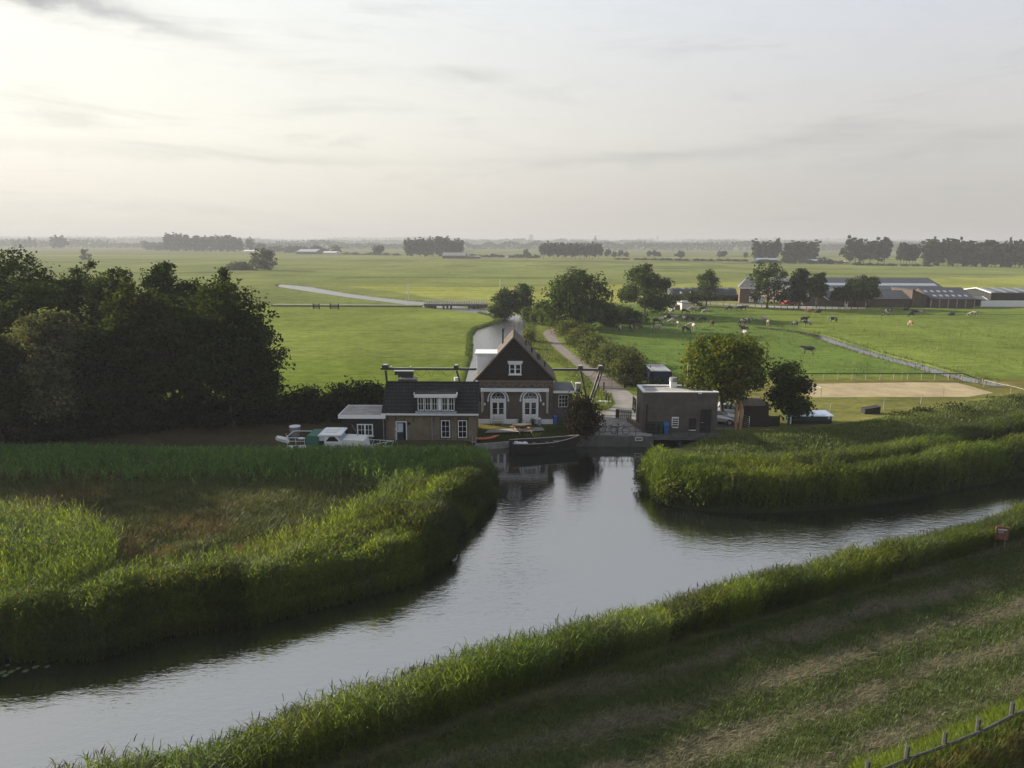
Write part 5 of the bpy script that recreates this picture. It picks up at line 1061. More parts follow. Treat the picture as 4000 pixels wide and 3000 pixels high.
# ------------------------------------------------------------------ overhead rail of the weed-screen cleaner, behind the house
def gantry():
    Y = 78.0; q = lambda px, py: P(px, py, Y); a, b = q(1487, 1440), q(2352, 1445); z = (a[2] + b[2]) / 2
    t = thing('gantry_rail', 'long black overhead rail on slanted legs running behind the gabled house', 'gantry', ((a[0] + b[0]) / 2, Y, 0))
    MB().box(a[0], b[0], Y - .11, Y + .11, z - .11, z + .11).build('beam', 'beam', t)
    MB().box(a[0], b[0] - .1, Y - .10, Y + .10, z + .112, z + .14).build('rail', 'steel', t)
    for px, w_ in ((1511, .42), (1784, .32), (2263, .34), (2341, .36)):
        x = q(px, 1600)[0]; h = MB().prism([(x - w_, z - .06), (x + w_, z - .06), (x + w_ * .7, z + .46), (x - w_ * .7, z + .46)], Y - .3, Y + .3).build('bracket', 'beam', t); MB().box(x - w_ * .55, x + w_ * .55, Y - .32, Y + .32, z + .462, z + .50).build('cap', 'rail', h)
    for px0, px1, py1, r in ((1511, 1512, 1500, .13), (1785, 1800, 1500, .11), (2265, 2282, 1506, .11), (2338, 2318, 1520, .11)):
        x = q(px0, 1600)[0]; e = q(px1, py1); k = (z - e[2]); s = (e[0] - x) / max(k, .1); MB().cyl((x, Y, z - .17), (x + s * z, Y + .2, -.1), r, r * .95, 8).build('leg', 'beam', t)
    x = q(2346, 1600)[0]; e = q(2327, 1520); s = (e[0] - x) / (z - e[2]); MB().cyl((x, Y - .35, z - .17), (x + s * z, Y - .3, -.1), .09, .09, 8).build('leg', 'beam', t)
    for px in (1531, 1533, 1607): x = q(px, 1600)[0]; MB().box(x - .05, x + .05, Y - .5, Y + .5, z + .19, z + .27).build('cross_bar', 'rail', t)
    mb = MB()
    for p0, p1 in ((1622, 1672), (1675, 1700), (1728, 1776), (2205, 2250), (2268, 2320)):
        x0, x1 = q(p0, 1600)[0], q(p1, 1600)[0]; mb.tube([(x0 + (x1 - x0) * u, Y - .2, z - .17 - .6 * 4 * u * (1 - u)) for u in np.linspace(0, 1, 9)], .02, 5)
    mb.build('cable', 'tyre', t)
    x0, x1 = q(1543, 1600)[0], q(1618, 1600)[0]; t2 = thing('rake_trolley', 'black rake trolley hanging under the left end of the overhead rail', 'trolley', (x0, Y, z))
    MB().box(x0 + .5, x1, Y - .4, Y + .4, z - .85, z - .25).build('motor_box', 'darksteel', t2, bevel=.05); MB().box(x0, x1 + .05, Y - .45, Y + .45, z - .245, z - .2).build('cover', 'rail', t2)
    MB().cyl((x0 + .1, Y, z - .5), (x0 + .5, Y, z - .5), .2, .2, 10).build('drum', 'darksteel', t2); mb = MB()
    for k in range(4): mb.tube([(x0 + .55, Y - .3 + .2 * k, z - .86), (x0 + .6, Y - .3 + .2 * k, z - 1.5), (x1 - .1, Y - .3 + .2 * k, z - 1.55), (x1 - .15, Y - .3 + .2 * k, z - .86)], .04)
    mb.box(x0 + .5, x1 - .1, Y - .4, Y + .4, z - 1.25, z - 1.1); mb.build('grab', 'darksteel', t2)
gantry()
t = thing('transformer_box', 'dark square cabinet under the hanging rake trolley', 'cabinet', (*P(1595, 1495, 77.5)[:2], 0)); c = P(1595, 1480, 77.5); MB().box(c[0] - .9, c[0] + .9, 77, 78.2, 0, c[2]).build('cabinet_body', 'greybrick', t); MB().box(c[0] - 1, c[0] + 1, 76.9, 78.3, c[2] + .002, c[2] + .1).build('lid', 'concrete', t)
c = P(2258, 1498, 77); t = thing('concrete_pillar', 'short concrete pillar by the slanted gantry leg', 'pillar', (c[0], 77, 0)); MB().box(c[0] - .24, c[0] + .24, 76.8, 77.2, 0, c[2]).build('pillar_body', 'concrete', t); MB().box(c[0] - .28, c[0] + .28, 76.76, 77.24, c[2] + .001, c[2] + .08).build('cap', 'offwhite', t)

# ------------------------------------------------------------------ gates, bollards, container, bins
def gate():
    a, b = G(2337, 1515), G(2440, 1515); Y = a[1]; t = thing('iron_gate', 'black double iron gate with arched top across the lane', 'gate', ((a[0] + b[0]) / 2, Y, 0)); n = 13; xm = (a[0] + b[0]) / 2
    for s, (x0, x1) in enumerate(((a[0] + .1, xm - .02), (xm + .02, b[0] - .1))):
        mb = MB(); top = lambda x: 1.35 + .35 * (1 - abs(x - xm) / (xm - a[0]))
        for i in range(n + 1): x = x0 + (x1 - x0) * i / n; mb.box(x - .014, x + .014, Y - .014, Y + .014, .08, top(x))
        mb.slab([(x0, Y - .02, top(x0)), (x1, Y - .02, top(x1)), (x1, Y + .02, top(x1)), (x0, Y + .02, top(x0))], .05); mb.box(x0, x1, Y - .018, Y + .018, .1, .15).box(x0, x1, Y - .018, Y + .018, 1.0, 1.04); mb.build('gate_leaf', 'iron', t)
    for x in (a[0], b[0]): MB().box(x - .08, x + .08, Y - .08, Y + .08, 0, 1.75).cyl((x, Y, 1.75), (x, Y, 1.9), .08, .02, 6).build('gate_post', 'iron', t)
    for nm, lb, x0, x1 in (('iron_fence', 'black spear-topped fence right of the iron gate', b[0] + .1, b[0] + 3.2), ('iron_fence', 'black iron bar fence left of the iron gate behind the gantry legs', a[0] - 4.2, a[0] - .1)):
        t = thing(nm, lb, 'fence', (x0, Y, 0)); mb = MB(); k = int((x1 - x0) / .16)
        for i in range(k + 1): x = x0 + (x1 - x0) * i / k; mb.box(x - .013, x + .013, Y - .013, Y + .013, .05, 1.3).cyl((x, Y, 1.3), (x, Y, 1.45), .03, .004, 5)
        mb.build('bars', 'iron', t); MB().box(x0, x1, Y - .04, Y - .016, 1.12, 1.16).box(x0, x1, Y - .04, Y - .016, .15, .19).build('rail', 'iron', t)
gate()
def barrier():
    a, b = G(2410, 1634), G(2471, 1640); t = thing('slat_barrier', 'low barrier panel with upright slats left of the pump building', 'fence', (*a, 0)); d = Vector((b[0] - a[0], b[1] - a[1], 0)); mb = MB(); rl = MB(); A = Vector((*a, 0)); n = 8
    for i in range(n): p = A + d * (i / n); w_ = .16 if i == 0 else .07; mb.box(p.x - w_, p.x + w_, p.y - .03, p.y + .03, .04, 1.0)
    mb.build('slats', 'darksteel', t)
    for z0 in (.1, .96): rl.slab([A + Vector((0, -.05, z0)), A + d + Vector((0, -.05, z0)), A + d + Vector((0, -.031, z0)), A + Vector((0, -.031, z0))], .06)
    rl.build('rail', 'steel', t)
barrier()
mb = thing('garden_wall', 'low brick wall running from the slat barrier to the pump building', 'wall', (*G(2455, 1650), 0)); MB().prism([G(2449, 1647), G(2500, 1680), (G(2500, 1680)[0] + .25, G(2500, 1680)[1]), (G(2449, 1647)[0] + .25, G(2449, 1647)[1] + .1)], 0, .45, 'z').build('wall_body', 'redbrick', mb)
for i, (px, py, h, lb) in enumerate(((2358, 1526, 1.1, 'tallest wooden bollard on the verge near the gate'), (2367, 1564, .85, 'middle wooden bollard on the sunny verge'), (2377.5, 1573, .85, 'wooden bollard nearest the yard on the sunny verge'))):
    x, y = G(px, py); t = thing('bollard', lb, 'bollard', (x, y, 0), 'wooden bollards on the verge'); MB().cyl((x, y, -.1), (x, y, h - .06), .09, .085, 8).cyl((x, y, h - .06), (x, y, h), .085, .05, 8).build('post', 'darkwood', t)
x, y = G(2358, 1570); t = thing('flat_stones', 'pale flat slabs lying beside the bollards', 'slab', (x, y, 0)); MB().prism([(x - .9, y - .3), (x + .7, y - .45), (x + .9, y + .2), (x - .5, y + .4)], .01, .1, 'z').build('slab', 'canvas', t)
def container():
    a, b = G(2545, 1503), G(2623, 1503); Y = a[1]; x0, x1 = a[0], b[0]; zt_ = P(2580, 1450, Y)[2]; yb = Y + 5.5
    t = thing('shipping_container', 'dark blue steel container with pale ribbed top behind the pump building', 'container', ((x0 + x1) / 2, Y, 0)); mb = MB(); n = 12; pts = []
    MB().box(x0, x1, Y, yb, .12, zt_ - .04).build('container_body', 'bluesteel', t)
    mb = MB()
    for i in range(9): xx = x0 + (x1 - x0) * i / 9; mb.box(xx, xx + (x1 - x0) / 18, Y + .05, yb - .05, zt_ - .038, zt_ + .01)
    mb.build('ribbed_top', 'steel', t); mb = MB()
    for i in range(16): yy = Y + .1 + (yb - Y - .2) * i / 16; mb.box(x0 - .03, x0 + .01, yy, yy + .16, .2, zt_ - .12)
    mb.build('side_ribs', 'bluesteel', t)
    xm = (x0 + x1) / 2
    for s, (c0, c1) in enumerate(((x0 + .06, xm - .01), (xm + .01, x1 - .06))):
        d = MB().box(c0, c1, Y - .05, Y - .001, .18, zt_ - .1).build('container_door', 'bluesteel', t); MB().cyl(((c0 + c1) / 2 + .3, Y - .08, .2), ((c0 + c1) / 2 + .3, Y - .08, zt_ - .15), .025).cyl(((c0 + c1) / 2 - .3, Y - .08, .2), ((c0 + c1) / 2 - .3, Y - .08, zt_ - .15), .025).build('locking_bar', 'bluesteel', d)
container()
def bin_(lb, px0, px1, py, Y, m, h, group='wheelie bins at the pump building', lid=None, nm='wheelie_bin'):
    x0, x1 = X(px0, Y), X(px1, Y); z0 = .02; xm = (x0 + x1) / 2; w_ = (x1 - x0) / 2; t = thing(nm, lb, 'bin', (xm, Y, z0), group); dd = max(.55, w_ * 1.2)
    mb = MB().add([(xm - w_ * .8, Y + .05, z0 + .05), (xm + w_ * .8, Y + .05, z0 + .05), (xm + w_ * .8, Y + dd - .08, z0 + .05), (xm - w_ * .8, Y + dd - .08, z0 + .05), (xm - w_, Y, z0 + h * .9), (xm + w_, Y, z0 + h * .9), (xm + w_, Y + dd, z0 + h * .9), (xm - w_, Y + dd, z0 + h * .9)], [(0, 3, 2, 1), (4, 5, 6, 7), (0, 1, 5, 4), (1, 2, 6, 5), (2, 3, 7, 6), (3, 0, 4, 7)]); mb.build('bin_body', m, t)
    MB().add([(xm - w_ - .02, Y - .04, z0 + h * .9 + .002), (xm + w_ + .02, Y - .04, z0 + h * .9 + .002), (xm + w_ + .02, Y + dd + .02, z0 + h * .9 + .002), (xm - w_ - .02, Y + dd + .02, z0 + h * .9 + .002), (xm - w_, Y, z0 + h * .95), (xm + w_, Y, z0 + h * .95), (xm + w_, Y + dd, z0 + h), (xm - w_, Y + dd, z0 + h)], [(0, 3, 2, 1), (4, 5, 6, 7), (0, 1, 5, 4), (1, 2, 6, 5), (2, 3, 7, 6), (3, 0, 4, 7)]).build('lid', lid or m, t)
    for s in (-1, 1): MB().cyl((xm + s * w_ * .62, Y + dd - .1, z0 + .1), (xm + s * w_ * .8, Y + dd - .1, z0 + .1), .1, .1, 10).build('wheel', 'tyre', t)
    return t
bin_('black wheelie bin at the left end of the row', 2535, 2560, 1686, 65.75, 'blackbin', 1.1); bin_('black wheelie bin between the first black bin and the green one', 2561.5, 2580, 1686, 65.8, 'blackbin', 1.1)
bin_('dark green wheelie bin beside the blue one', 2582, 2600, 1686, 65.8, 'greenbin', 1.08); bin_('bright blue wheelie bin under the louvre', 2603, 2622, 1687, 65.75, 'bluebin', 1.08)
bin_('blue bin at the right end of the white plinth of the house', 2166, 2178, 1655, 69.0, 'bluebin', .95, None)
t = thing('litter_bin', 'upright steel bin with white top beside the right arched door', 'bin', (*P(2107, 1655, 69.1)[:2], 0)); c = P(2107, 1640, 69.1); MB().cyl((c[0], 69.1, 0), (c[0], 69.1, .68), .16, .16, 12).build('bin_body', 'steel', t); MB().cyl((c[0], 69.1, .681), (c[0], 69.1, .75), .18, .12, 12).build('lid', 'white', t)
for i, (px, lb) in enumerate(((2082, 'small dark plant pot at the foot of the right arched door'), (2033, 'small pot plant against the white plinth between the doors'))):
    c = P(px, 1652, 69.25); t = thing('plant_pot', lb, 'plant pot', (c[0], 69.25, 0)); MB().cyl((c[0], 69.25, 0), (c[0], 69.25, .28), .12, .17, 10).build('pot', 'blackbin', t)
    r = np.random.default_rng(i + 7); u = r.normal(size=(120, 3)) * np.array([.14, .14, .12]); me = rawmesh('plant', *leafquads(u + np.array([0, 0, .42]), r.normal(size=(120, 3)), np.full(120, .1), jit(r, 120, (.05, .08, .02)), r)); link('plant', me, 'leaf', t)
def bench():
    x0, x1 = X(1927, 69.1), X(1966, 69.1); Y = 69.0; t = thing('garden_bench', 'white slatted bench in front of the left arched door', 'bench', ((x0 + x1) / 2, Y, 0))
    mb = MB(); [mb.box(x0, x1, Y + .08 * k, Y + .08 * k + .06, .42, .45) for k in range(5)]; mb.build('seat', 'offwhite', t); mb = MB(); [mb.box(x0, x1, Y + .42, Y + .45, .55 + .1 * k, .61 + .1 * k) for k in range(3)]; mb.build('backrest', 'offwhite', t)
    for x in (x0 + .03, x1 - .08):
        for y in (Y + .02, Y + .4): MB().box(x, x + .05, y, y + .05, 0, .415 if y < Y + .1 else .85).build('leg', 'offwhite', t)
bench()
def picnic():
    c = G(2040, 1690, -.2); t = thing('picnic_table', 'brown picnic table with attached seats on the gravel terrace', 'table', (0, 0, 0))
    mb = MB(); [mb.box(-.9, .9, -.4 + .17 * k, -.4 + .17 * k + .15, .72, .76) for k in range(5)]; mb.build('table_top', 'wood', t)
    for s in (-1, 1):
        mb = MB(); [mb.box(-.9, .9, s * .75 - .14 + .15 * k, s * .75 - .01 + .15 * k, .42, .46) for k in range(2)]; mb.build('seat', 'woodwarm', t)
    for x in (-.65, .65):
        for s in (-1, 1): MB().limb([(x, s * .3, .715), (x, s * .75, 0)], [.05, .05], 4).build('leg', 'woodwarm', t)
        MB().box(x - .03, x + .03, -.88, .88, .35, .415).build('brace', 'woodwarm', t)
    t.location = (c[0], c[1], -.12); t.rotation_euler = (0, 0, R(28))
picnic()
def kayak():
    a, b = G(1852, 1722, -.3), G(1951, 1708, -.3); L = math.hypot(b[0] - a[0], b[1] - a[1]); t = thing('kayak', 'orange kayak lying on the grass by the cottage corner', 'kayak', (0, 0, 0)); n = 14; V = []; F = []; m = 8
    for i in range(n + 1):
        u = i / n; r = .30 * math.sin(math.pi * u) ** .7 + .01; zc = .18 + .12 * abs(2 * u - 1) ** 3
        V += [(-L / 2 + L * u, r * math.cos(2 * math.pi * k / m), zc + r * .55 * math.sin(2 * math.pi * k / m)) for k in range(m)]
    for i in range(n): F += [(i * m + k, i * m + (k + 1) % m, (i + 1) * m + (k + 1) % m, (i + 1) * m + k) for k in range(m)]
    MB().add(V, F).build('hull', 'orange', t, smooth=True); mb = MB().ball((0, 0, .30), (L * .27, .2, .08), 14, 4); mb.build('spray_cover', 'blackbin', t)
    t.location = ((a[0] + b[0]) / 2, (a[1] + b[1]) / 2, -.36); t.rotation_euler = (0, 0, math.atan2(b[1] - a[1], b[0] - a[0]))
kayak()
def ladder(px0, px1, py0, py1, Y, lb):
    t = thing('steel_ladder', lb, 'ladder', (X(px0, Y), Y, -1), 'steel ladders at the waterside'); x0, x1 = P(px0, py0, Y)[0], P(px1, py0, Y)[0]; zt_ = P(px0, py0, Y)[2]
    for x in (x0, x1): MB().tube([(x, Y + .45, zt_ - .35), (x, Y + .4, zt_ - .06), (x, Y + .22, zt_), (x, Y, zt_ - .1), (x, Y, -1.6)], .022, 6).build('stile', 'steel', t)
    for k in range(5): z = zt_ - .42 - .33 * k; MB().cyl((x0, Y, z), (x1, Y, z), .018, .018, 6).build('rung', 'steel', t)
ladder(1990, 2003, 1723, 1767, 63.35, 'steel ladder at the stern of the black boat'); ladder(1845, 1859.5, 1708, 1750, 62.9, 'steel ladder beside the orange kayak near the cottage corner')

# ------------------------------------------------------------------ boats
def loft(secs):                            # secs: list of closed rings of equal count
    n = len(secs[0]); V = [p for s in secs for p in s]; F = []
    for i in range(len(secs) - 1): F += [(i * n + k, i * n + (k + 1) % n, (i + 1) * n + (k + 1) % n, (i + 1) * n + k) for k in range(n)]
    F += [tuple(range(n - 1, -1, -1)), tuple(range((len(secs) - 1) * n, len(secs) * n))]; return V, F
def black_boat():
    t = thing('open_boat', 'black flat-bottomed open boat with pale gunwale moored at the quay', 'boat', (0, 0, 0)); L, B = 6.2, 1.9; n = 16
    def half(u): return B / 2 * (min(1, .80 + .9 * u) if u < .35 else max(.03, 1 - ((u - .35) / .65) ** 2.4)) 
    def sheer(u): return .78 + .12 * (1 - u) ** 2 + .62 * max(0, u - .35) ** 1.7
    ou = []; hull = MB(); V = []; F = []
    for i in range(n + 1):
        u = i / n; b = half(u); s = sheer(u); x = -L / 2 + L * u; bb = b * .72; zb = -.25 + .55 * max(0, u - .7) ** 1.5
        V += [(x + (.35 * u), -b, s), (x - .1 * u, -bb, zb), (x - .1 * u, bb, zb), (x + .35 * u, b, s), (x + .35 * u, b - .05, s), (x - .1 * u, bb - .05, .12 + zb * .3), (x - .1 * u, -bb + .05, .12 + zb * .3), (x + .35 * u, -b + .05, s)]
    for i in range(n): F += [(i * 8 + k, i * 8 + (k + 1) % 8, i * 8 + 8 + (k + 1) % 8, i * 8 + 8 + k) for k in range(8)]
    F += [tuple(range(8))[::-1], tuple(range(n * 8, n * 8 + 8))]; hull.add(V, F).build('hull', 'tar', t)
    MB().prism([(-L / 2 - .02, -.25), (-L / 2 + .06, -.25), (-L / 2 + .06, sheer(0) - .02), (-L / 2 - .02, sheer(0) - .02)], -half(0) + .02, half(0) - .02).build('transom', 'tar', t)
    g = MB()
    for s in (-1, 1): g.limb([(-L / 2 + L * i / n + .35 * i / n, s * (half(i / n) - .02), sheer(i / n) + .02) for i in range(n + 1)], [.034] * (n + 1), 6)
    g.build('gunwale', 'gunwale', t)
    fl = MB(); fl.prism([(-L / 2 + .1 + L * u, -half(u) * .8) for u in (0, .3, .6, .8)] + [(-L / 2 + .1 + L * u, half(u) * .8) for u in (.8, .6, .3, 0)], .2, .25, 'z'); fl.build('floor_boards', 'wood', t)
    MB().prism([(-L / 2 + L * u, -half(u) * .88) for u in (.68, .8, .9)] + [(-L / 2 + L * u, half(u) * .88) for u in (.9, .8, .68)], .62, .66, 'z').build('foredeck', 'wood', t)
    for u in (.36, .56): x = -L / 2 + L * u; MB().box(x, x + .28, -half(u) * .93, half(u) * .93, .52, .57).build('thwart', 'wood', t)
    t.scale = (1, 1, 1.22); t.location = (2.95, 63.35, WATER); t.rotation_euler = (0, 0, R(14)); 
    r = t.matrix_basis
    ca = thing('tarpaulin', 'crumpled pale tarpaulin heaped in the stern of the black boat', 'tarpaulin'); mb = MB().ball((0, 0, 0), (.38, .5, .25), 10, 6).ball((.45, -.1, .05), (.3, .42, .22), 10, 6).ball((-.3, .15, .1), (.25, .3, .2), 8, 5); mb.build('cloth', 'canvas', ca); ca.location = (.75, 62.85, WATER + .8); ca.rotation_euler = (0, 0, R(14))
black_boat()
def cruiser():
    Y = 60.4; xs, xb = P(1108, 1720, Y)[0], P(1533, 1720, Y)[0]; L = xb - xs; B = 3.0; wl = WATER; q = lambda px, py: P(px, py, Y - B / 2)
    t = thing('motor_cruiser', 'white and green motor cruiser with bow rail lying behind the reeds', 'boat', (xs, Y, wl)); n = 18
    def half(u): return B / 2 * (.86 + .5 * u if u < .28 else max(.02, 1 - ((u - .28) / .72) ** 2.6) if u > .28 else 1)
    def sh(u): return wl + .95 + .35 * u ** 2
    V = []; F = []
    for i in range(n + 1):
        u = i / n; b = min(B / 2, half(u)); x = xs + L * u; s = sh(u); bb = b * .82
        V += [(x, Y - b, s), (x - .35 * u, Y - bb, wl - .15), (x - .6 * u, Y, wl - .5), (x - .35 * u, Y + bb, wl - .15), (x, Y + b, s), (x, Y, s + .05)]
    for i in range(n): F += [(i * 6 + k, i * 6 + (k + 1) % 6, i * 6 + 6 + (k + 1) % 6, i * 6 + 6 + k) for k in range(6)]
    F += [tuple(range(6))[::-1], tuple(range(n * 6, n * 6 + 6))]; MB().add(V, F).build('hull', 'white', t)
    st = MB()
    for i in range(2, n - 3):
        u0, u1 = i / n, (i + 1) / n; b0, b1 = min(B / 2, half(u0)), min(B / 2, half(u1)); st.add([(xs + L * u0, Y - b0 - .012, sh(u0) - .32), (xs + L * u1, Y - b1 - .012, sh(u1) - .32), (xs + L * u1, Y - b1 - .012, sh(u1) - .12), (xs + L * u0, Y - b0 - .012, sh(u0) - .12)], [(0, 1, 2, 3)])
    st.build('stripe', 'hullgreen', t)
    x = lambda px: q(px, 1720)[0]; y0, y1 = Y - 1.15, Y + 1.15; zd = sh(.4) + .03
    z = lambda py: P(1300, py, Y - 1.15)[2]
    MB().prism([(x(1262), zd), (x(1330), zd), (x(1328), z(1726)), (x(1308), z(1706)), (x(1262), z(1706))], y0, y1).build('wheelhouse', 'white', t)
    MB().prism([(x(1268), z(1724)), (x(1320), z(1724)), (x(1302), z(1706)), (x(1284), z(1706))], y0 - .02, y0 + .01).build('side_window', 'glass', t)
    MB().add([(x(1329), y0 + .12, z(1724)), (x(1329), y1 - .12, z(1724)), (x(1308), y1 - .16, z(1705)), (x(1308), y0 + .16, z(1705))], [(0, 1, 2, 3)]).build('windscreen', 'curtain', t)
    MB().prism([(x(1238), z(1704)), (x(1318), z(1704)), (x(1331), z(1700)), (x(1325), z(1697)), (x(1246), z(1697)), (x(1238), z(1700))], y0 - .12, y1 + .12).build('roof', 'white', t, bevel=.03); MB().box(x(1258), x(1305), Y - .6, Y + .6, z(1697) + .002, z(1695)).build('roof_hatch', 'offwhite', t)
    MB().prism([(x(1190), zd), (x(1243), zd), (x(1240), z(1706)), (x(1237), z(1703)), (x(1195), z(1703)), (x(1190), z(1708))], y0 - .05, y1 + .05).build('canvas_hood', 'greencanvas', t); MB().box(x(1242), x(1262), y0 - .02, y1, z(1722), z(1704)).build('clear_window', 'curtain', t)
    MB().prism([(x(1326), zd), (x(1424), zd), (x(1416), z(1723)), (x(1334), z(1719)), (x(1326), z(1724))], Y - .95, Y + .95).build('cabin_trunk', 'offwhite', t, bevel=.04)
    MB().prism([(x(1187), zd), (x(1190), zd), (x(1190), zd + .3), (x(1187), zd + .3)], y0, y1).build('cockpit_edge', 'white', t)
    rl = MB(); pts = []
    for i in range(9): u = .74 + .26 * i / 8; pts.append((xs + L * u + .1, Y - min(B / 2, half(u)) + .06, sh(u) + .48))
    rl.tube(pts, .022).tube([(p[0], 2 * Y - p[1], p[2]) for p in pts], .022); rl.tube([pts[-1], (pts[-1][0], 2 * Y - pts[-1][1], pts[-1][2])], .022)
    for p in pts[::2]:
        for yy in (p[1], 2 * Y - p[1]): rl.tube([(p[0], yy, p[2]), (p[0] - .22, yy, p[2] - .5)], .018)
    rl.build('bow_rail', 'white', t); rs = MB()
    zr = z(1711); rs.tube([(x(1186), y0, zr), (x(1116), y0, zr), (x(1110), y0 + .25, zr - .03), (x(1110), y1 - .25, zr - .03), (x(1116), y1, zr), (x(1186), y1, zr)], .03); rs.tube([(x(1186), y0, zr - .3), (x(1116), y0, zr - .3), (x(1110), y0 + .25, zr - .33)], .022)
    for px in (1116, 1150, 1184): rs.tube([(x(px), y0, zr), (x(px), y0, zd)], .02)
    rs.build('stern_rail', 'white', t)
    MB().tube([(x(1361), Y, z(1671)), (x(1384), Y, z(1715))], .035).build('mast', 'wood', t); MB().ball((x(1175), y0 - .15, z(1711)), (.32, .1, .1)).build('fender', 'white', t)
    # name on the bow: only broken pale letter strokes can be made out
    mb = MB(); r = random.Random(4)
    for i in range(9):
        u = .83 + .012 * i; xx = xs + L * u; yy = Y - half(u) - .03; zz = sh(u) - .28; mb.box(xx, xx + .03, yy, yy + .02, zz, zz + .16)
        if i % 2: mb.box(xx + .031, xx + .08, yy, yy + .02, zz + .13, zz + .16)
        else: mb.box(xx + .031, xx + .08, yy, yy + .02, zz, zz + .03)
    mb.build('name_lettering', 'darkpaint', t)
    fl = thing('flag', 'drooping red white blue flag at the stern of the motor cruiser', 'flag', (x(1108), Y - .6, z(1735))); MB().cyl((x(1110), Y - .6, zd - .2), (x(1105), Y - .6, z(1702)), .02).build('flagpole', 'white', fl)
    for k, m_ in enumerate(('fred', 'white', 'fblue')): MB().slab([(x(1106) - .02 + .09 * k, Y - .62, z(1704) - .05 * k), (x(1106) + .08 + .09 * k, Y - .60, z(1704) - .05 * k - .06), (x(1106) + .07 + .07 * k, Y - .58, z(1722) - .05 * k), (x(1106) + .0 + .07 * k, Y - .60, z(1720))], .01).build('stripe_cloth', m_, fl)
    pn = thing('pennant', 'small red and white pennant on a stick at the cruiser bow', 'flag', (x(1534), Y, z(1725))); MB().cyl((x(1533), Y, sh(1) + .3), (x(1532), Y, z(1683)), .012).build('stick', 'offwhite', pn); MB().prism([(x(1532), z(1686)), (x(1537), z(1689)), (x(1543), z(1701)), (x(1540), z(1700))], Y - .01, Y + .01).build('cloth', 'white', pn); MB().prism([(x(1532), z(1687)), (x(1539), z(1701)), (x(1538), z(1703)), (x(1532), z(1697))], Y - .012, Y + .008).build('red_cloth', 'fred', pn)
    dg = thing('dinghy', 'small white dinghy hanging behind the stern of the motor cruiser', 'boat', (x(1082), Y, z(1725))); secs = []
    for i in range(8): u = i / 7; w_ = .4 * math.sin(math.pi * (.12 + .8 * u)) ** .6; xx = x(1056) + (x(1106) - x(1056)) * u; zc = z(1719) - .3 * u; secs.append([(xx, Y - w_, zc), (xx, Y - w_ * .7, zc - .3), (xx, Y + w_ * .7, zc - .3), (xx, Y + w_, zc), (xx, Y + w_ - .06, zc), (xx, Y, zc - .22), (xx, Y - w_ + .06, zc)])
    MB().add(*loft(secs)).build('hull', 'offwhite', dg)
cruiser()
c = P(1153, 1690, 64.5); t = thing('round_container', 'grey tapered tub with pale rim standing under the hedge', 'tub', (c[0], 64.5, 0)); h = P(1153, 1663, 64.5)[2]
MB().cyl((c[0], 64.5, -.1), (c[0], 64.5, h * .45), .36, .42, 16).cyl((c[0], 64.5, h * .45), (c[0], 64.5, h - .08), .46, .5, 16).build('tub_body', 'grey', t); MB().cyl((c[0], 64.5, h - .08), (c[0], 64.5, h - .02), .52, .52, 18).build('rim', 'white', t)

# ------------------------------------------------------------------ bicycles
def bicycle():
    t = thing('bicycle', 'dark bicycle parked on the quay next to the purplish shrub', 'bicycle', (0, 0, 0), 'bicycles at the quay railing')
    for x in (-.53, .53):
        w_ = MB().ring((x, 0, .34), .33, .028, n=22, m=6).build('wheel', 'tyre', t); mb = MB()
        for k in range(10): a = k * math.pi / 5; mb.tube([(x, 0, .34), (x + .32 * math.cos(a), 0, .34 + .32 * math.sin(a))], .004, 3)
        mb.build('spokes', 'steel', w_)
    MB().tube([(-.53, 0, .34), (-.08, 0, .3), (-.22, 0, .82), (-.53, 0, .34)], .024).tube([(-.08, 0, .3), (.36, 0, .72)], .026).tube([(-.18, 0, .62), (.34, 0, .86)], .026).tube([(.53, 0, .34), (.36, 0, .70), (.32, 0, 1.02)], .018).tube([(-.75, 0, .70), (-.3, 0, .72)], .015).build('frame', 'darkpaint', t)
    MB().ball((-.24, 0, .95), (.14, .08, .05)).cyl((-.22, 0, .8), (-.24, 0, .93), .014).build('saddle', 'tyre', t); MB().tube([(.32, 0, 1.02), (.34, .0, 1.08), (.26, .27, 1.1), (.12, .29, 1.06)], .013).tube([(.34, 0, 1.08), (.26, -.27, 1.1), (.12, -.29, 1.06)], .013).build('handlebar', 'steel', t)
    MB().cyl((-.08, -.05, .3), (-.08, .05, .3), .09, .09, 12).tube([(-.08, .07, .3), (.05, .1, .16)], .012).build('pedal_crank', 'steel', t); return t
bk = bicycle(); x, y = G(2374, 1694); bk.location = (x, y + .1, .02); bk.rotation_euler = (R(6), 0, R(-8)); x, y = G(2424, 1699); b2 = dup(bk, (x, y + .25, .02), R(-14), 'second bicycle, leaning on the quay railing nearer the pump building'); b2.rotation_euler = (R(-5), 0, R(-14))

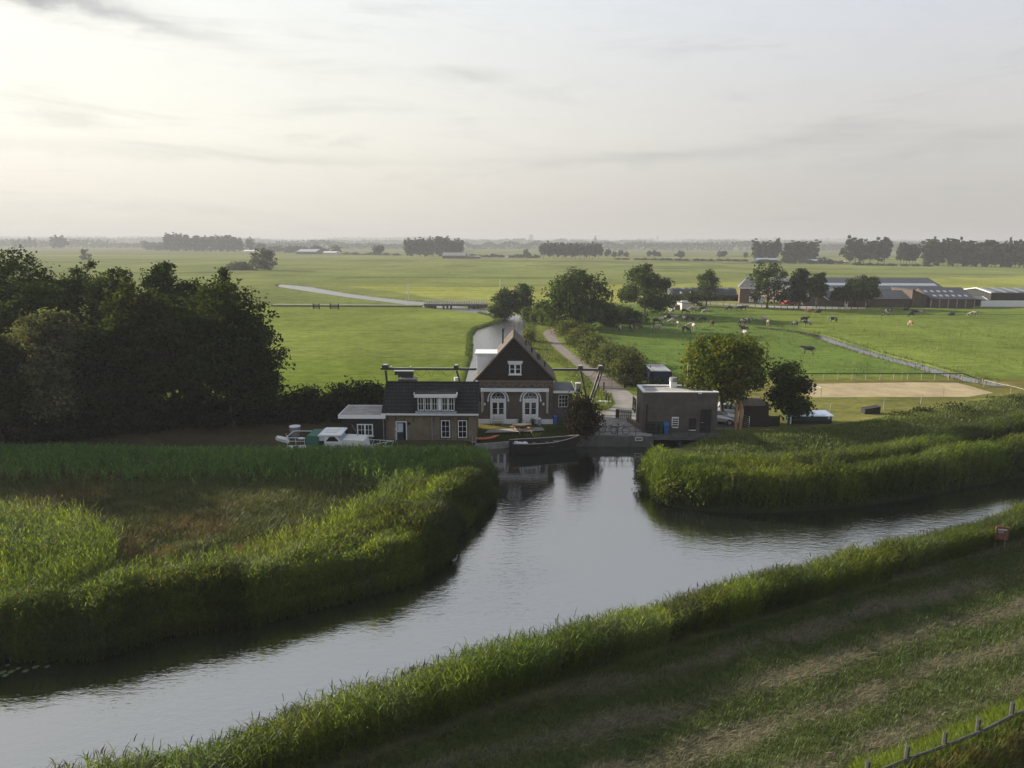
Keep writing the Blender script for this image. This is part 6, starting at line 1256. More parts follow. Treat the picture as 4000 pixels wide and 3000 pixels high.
# ------------------------------------------------------------------ cars
def car(lb, m_, loc, rz):
    t = thing('parked_car', lb, 'car', (0, 0, 0)); L, Wd = 4.1, 1.72
    prof = [(-2.05, .35), (-2.05, .82), (-1.85, .95), (-1.45, .98), (-1.05, 1.40), (-.7, 1.50), (.35, 1.48), (1.05, 1.0), (1.75, .86), (2.03, .62), (2.05, .35)]; secs = []
    for s, k in ((-1, .0), (-.92, 1), (.92, 1), (1, .0)):
        ring = []
        for x, z in prof:
            inset = .14 * max(0, (z - .95) / .55); yy = s * (Wd / 2) * (1 - inset); zz = z if k else (z - .05 if z > .5 else z + .04); ring.append((x * (1 if k else .985), yy, zz))
        secs.append(ring)
    MB().add(*loft(secs)).build('body', m_, t, smooth=False)
    for s in (-1, 1):
        y_ = s * (Wd / 2 * .995); mb = MB(); mb.add([(-1.28, y_ * .985, 1.03), (.88, y_ * .985, 1.03), (.33, y_ * .885, 1.42), (-.72, y_ * .885, 1.43), (-1.05, y_ * .9, 1.36)], [(0, 1, 2, 3, 4)]); mb.build('side_window', 'glass', t)
        for x in (-1.28, 1.28):
            w_ = MB().cyl((x, s * .68, .32), (x, s * .89, .32), .32, .32, 18).build('tyre', 'tyre', t); MB().cyl((x, s * .85, .32), (x, s * .9, .32), .2, .18, 12).build('rim', 'steel', w_)
        MB().ball((1.93, s * .6, .72), (.12, .2, .1)).build('headlight', 'curtain', t); MB().box(-2.07, -2.0, s * .72 - .1, s * .72 + .1, .72, .9).build('tail_lamp', 'redpaint', t)
        MB().ball((.75, s * .95, 1.02), (.08, .1, .07)).build('mirror', m_, t)
    MB().add([(.40, -.66, 1.475), (.40, .66, 1.475), (1.06, .74, 1.02), (1.06, -.74, 1.02)], [(0, 1, 2, 3)]).build('windscreen', 'curtain', t); MB().box(2.0, 2.07, -.7, .7, .36, .5).build('bumper', 'blackbin', t)
    t.location = loc; t.rotation_euler = (0, 0, rz); return t
x, y = G(2830, 1662); car('silver hatchback seen between the chestnut trunk and the timber posts', 'silver', (x - .6, y + .9, .02), R(-14))
x, y = G(2845, 1640); car('second silver car parked behind the first one', 'silver', (x + .3, y + 1.2, .02), R(-10))
x, y = G(3082, 1193); car('red car parked in the shade of the farmyard trees', 'redpaint', (x, y, .02), R(5))

# ------------------------------------------------------------------ shed, posts, low house, trough
def darkshed():
    a, b = G(2905, 1668), G(2998, 1668); Y = a[1]; zt_ = P(2950, 1582, Y)[2]; t = thing('timber_shed', 'dark boarded shed with pale roof edge under the drooping tree', 'shed', ((a[0] + b[0]) / 2, Y, 0))
    MB().box(a[0], b[0], Y, Y + 2.6, 0, zt_ - .08).build('wall', 'darkwood', t); r = MB().slab([(a[0] - .12, Y - .12, zt_), (b[0] + .12, Y - .12, zt_), (b[0] + .12, Y + 2.75, zt_ + .12), (a[0] - .12, Y + 2.75, zt_ + .12)], .07).build('roof', 'wood', t)
    t2 = thing('board_fence', 'low dark board fence right of the timber shed', 'fence', (b[0] + .1, Y + .3, 0)); MB().box(b[0] + .1, b[0] + 1.3, Y + .3, Y + .36, 0, 1.05).build('boards', 'darkwood', t2)
    for x in (b[0] + .15, b[0] + 1.25): MB().box(x - .05, x + .05, Y + .362, Y + .45, 0, 1.15).build('post', 'darkwood', t2)
    for px, lb in ((2873, 'left warm-toned timber post by the parked cars'), (2891, 'right warm-toned timber post holding the field gate')):
        c = P(px, 1672, Y - .8); t3 = thing('timber_post', lb, 'post', (c[0], Y - .8, 0), 'timber posts by the cars'); MB().box(c[0] - .11, c[0] + .11, Y - .91, Y - .69, -.05, P(px, 1578, Y - .8)[2]).build('post', 'woodwarm', t3)
    c = P(2896, 1672, Y - .8); c1 = P(2928, 1675, Y - .5); g = thing('field_gate', 'tubular steel field gate swung open against the timber shed', 'gate', (c[0], Y - .8, 0)); mb = MB(); d = Vector((c1[0] - c[0], .5, 0))
    for k in range(6): z = .2 + .2 * k; mb.tube([Vector((c[0], Y - .8, z + .25)), Vector((c[0], Y - .8, z - .1)) + d], .02)
    mb.build('bars', 'steel', g); MB().tube([(c[0], Y - .8, .1), (c[0], Y - .8, 1.5)], .025).tube([Vector((c[0], Y - .8, .0)) + d, Vector((c[0], Y - .8, 1.2)) + d], .025).build('gate_frame', 'steel', g)
darkshed()
def lowhouse():
    a, b = G(3092, 1657), G(3246, 1657); Y = a[1]; zt_ = P(3170, 1624, Y)[2]; zr = zt_ + .05; t = thing('low_shelter', 'long low teal shelter with pale blue metal roof and a white notice', 'shelter', ((a[0] + b[0]) / 2, Y, 0))
    MB().box(a[0], b[0], Y, Y + 1.7, 0, zt_ - .03).build('wall', 'teal', t); yb = Y + 2.0
    MB().slab([(a[0] - .15, Y - .2, zt_), (b[0] + .2, Y - .2, zt_), (b[0] + .2, yb, zt_ + .12), (a[0] - .15, yb, zt_ + .12)], .05).build('roof', 'blueroof', t); MB().box(a[0], b[0], Y - .03, Y + .01, 0, zt_ * .42).build('lower_boards', 'black', t)
    c = P(3238, 1632, Y); MB().box(c[0] - .1, c[0] + .1, Y - .03, Y + .01, c[2] - .1, c[2] + .1).build('notice', 'white', t)
lowhouse()
def trough():
    a, b = G(3378, 1618), G(3437, 1618); Y = a[1]; z0, z1 = P(3378, 1600, Y)[2], P(3437, 1590, Y)[2]; t = thing('dark_trough', 'black slope-topped box standing alone on the paddock grass', 'box', ((a[0] + b[0]) / 2, Y, 0)); MB().prism([(a[0], 0), (b[0], 0), (b[0], z1), (a[0], z0)], Y, Y + .9).build('box_body', 'black', t); MB().slab([(a[0] - .05, Y - .05, z0 + .04), (b[0] + .05, Y - .05, z1 + .04), (b[0] + .05, Y + .95, z1 + .04), (a[0] - .05, Y + .95, z0 + .04)], .035).build('lid', 'darkwood', t)
trough()

# ------------------------------------------------------------------ fences
def fence(nm, lb, pts, tops, rails, m_='postwood', r=.06, railr=.05, railm=None, cat='fence', square=False):
    t = thing(nm, lb, cat, (*pts[0], 0))
    for p, h in zip(pts, tops):
        z = float(terrain(np.array([p[0]]), np.array([p[1]]))[0]); mb = MB(); mb.cyl((p[0], p[1], z - .2), (p[0] + rng.normal(0, .02), p[1], z + h), r, r * .92, 7); mb.build('post', m_, t)
    for f in rails:
        z = terrain(np.array([p[0] for p in pts]), np.array([p[1] for p in pts])); line = [(p[0], p[1] - r * 1.1, float(zz) + h * f) for p, h, zz in zip(pts, tops, z)]
        MB().tube(line, railr, 6).build('rail', railm or m_, t)
    return t
pp = [G(a, 1484) for a in (3060, 3110, 3165, 3217, 3273, 3328, 3382, 3437, 3490, 3545, 3599, 3651, 3705, 3757)] + [G(3809, 1487), G(3838, 1496)]
fence('paddock_fence', 'straight wooden post and rail fence behind the sand paddock', pp, [.95] * len(pp), (.92,), railr=.07, m_='postwood', railm='darkwood')
fence('wire_fence', 'white-taped fence from the paddock corner towards the right bushes', [G(3843, 1511), G(3946, 1551), G(4060, 1590)], [.9, 1.15, 1.1], (.93,), r=.045, railr=.012, railm='offwhite')
fence('tape_fence', 'white tape fence on thin posts along the front of the sand paddock', [G(3140, 1530), G(3206, 1553), G(3682, 1551)], [1.1, 1.25, 1.2], (.95,), r=.04, railr=.012, railm='offwhite')
for px, py, h, lb in ((3596, 1584, 1.3, 'thin post on the dry grass below the sand paddock'), (3451, 1604, 1.25, 'thin post behind the black slope-topped box'), (3243, 1608, .8, 'thin post behind the end of the teal shelter'), (3523, 1484, 1.05, 'stout extra post in front of the paddock fence')):
    x, y = G(px, py); t = thing('fence_post', lb, 'post', (x, y, 0), 'single posts round the paddock'); MB().cyl((x, y, -.1), (x, y, h), .05, .045, 7).build('post', 'postwood', t)
fence('dike_fence', 'weathered wooden post and rail fence on the near dike in the bottom corner', FEN[1:-1], [.98] * 6, (.52,), r=.085, railr=.06, m_='fencewood')
def red_sign():
    x, y = G(3922, 2180, .1); y += 1.45; Y = y; t = thing('sign_board', 'weathered red signboard on two posts sunk in the near reeds', 'sign', (x, Y, 0)); c0 = P(3893, 2056, Y); c1 = P(3938, 2100, Y)
    MB().prism([(c0[0], c1[2] - .1), (c1[0], c1[2] - .16), (c1[0], c0[2] - .08), (c0[0], c0[2])], Y, Y + .05).build('board', 'signred', t)
    zz = c0[2] - .19; MB().prism([(c0[0] + .12, zz - .03), (c1[0] - .12, zz - .08), (c1[0] - .12, zz - .02), (c0[0] + .12, zz + .03)], Y - .012, Y + .002).build('pale_stripe', 'canvas', t)
    MB().prism([(c0[0] + .14, zz - .24), (c1[0] - .3, zz - .27), (c1[0] - .3, zz - .11), (c0[0] + .14, zz - .07)], Y - .012, Y + .002).build('worn_patch', 'grey', t)
    for xx in (c0[0] + .12, c1[0] - .1): MB().cyl((xx, Y + .09, -.2), (xx, Y + .09, c0[2] - .1), .04).build('post', 'wood', t)
red_sign()

# ------------------------------------------------------------------ bridge over the back canal
def bridge():
    a, b = P(1655, 1198, 199), P(1904, 1200, 199); z = .9; x0, x1 = a[0], b[0]; Y = 199; t = thing('farm_bridge', 'low concrete farm bridge with pale railing across the back canal', 'bridge', ((x0 + x1) / 2, Y, 0))
    MB().box(x0, x1, Y, Y + 4, z - .55, z).build('deck', 'darkconcrete', t)
    for k in (.30, .36, .42, .70, .76, .82, .88): xx = x0 + (x1 - x0) * k; MB().box(xx - .16, xx + .16, Y + .3, Y + 3.7, -1.8, z - .552).build('pile', 'concrete', t)
    MB().box(x0 + .2, x0 + 3.2, Y + .2, Y + 3.8, -1.8, z - .552).build('abutment', 'darkconcrete', t); MB().box(x1 - 1.6, x1 - .2, Y + .2, Y + 3.8, -1.8, z - .552).build('abutment', 'redbrick', t)
    for y_ in (Y + .1, Y + 3.9):
        mb = MB(); n = 26
        for i in range(n + 1): xx = x0 + (x1 - x0) * i / n; mb.box(xx - .04, xx + .04, y_ - .04, y_ + .04, z + .002, z + 1.05)
        mb.box(x0, x1, y_ + .041, y_ + .08, z + .95, z + 1.03).box(x0, x1, y_ + .041, y_ + .08, z + .5, z + .56); mb.build('railing', 'offwhite', t)
bridge()
struct(MB().prism([(P(1075, 1203, 203)[0], 199.5), (P(1650, 1198, 201)[0], 199.5), (P(1650, 1198, 201)[0], 202.6), (P(1075, 1203, 203)[0], 204)], .05, .4, 'z').build('dirt_road', 'verge'))
for px, lb in ((1596, 'thin pale pole standing by the canal left of the bridge'), (1953, 'thin pale pole in the bright field right of the bridge')):
    x, y = G(px, 1172 if px < 1900 else 1150); t = thing('thin_pole', lb, 'pole', (x, y, 0)); MB().cyl((x, y, 0), (x, y, 5.0), .09, .07, 6).ball((x, y, 5.05), .12).build('pole_shaft', 'offwhite', t)
for px0, px1, lb in ((1224, 1247, 'left dark wooden field gate on the dirt road'), (1290, 1322, 'right dark wooden field gate on the dirt road')):
    a, b = G(px0, 1208), G(px1, 1208); t = thing('field_gate', lb, 'gate', (*a, 0)); mb = MB(); [mb.box(a[0], b[0], a[1], a[1] + .06, .25 + .3 * k, .38 + .3 * k) for k in range(4)]; mb.build('bars', 'darkwood', t)
    for x in (a[0], b[0]): MB().box(x - .12, x + .12, a[1] + .07, a[1] + .3, 0, 1.5).build('post', 'darkwood', t)

# ------------------------------------------------------------------ farm
def farmhouse():
    a, b = G(2889, 1186), G(2962, 1186); Y = a[1]; x0, x1 = a[0], b[0]; ze = P(2925, 1124, Y)[2]; t = thing('red_farmhouse', 'two-storey red brick farmhouse with grey roof behind the cow pasture', 'house', ((x0 + x1) / 2, Y, 0)); yb = Y + 8; zr = ze + 3.2
    MB().box(x0, x1, Y, yb, 0, ze).build('wall', 'redbrick', t); r = MB().slab([(x0 - .5, Y - .5, ze), (x1 + .5, Y - .5, ze), (x1 - 2.2, Y + 4, zr), (x0 + 2.2, Y + 4, zr)], .2).slab([(x0 - .5, yb + .5, ze), (x1 + .5, yb + .5, ze), (x1 - 2.2, Y + 4, zr), (x0 + 2.2, Y + 4, zr)], .2)
    r.add([(x0 - .5, Y - .5, ze), (x0 - .5, yb + .5, ze), (x0 + 2.2, Y + 4, zr), (x1 + .5, Y - .5, ze), (x1 + .5, yb + .5, ze), (x1 - 2.2, Y + 4, zr)], [(0, 1, 2), (3, 5, 4)]); r = r.build('roof', 'bitumendark', t); MB().box(x0 - .55, x1 + .55, Y - .62, Y - .51, ze - .25, ze + .02).build('gutter', 'white', r)
    q = lambda px, py: P(px, py, Y)
    for p0, p1, y0, y1, c in ((2898, 2911, 1143, 1129, 2), (2929, 2936.5, 1144, 1130, 1), (2943.5, 2951, 1145, 1132, 1), (2896, 2912, 1178, 1158, 1), (2928, 2950, 1179, 1160, 2)): window(t, q(p0, 1600)[0], q(p1, 1600)[0], q(2900, y0)[2], q(2900, y1)[2], Y, c, 1, fw=.12, bar=.1, gm='curtain' if y0 > 1150 else 'glass', sill=True)
    t.rotation_euler = (0, 0, R(-15))
    a, b = P(2965, 1185, Y + 1), P(2981, 1171, Y + 1); t = thing('pale_shed', 'small whitish shed right of the red farmhouse', 'shed', (a[0], Y + 1, 0)); MB().box(a[0], b[0], Y + 1, Y + 3, 0, b[2]).build('wall', 'palepink', t); MB().box(a[0] - .1, b[0] + .1, Y + .9, Y + 3.1, b[2] + .002, b[2] + .1).build('roof', 'white', t)
farmhouse()
def barn(nm, lb, px0, px1, pyb, pye, pyr, depth, wall, roof, edge=None, gl=0, cat='barn', ridge_inset=0, Yo=0):
    a, b = G(px0, pyb), G(px1, pyb); Y = a[1] + Yo; x0, x1 = P(px0, pyb, Y)[0], P(px1, pyb, Y)[0]; pm = (px0 + px1) / 2; ze = P(pm, pye, Y)[2]; yr = Y + depth / 2; zr = max(ze + .4, P(pm, pyr, yr)[2]); t = thing(nm, lb, cat, ((x0 + x1) / 2, Y, 0)); yb = Y + depth
    MB().box(x0, x1, Y, yb, 0, ze - .02).prism([(Y, ze - .02), (yb, ze - .02), (yr, zr - .12)], x0 + .02, x1 - .02, 'x').build('wall', wall, t)
    r = MB().slab([(x0 - .3, Y - .4, ze - .1), (x1 + .3, Y - .4, ze - .1), (x1 + .3, yr, zr), (x0 - .3, yr, zr)], .12).slab([(x0 - .3, yb + .4, ze - .1), (x1 + .3, yb + .4, ze - .1), (x1 + .3, yr, zr), (x0 - .3, yr, zr)], .12).build('roof', roof, t)
    if edge:
        e = MB(); [e.prism([(Y - .45, ze - .3), (yr, zr - .2), (yr, zr + .06), (Y - .45, ze - .04)], x, x + .12, 'x') for x in (x0 - .43, x1 + .31)]; [e.prism([(yr, zr - .2), (yb + .45, ze - .3), (yb + .45, ze - .04), (yr, zr + .06)], x, x + .12, 'x') for x in (x0 - .43, x1 + .31)]; e.build('barge_board', edge, r)
    def onroof(u0, u1, v0, v1, m_, nm_): 
        s = lambda u, v: (x0 + (x1 - x0) * u, Y - .4 + (yr - Y + .4) * v, ze - .1 + (zr - ze + .1) * v + .03); MB().slab([s(u0, v0), s(u1, v0), s(u1, v1), s(u0, v1)], .025).build(nm_, m_, r)
    return t, onroof, (x0, x1, Y, yb, ze, zr)
t, onr, dm = barn('cattle_barn', 'longest barn at the back of the farm with dark roof and a pale light strip', 3180, 3690, 1178, 1130, 1084, 24, 'farmbrick', 'cementroof', Yo=22); onr(.0, .98, .33, .52, 'skylight', 'light_strip')
t, onr, dm = barn('low_barn', 'low brick barn with dark roof joined left of the skylight barn', 3388, 3562, 1200, 1166, 1133, 11, 'farmbrick', 'cementroof', Yo=1)
t, onr, (x0, x1, Y, yb, ze, zr) = barn('skylight_barn', 'brick barn with rows of small skylights in its dark roof', 3634, 3804, 1202, 1167, 1122, 15, 'farmbrick', 'cementroof')
for k in range(6): onr(.12 + .145 * k, .19 + .145 * k, .22, .36, 'skylight', 'skylight')
for k in range(5): onr(.03 + .15 * k, .10 + .15 * k, .58, .72, 'skylight', 'skylight')
mb = MB(); [mb.box(x0 + (x1 - x0) * k / 5 - .12, x0 + (x1 - x0) * k / 5 + .12, Y - .08, Y + .01, 0, ze - .12) for k in range(6)]; mb.build('pilaster', 'concrete', t)
g = thing('brick_gable', 'tall lit brick gable end left of the skylight barn', 'barn', (x0 - 8, Y + 1, 0)); xa = P(3562, 1150, Y + 1.5)[0]; MB().prism([(xa, 0), (x0 - .35, 0), (x0 - .35, ze + .6), (xa, P(3562, 1131, Y + 1.5)[2])], Y + 1.2, Y + 13).build('wall', 'farmbrick', g); MB().slab([(xa - .2, Y + 1.0, P(3562, 1131, Y + 1.5)[2] + .1), (x0 - .36, Y + 1.0, ze + .75), (x0 - .36, Y + 13.2, ze + .75), (xa - .2, Y + 13.2, P(3562, 1131, Y + 1.5)[2] + .1)], .15).build('roof', 'cementroof', g)
t, onr, (x0, x1, Y, yb, ze, zr) = barn('open_barn', 'dark open barn with pale striped roof at the right edge', 3866, 4150, 1196, 1142, 1124, 14, 'black', 'cementroof2', 'offwhite', Yo=6)
for k in range(6): onr(.02 + .16 * k, .05 + .16 * k, .02, .98, 'skylight', 'light_strip')
a = G(3832, 1198); t = thing('white_wall', 'long low white wall in front of the open barn', 'wall', (*a, 0)); b = G(4140, 1196); MB().box(a[0], b[0], a[1], a[1] + .3, 0, P(3900, 1177, a[1])[2]).build('wall_body', 'white', t); MB().box(a[0], b[0], a[1] - .02, a[1] + .32, P(3900, 1177, a[1])[2] + .002, P(3900, 1175, a[1])[2] + .05).build('coping', 'offwhite', t)
t, onr, (x0, x1, Y, yb, ze, zr) = barn('feed_shelter', 'little roofed shelter between skylight barn and white wall', 3808, 3846, 1194, 1168, 1158, 4, 'darkwood', 'cementroof2', 'offwhite', cat='shelter')
def gablefront(nm, lb, px0, px1, pyb, pye, pya, depth, wall, roof, edge, Yo=0):
    a = G(px0, pyb); Y = a[1] + Yo; x0, x1 = P(px0, pyb, Y)[0], P(px1, pyb, Y)[0]; xm = (x0 + x1) / 2; ze, za = P(px0, pye, Y)[2], P((px0 + px1) / 2, pya, Y)[2]; t = thing(nm, lb, 'farm building', (xm, Y, 0)); yb = Y + depth
    MB().prism([(x0, 0), (x1, 0), (x1, ze), (xm, za - .15), (x0, ze)], Y, yb).build('wall', wall, t); r = MB().slab([(x0 - .4, Y - .3, ze - .15), (xm, Y - .3, za), (xm, yb, za), (x0 - .4, yb, ze - .15)], .12).slab([(xm, Y - .3, za), (x1 + .4, Y - .3, ze - .15), (x1 + .4, yb, ze - .15), (xm, yb, za)], .12).build('roof', roof, t)
    MB().prism([(x0 - .42, ze - .4), (xm, za - .25), (xm, za + .05), (x0 - .42, ze - .1)], Y - .36, Y - .302).prism([(xm, za - .25), (x1 + .42, ze - .4), (x1 + .42, ze - .1), (xm, za + .05)], Y - .36, Y - .302).build('barge_board', edge, r); return t, (x0, x1, Y)
t, (x0, x1, Y) = gablefront('stable', 'buff gabled farm building with white barge boards behind the farmyard trees', 3062, 3178, 1190, 1128, 1088, 20, 'buffbrick', 'cementroof', 'white', Yo=4)
t, (x0, x1, Y) = gablefront('stable', 'smaller buff building with one thick white roof edge right of the larger gable', 3136, 3228, 1198, 1168, 1138, 14, 'buffbrick', 'cementroof', 'white', Yo=2); c = P(3187, 1173, Y); MB().box(c[0] - .3, c[0] + .3, Y - .04, Y + .01, c[2] - .35, c[2] + .35).build('window', 'glass', t)
t, (x0, x1, Y) = gablefront('stable', 'brown gabled brick building with blue-white door before the long barn', 3290, 3386, 1202, 1170, 1140, 16, 'farmbrick', 'cementroof', 'woodwarm', Yo=2)
c = P(3305, 1193, Y); d = MB().box(c[0] - .5, c[0] + .5, Y - .05, Y + .01, 0, 2.0).build('door', 'white', t); MB().box(c[0] - .2, c[0] + .25, Y - .06, Y - .04, .9, 1.8).build('pane', 'glass', d); c = P(3336, 1193, Y); MB().box(c[0] - .45, c[0] + .45, Y - .05, Y + .01, 0, 2.1).build('door', 'black', t)
def fieldshed():
    a, b = G(2663, 1213), G(2698, 1213); Y = a[1]; x0, x1 = a[0], b[0]; zt_ = P(2680, 1184, Y)[2]; t = thing('field_shed', 'small whitish shed with dark roof at the edge of the cow pasture', 'shed', ((x0 + x1) / 2, Y, 0)); xl = P(2645, 1213, Y + 3)[0]
    MB().prism([(x0, Y), (x1, Y), (x1 - .6, Y + 3.4), (xl, Y + 3.4)], 0, zt_, 'z').build('wall', 'palepink', t); MB().prism([(x0 - .2, Y - .25), (x1 + .2, Y - .25), (x1 - .4, Y + 3.6), (xl - .3, Y + 3.6)], zt_ + .002, zt_ + .12, 'z').build('roof', 'bitumendark', t); c = P(2675, 1178, Y + 3); MB().box(c[0] - 1.0, c[0] + .7, Y + 2.6, Y + 3.3, zt_ + .122, zt_ + .4).build('ridge_cap', 'white', t)
    MB().prism([(xl - 1.0, 0), (xl + .6, 0), (xl + .6, zt_ * .8), (xl - 1.0, zt_ * .5)], Y + 1.5, Y + 3).build('lean_to', 'wood', t)
fieldshed()
a, b = G(2618, 1156), G(2884, 1156); t = thing('silage_heap', 'long black sheeted silage heap behind the solitary tree', 'silage heap', (*a, 0)); mb = MB(); r = random.Random(3); n = 30; V = []; F = []
for i in range(n + 1):
    x = a[0] + (b[0] - a[0]) * i / n; h = 2.6 + r.uniform(-.35, .35) if 0 < i < n else .2; V += [(x, a[1], 0), (x, a[1] + 2, h * .85), (x, a[1] + 4.5, h), (x, a[1] + 9, h * .8), (x, a[1] + 11, 0)]
for i in range(n): F += [(i * 5 + k, i * 5 + k + 1, i * 5 + 6 + k, i * 5 + 5 + k) for k in range(4)]
mb.add(V, F).build('sheet', 'silage', t, smooth=True); mb = MB(); [mb.ball((a[0] + (b[0] - a[0]) * k, a[1] + .9, .9), (.5, .4, .6), 7, 5) for k in (.16, .30, .33, .345, .42)]; mb.build('white_bags', 'canvas', t)
for i, (x0, x1, lb) in enumerate(((2600, 2760, 'left half of the dark clipped hedge before the silage heap'), (2750, 2892, 'right half of the dark clipped hedge reaching the red farmhouse'))):
    x, y = G((x0 + x1) / 2, 1174); w_ = (x1 - x0) * y / FPX; t = thing('farm_hedge', lb, 'hedge', (x, y, 0)); r = np.random.default_rng(70 + i); k = 2600; c = np.c_[(r.random(k) - .5) * w_, (r.random(k) - .5) * 2.5, r.random(k) ** .7 * (1.6 + .25 * np.sin(np.arange(k)))]; link('foliage', rawmesh('foliage', *leafquads(c, r.normal(size=(k, 3)) + np.array([0, -.5, .6]), np.full(k, .45), jit(r, k, (.030, .045, .016)), r)), 'leaf', t)
pp = [G(2700 + 25 * i, 1190 + .9 * i) for i in range(16)]; fence('pasture_fence', 'pale wooden fence between the pasture and the farm road', pp, [1.1] * 16, (.9, .5), r=.09, railr=.06)
pp = [G(3000 + 25 * i, 1211 - .1 * i) for i in range(15)]; fence('yard_fence', 'thin dark fence along the farmyard front', pp, [1.25] * 15, (.95, .5), r=.07, railr=.03, m_='darkwood')
pp = [G(2225 + 30 * i, 1345 - 10 * i) for i in range(3)]
fence('corral_fence', 'dark rail fence under the trees at the pasture gate', [G(2480, 1262), G(2500, 1252), G(2520, 1243), G(2540, 1236)], [1.2] * 4, (.95, .6, .3), r=.09, railr=.05, m_='wood')

# ------------------------------------------------------------------ far farms, spire
def farbarn(lb, px0, px1, pyb, pye, pyr, roofm='skylight', wall='farmbrick', depth=14): return barn('far_barn', lb, px0, px1, pyb, pye, pyr, depth, wall, roofm, cat='barn')
farbarn('hazy barn with white sloping roof far left of centre', 1156, 1232, 993, 984, 973, depth=50); farbarn('low white barn right of the white-roofed one in the haze', 1262, 1312, 994, 986, 982, 'white', 'palepink', 20)
farbarn('long low white-roofed barn peeking behind the lone hazy tree', 948, 1022, 986, 981, 977, 'white', 'palepink', 20); farbarn('hazy brown farm with pale ridge below the dense tree clump', 1728, 1818, 1010, 998, 986, 'cementroof2', 'farmbrick', 26); farbarn('low brown hazy farm shed right of the pale-ridged farm', 1820, 1876, 1010, 1003, 998, 'cementroof2', 'farmbrick', 14)
farbarn('bluish hazy shed among poplars, left one', 2962, 3040, 1026, 1014, 1008, 'blueroof', 'bluesteel', 14); farbarn('bluish hazy shed among trees, right one', 3150, 3240, 1029, 1018, 1013, 'blueroof', 'bluesteel', 14); farbarn('tiny white hazy building below the big dome trees', 3280, 3302, 1029, 1022, 1018, 'white', 'palepink', 8)
farbarn('white hazy house right of the dense clump', 1972, 1986, 1007, 998, 994, 'cementroof2', 'white', 8)
def spire():
    Y = 2300.; x = X(2325, Y, 940); zt_ = P(2325, 917, Y)[2]; t = thing('church_spire', 'slender church spire rising above the hazy middle horizon', 'church', (x, Y, 0)); MB().box(x - 5, x + 5, Y - 5, Y + 5, 0, zt_ * .52).build('tower', 'greybrick', t); MB().cyl((x, Y, zt_ * .521), (x, Y, zt_), 6.2, .2, 8).build('spire', 'bitumendark', t)
spire()
for px, h, w_, lb in ((2075, 58, 13, 'faint hazy tower block left of the spire on the skyline'), (2568, 54, 5, 'faint thin tower on the skyline right of the spire')):
    Y = 4300.; x = X(px, Y, 945); t = thing('tower_block', lb, 'tower', (x, Y, 0)); MB().box(x - w_, x + w_, Y, Y + 20, 0, h).build('wall', 'concrete', t); MB().box(x - w_ * .4, x + w_ * .4, Y + 5, Y + 12, h + .002, h + 6).build('roof_cabin', 'concrete', t)

# ------------------------------------------------------------------ cows
def skinmesh(name, chains, sub=1):
    bm = bmesh.new(); sl = bm.verts.layers.skin.verify(); first = None
    vv = {}
    for ch in chains:
        prev = None
        for p in ch:
            key = p[:3]
            if key not in vv: v = bm.verts.new(key); v[sl].radius = (p[3], p[3] * (p[4] if len(p) > 4 else 1)); vv[key] = v; v[sl].use_root = len(vv) == 1
            v = vv[key]
            if prev is not None and prev is not v and not bm.edges.get((prev, v)): bm.edges.new((prev, v))
            prev = v
    me = bpy.data.meshes.new('tmp'); bm.to_mesh(me); bm.free(); o = bpy.data.objects.new('tmp', me); COL.objects.link(o); o.modifiers.new('s', 'SKIN'); m_ = o.modifiers.new('u', 'SUBSURF'); m_.levels = sub
    dg = bpy.context.evaluated_depsgraph_get(); out = bpy.data.meshes.new_from_object(o.evaluated_get(dg)); out.name = name; bpy.data.objects.remove(o); bpy.data.meshes.remove(me); out.polygons.foreach_set('use_smooth', [True] * len(out.polygons)); return out
ru, mi, ch_ = (-.72, 0, 1.12, .27, 1.1), (-.1, 0, 1.02, .36, 1.05), (.5, 0, 1.05, .32, 1.15)
def legs(dx=0):
    out = []
    for s in (-1, 1):
        out.append([ch_, (.52, s * .17, .78, .13), (.54 + s * dx, s * .19, .44, .065), (.53 + s * dx, s * .19, .12, .05), (.56 + s * dx, s * .19, .02, .065)])
        out.append([ru, (-.70, s * .17, .86, .18), (-.60 - s * dx, s * .2, .60, .11), (-.78 - s * dx, s * .2, .44, .065), (-.74 - s * dx, s * .2, .12, .05), (-.71 - s * dx, s * .2, .02, .065)])
    return out
tail = [ru, (-1.0, 0, 1.15, .05), (-1.05, 0, .7, .025), (-1.04, 0, .45, .05)]
def ears(h, d=.16): return [[h, (h[0] - .06, s * d, h[2] + .08, .035)] for s in (-1, 1)]
hs, hg = (1.12, 0, 1.36, .13), (1.14, 0, .42, .13)
cow_g = skinmesh('cow', [[mi, ru], [mi, ch_, (.86, 0, .86, .17), hg, (1.26, 0, .16, .085), (1.28, 0, .06, .07)], tail, *legs(.06), *ears(hg)])
cow_s = skinmesh('cow', [[mi, ru], [mi, ch_, (.85, 0, 1.24, .18), hs, (1.36, 0, 1.22, .085), (1.44, 0, 1.17, .075)], tail, *legs(.03), *ears(hs)])
rl_, ml_, cl_ = (-.72, 0, .36, .30, 1.1), (-.1, 0, .40, .38, 1.0), (.5, 0, .42, .32, 1.1); hl = (1.08, 0, .82, .13)
cow_l = skinmesh('cow', [[ml_, rl_], [ml_, cl_, (.84, 0, .66, .18), hl, (1.30, 0, .68, .085), (1.38, 0, .64, .07)], [rl_, (-1.0, .1, .3, .05), (-.9, .35, .05, .04)], [rl_, (-.45, -.4, .16, .11), (-.1, -.48, .08, .06)], [rl_, (-.4, .36, .14, .11), (-.05, .42, .07, .06)], [cl_, (.72, -.26, .12, .08), (.45, -.34, .06, .06)], [cl_, (.74, .26, .12, .08), (.46, .32, .06, .06)], *ears(hl)])
for m_ in (cow_g, cow_s, cow_l): m_.materials.append(M['cow'])
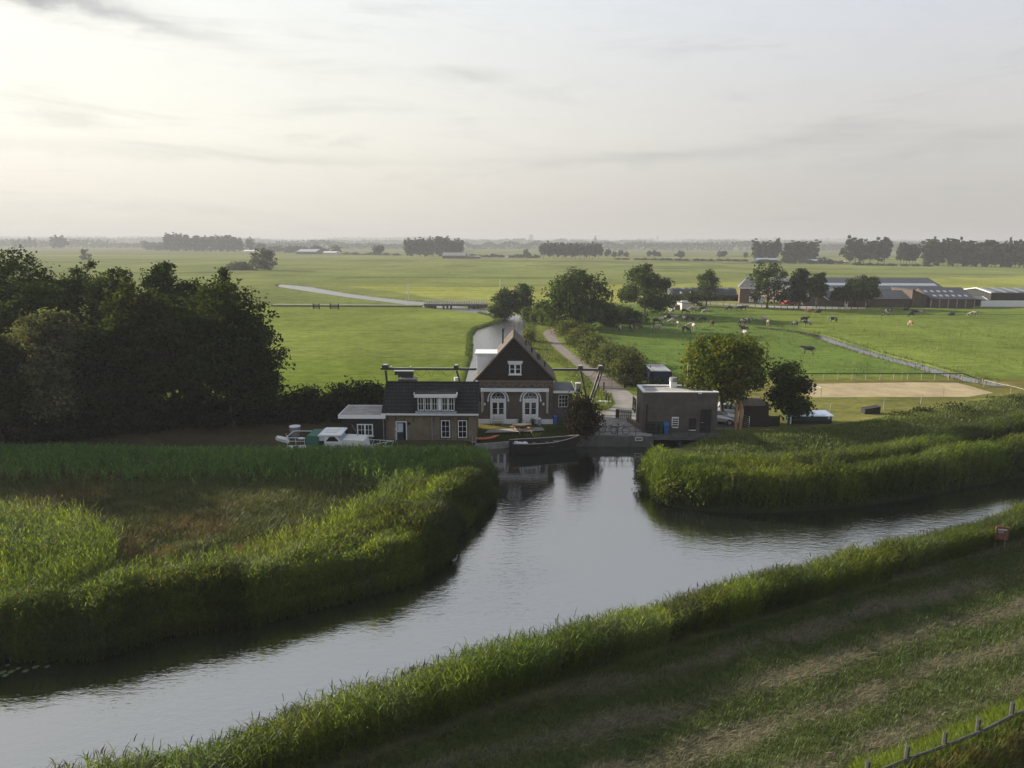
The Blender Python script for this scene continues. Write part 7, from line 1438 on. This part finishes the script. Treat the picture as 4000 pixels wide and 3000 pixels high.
COWS = [  # px, py of the feet, pose, heading (0 = facing right, 90 = away), white share, brown, label
    (2422, 1297, 'g', 80, .62, 0, 'dark-backed cow seen from behind, leftmost in the pasture'), (2461, 1295, 'g', 100, .6, 0, 'pied cow seen from behind beside the leftmost one'), (2489, 1287, 'g', -10, .25, .3, 'dark cow grazing to the right near the pasture corner'),
    (2465, 1267, 'g', 190, .12, 0, 'black cow in the tree shade at the corral fence'), (2565, 1291, 'g', 175, .92, 0, 'mostly white cow grazing to the left among dark ones'), (2566, 1267, 'g', -20, .15, 0, 'black cow in the front of the tight shaded cluster'),
    (2586, 1262, 's', 20, .68, 0, 'black and white cow in the middle of the shaded cluster'), (2622, 1268, 'g', 200, .74, .3, 'tan and white cow grazing left beside the shaded cluster'), (2610, 1254, 's', 10, .45, 0, 'pied cow at the back of the shaded cluster'), (2634, 1253, 's', 5, .6, 0, 'white-faced cow right behind the tan and white cow'),
    (2648, 1277, 'g', 85, .6, 0, 'pied cow with its rear to the viewer, between two white ones'), (2679, 1300, 'g', -50, .22, 0, 'black cow grazing nearest the shadow stripe in mid-pasture'), (2697, 1284, 'g', 170, .75, .2, 'brown-backed white cow standing crosswise in mid-pasture'), (2709, 1287, 'g', 92, .9, 0, 'white cow turned away, touching the brown-backed one'),
    (2673, 1257, 's', 100, .2, 0, 'dark cow standing in shade below the white field shed'), (2695, 1255, 'g', -35, .1, 0, 'black cow grazing right of the dark one below the field shed'), (2742, 1259, 'g', 188, .12, 0, 'black cow grazing left in the open middle of the pasture'), (2782, 1275, 'g', 60, .15, .2, 'dark cow seen from behind, alone right of the grazing black one'),
    (2622, 1225, 's', 120, .7, 0, 'greyish cow beside the left wall of the field shed'), (2675, 1227, 'g', -15, .1, 0, 'black cow right in front of the field shed'), (2700, 1217, 'g', 190, .95, .2, 'whitish cow right of the field shed'), (2712, 1217, 's', 10, .85, .4, 'pale cow behind the whitish one by the field shed'),
    (2744, 1217, 'g', 185, .15, 0, 'black cow behind the pied one right of the field shed'), (2756, 1226, 'g', 190, .75, 0, 'white cow with black head grazing right of the field shed'), (2847, 1215, 'g', 188, .15, 0, 'black cow at the farm fence left of a black pair'), (2886, 1214, 'g', 170, .1, 0, 'left cow of the black pair by the farm fence'), (2904, 1213, 's', 10, .12, 0, 'right cow of the black pair by the farm fence'),
    (2900, 1268, 'g', 195, .42, 0, 'big pied cow with lowered head in the right middle pasture'), (2920, 1267, 's', 10, .5, 0, 'pied cow behind the big pied one'), (2906, 1286, 'l', 170, .55, 0, 'pied cow lying down near the big pied one'), (2908, 1315, 'g', 95, .93, 0, 'cream cow with its rear to the viewer, alone in the sun'), (2986, 1259, 's', 100, .95, .3, 'cream cow at the far ditch edge'), (2999, 1272, 'g', 75, .72, .5, 'brownish-white cow in front of the cream one'),
    (3105, 1276, 'g', 100, .2, 0, 'dark cow left of the pair near the ditch end'), (3142, 1260, 's', 5, .15, 0, 'black cow standing behind the pied one near the ditch end'), (3153, 1276, 's', 185, .55, 0, 'pied cow standing at the ditch end'), (2738, 1346, 'g', 195, .05, 0, 'large black cow grazing just left above the chestnut tree'), (3156, 1384, 's', 160, .35, 0, 'dark pied cow standing alone nearest the viewer'),
    (3160, 1220, 'l', 170, .55, 1, 'red-brown cow lying by the farmyard fence'), (3194, 1222, 'l', 10, .15, 0, 'black cow lying right of the red-brown one'), (3460, 1235, 'g', -8, .62, 0, 'cow with white hind half and black front before the low barn'), (3472, 1216, 'l', 5, .5, 0, 'cow lying behind the half-white grazing one'), (3254, 1261, 's', 175, .5, 0, 'grey pied cow alone left of the bare earth patch'),
    (3558, 1238, 'g', 200, .1, 0, 'black cow grazing before the skylight barn'), (3574, 1221, 'l', 185, .12, 0, 'black cow lying behind the grazing one at the skylight barn'), (3600, 1223, 'l', 200, .6, 0, 'pied cow lying below the skylight barn'), (3556, 1276, 'g', 88, .62, .8, 'brown and white cow seen from behind, far out in the right field'), (3716, 1232, 'l', 5, .4, 0, 'pied cow lying alone towards the right'), (3799, 1236, 'g', 150, .75, .1, 'tan-white cow at the far right of the herd'), (3540, 1212, 'l', 20, .2, 0, 'dark cow lying close to the low barn')]
for i, (px, py, ps, hd, wh, br, lb) in enumerate(COWS):
    o = bpy.data.objects.new('cow', {'g': cow_g, 's': cow_s, 'l': cow_l}[ps]); COL.objects.link(o); x, y = G(px, py); o.location = (x, y, 0); o.rotation_euler = (0, 0, R(hd)); o.scale = (.98,) * 3; o.color = (wh, br, (i * .37) % 1, 1); tag(o, lb, 'cow', 'cows in the pasture')

# ------------------------------------------------------------------ lily pads, duck
for i, (px, py, s) in enumerate(((12, 2628, .15), (45, 2625, .14), (72, 2612, .11), (100, 2622, .13), (140, 2607, .15), (185, 2605, .12), (130, 2578, .12), (165, 2580, .10), (190, 2583, .11), (205, 2578, .10), (30, 2600, .10), (22, 2640, .13))):
    x, y = G(px, py, WATER); mb = MB(); n = 14; mb.add([(x, y, WATER + .012)] + [(x + s * math.cos(.25 + 5.8 * k / n), y + s * math.sin(.25 + 5.8 * k / n), WATER + .02) for k in range(n + 1)], [(0, k + 1, k + 2) for k in range(n)]); o = mb.build('lily_pad', 'lily'); tag(o, 'round lily pad floating below the reeds in the lower left corner', 'lily pad', 'lily pads in the lower left corner')
x, y = G(1776, 2192, WATER); d = thing('duck', 'small duck swimming close to the left reed bank', 'duck', (x, y, WATER)); me = skinmesh('body', [[(0, 0, .06, .11, .8), (.16, 0, .10, .07), (.24, 0, .22, .045), (.27, 0, .30, .05), (.36, 0, .28, .022)], [(0, 0, .06, .11, .8), (-.2, 0, .1, .06), (-.3, 0, .14, .025)]]); o = link('body', me, 'grey', d); d.rotation_euler = (0, 0, R(60))
# tall leaning stems here and there
for k, (px, py) in enumerate(((1080, 1990),)): pass

# ------------------------------------------------------------------ haze: even pale air over the whole polder
m, t, o = newmat('air'); pv = t.n('ShaderNodeVolumePrincipled'); pv.inputs['Color'].default_value = (.50, .515, .55, 1); pv.inputs['Density'].default_value = .00034; pv.inputs['Anisotropy'].default_value = .1; t.l.new(pv.outputs[0], o.inputs['Volume'])
hz_ = MB().box(-7000, 7000, -150, 8200, -4.5, 75).build('haze', m); hz_['kind'] = 'stuff'; hz_.display_type = 'WIRE'; hz_['label'] = 'thin evening haze over the polder'; hz_['category'] = 'haze'
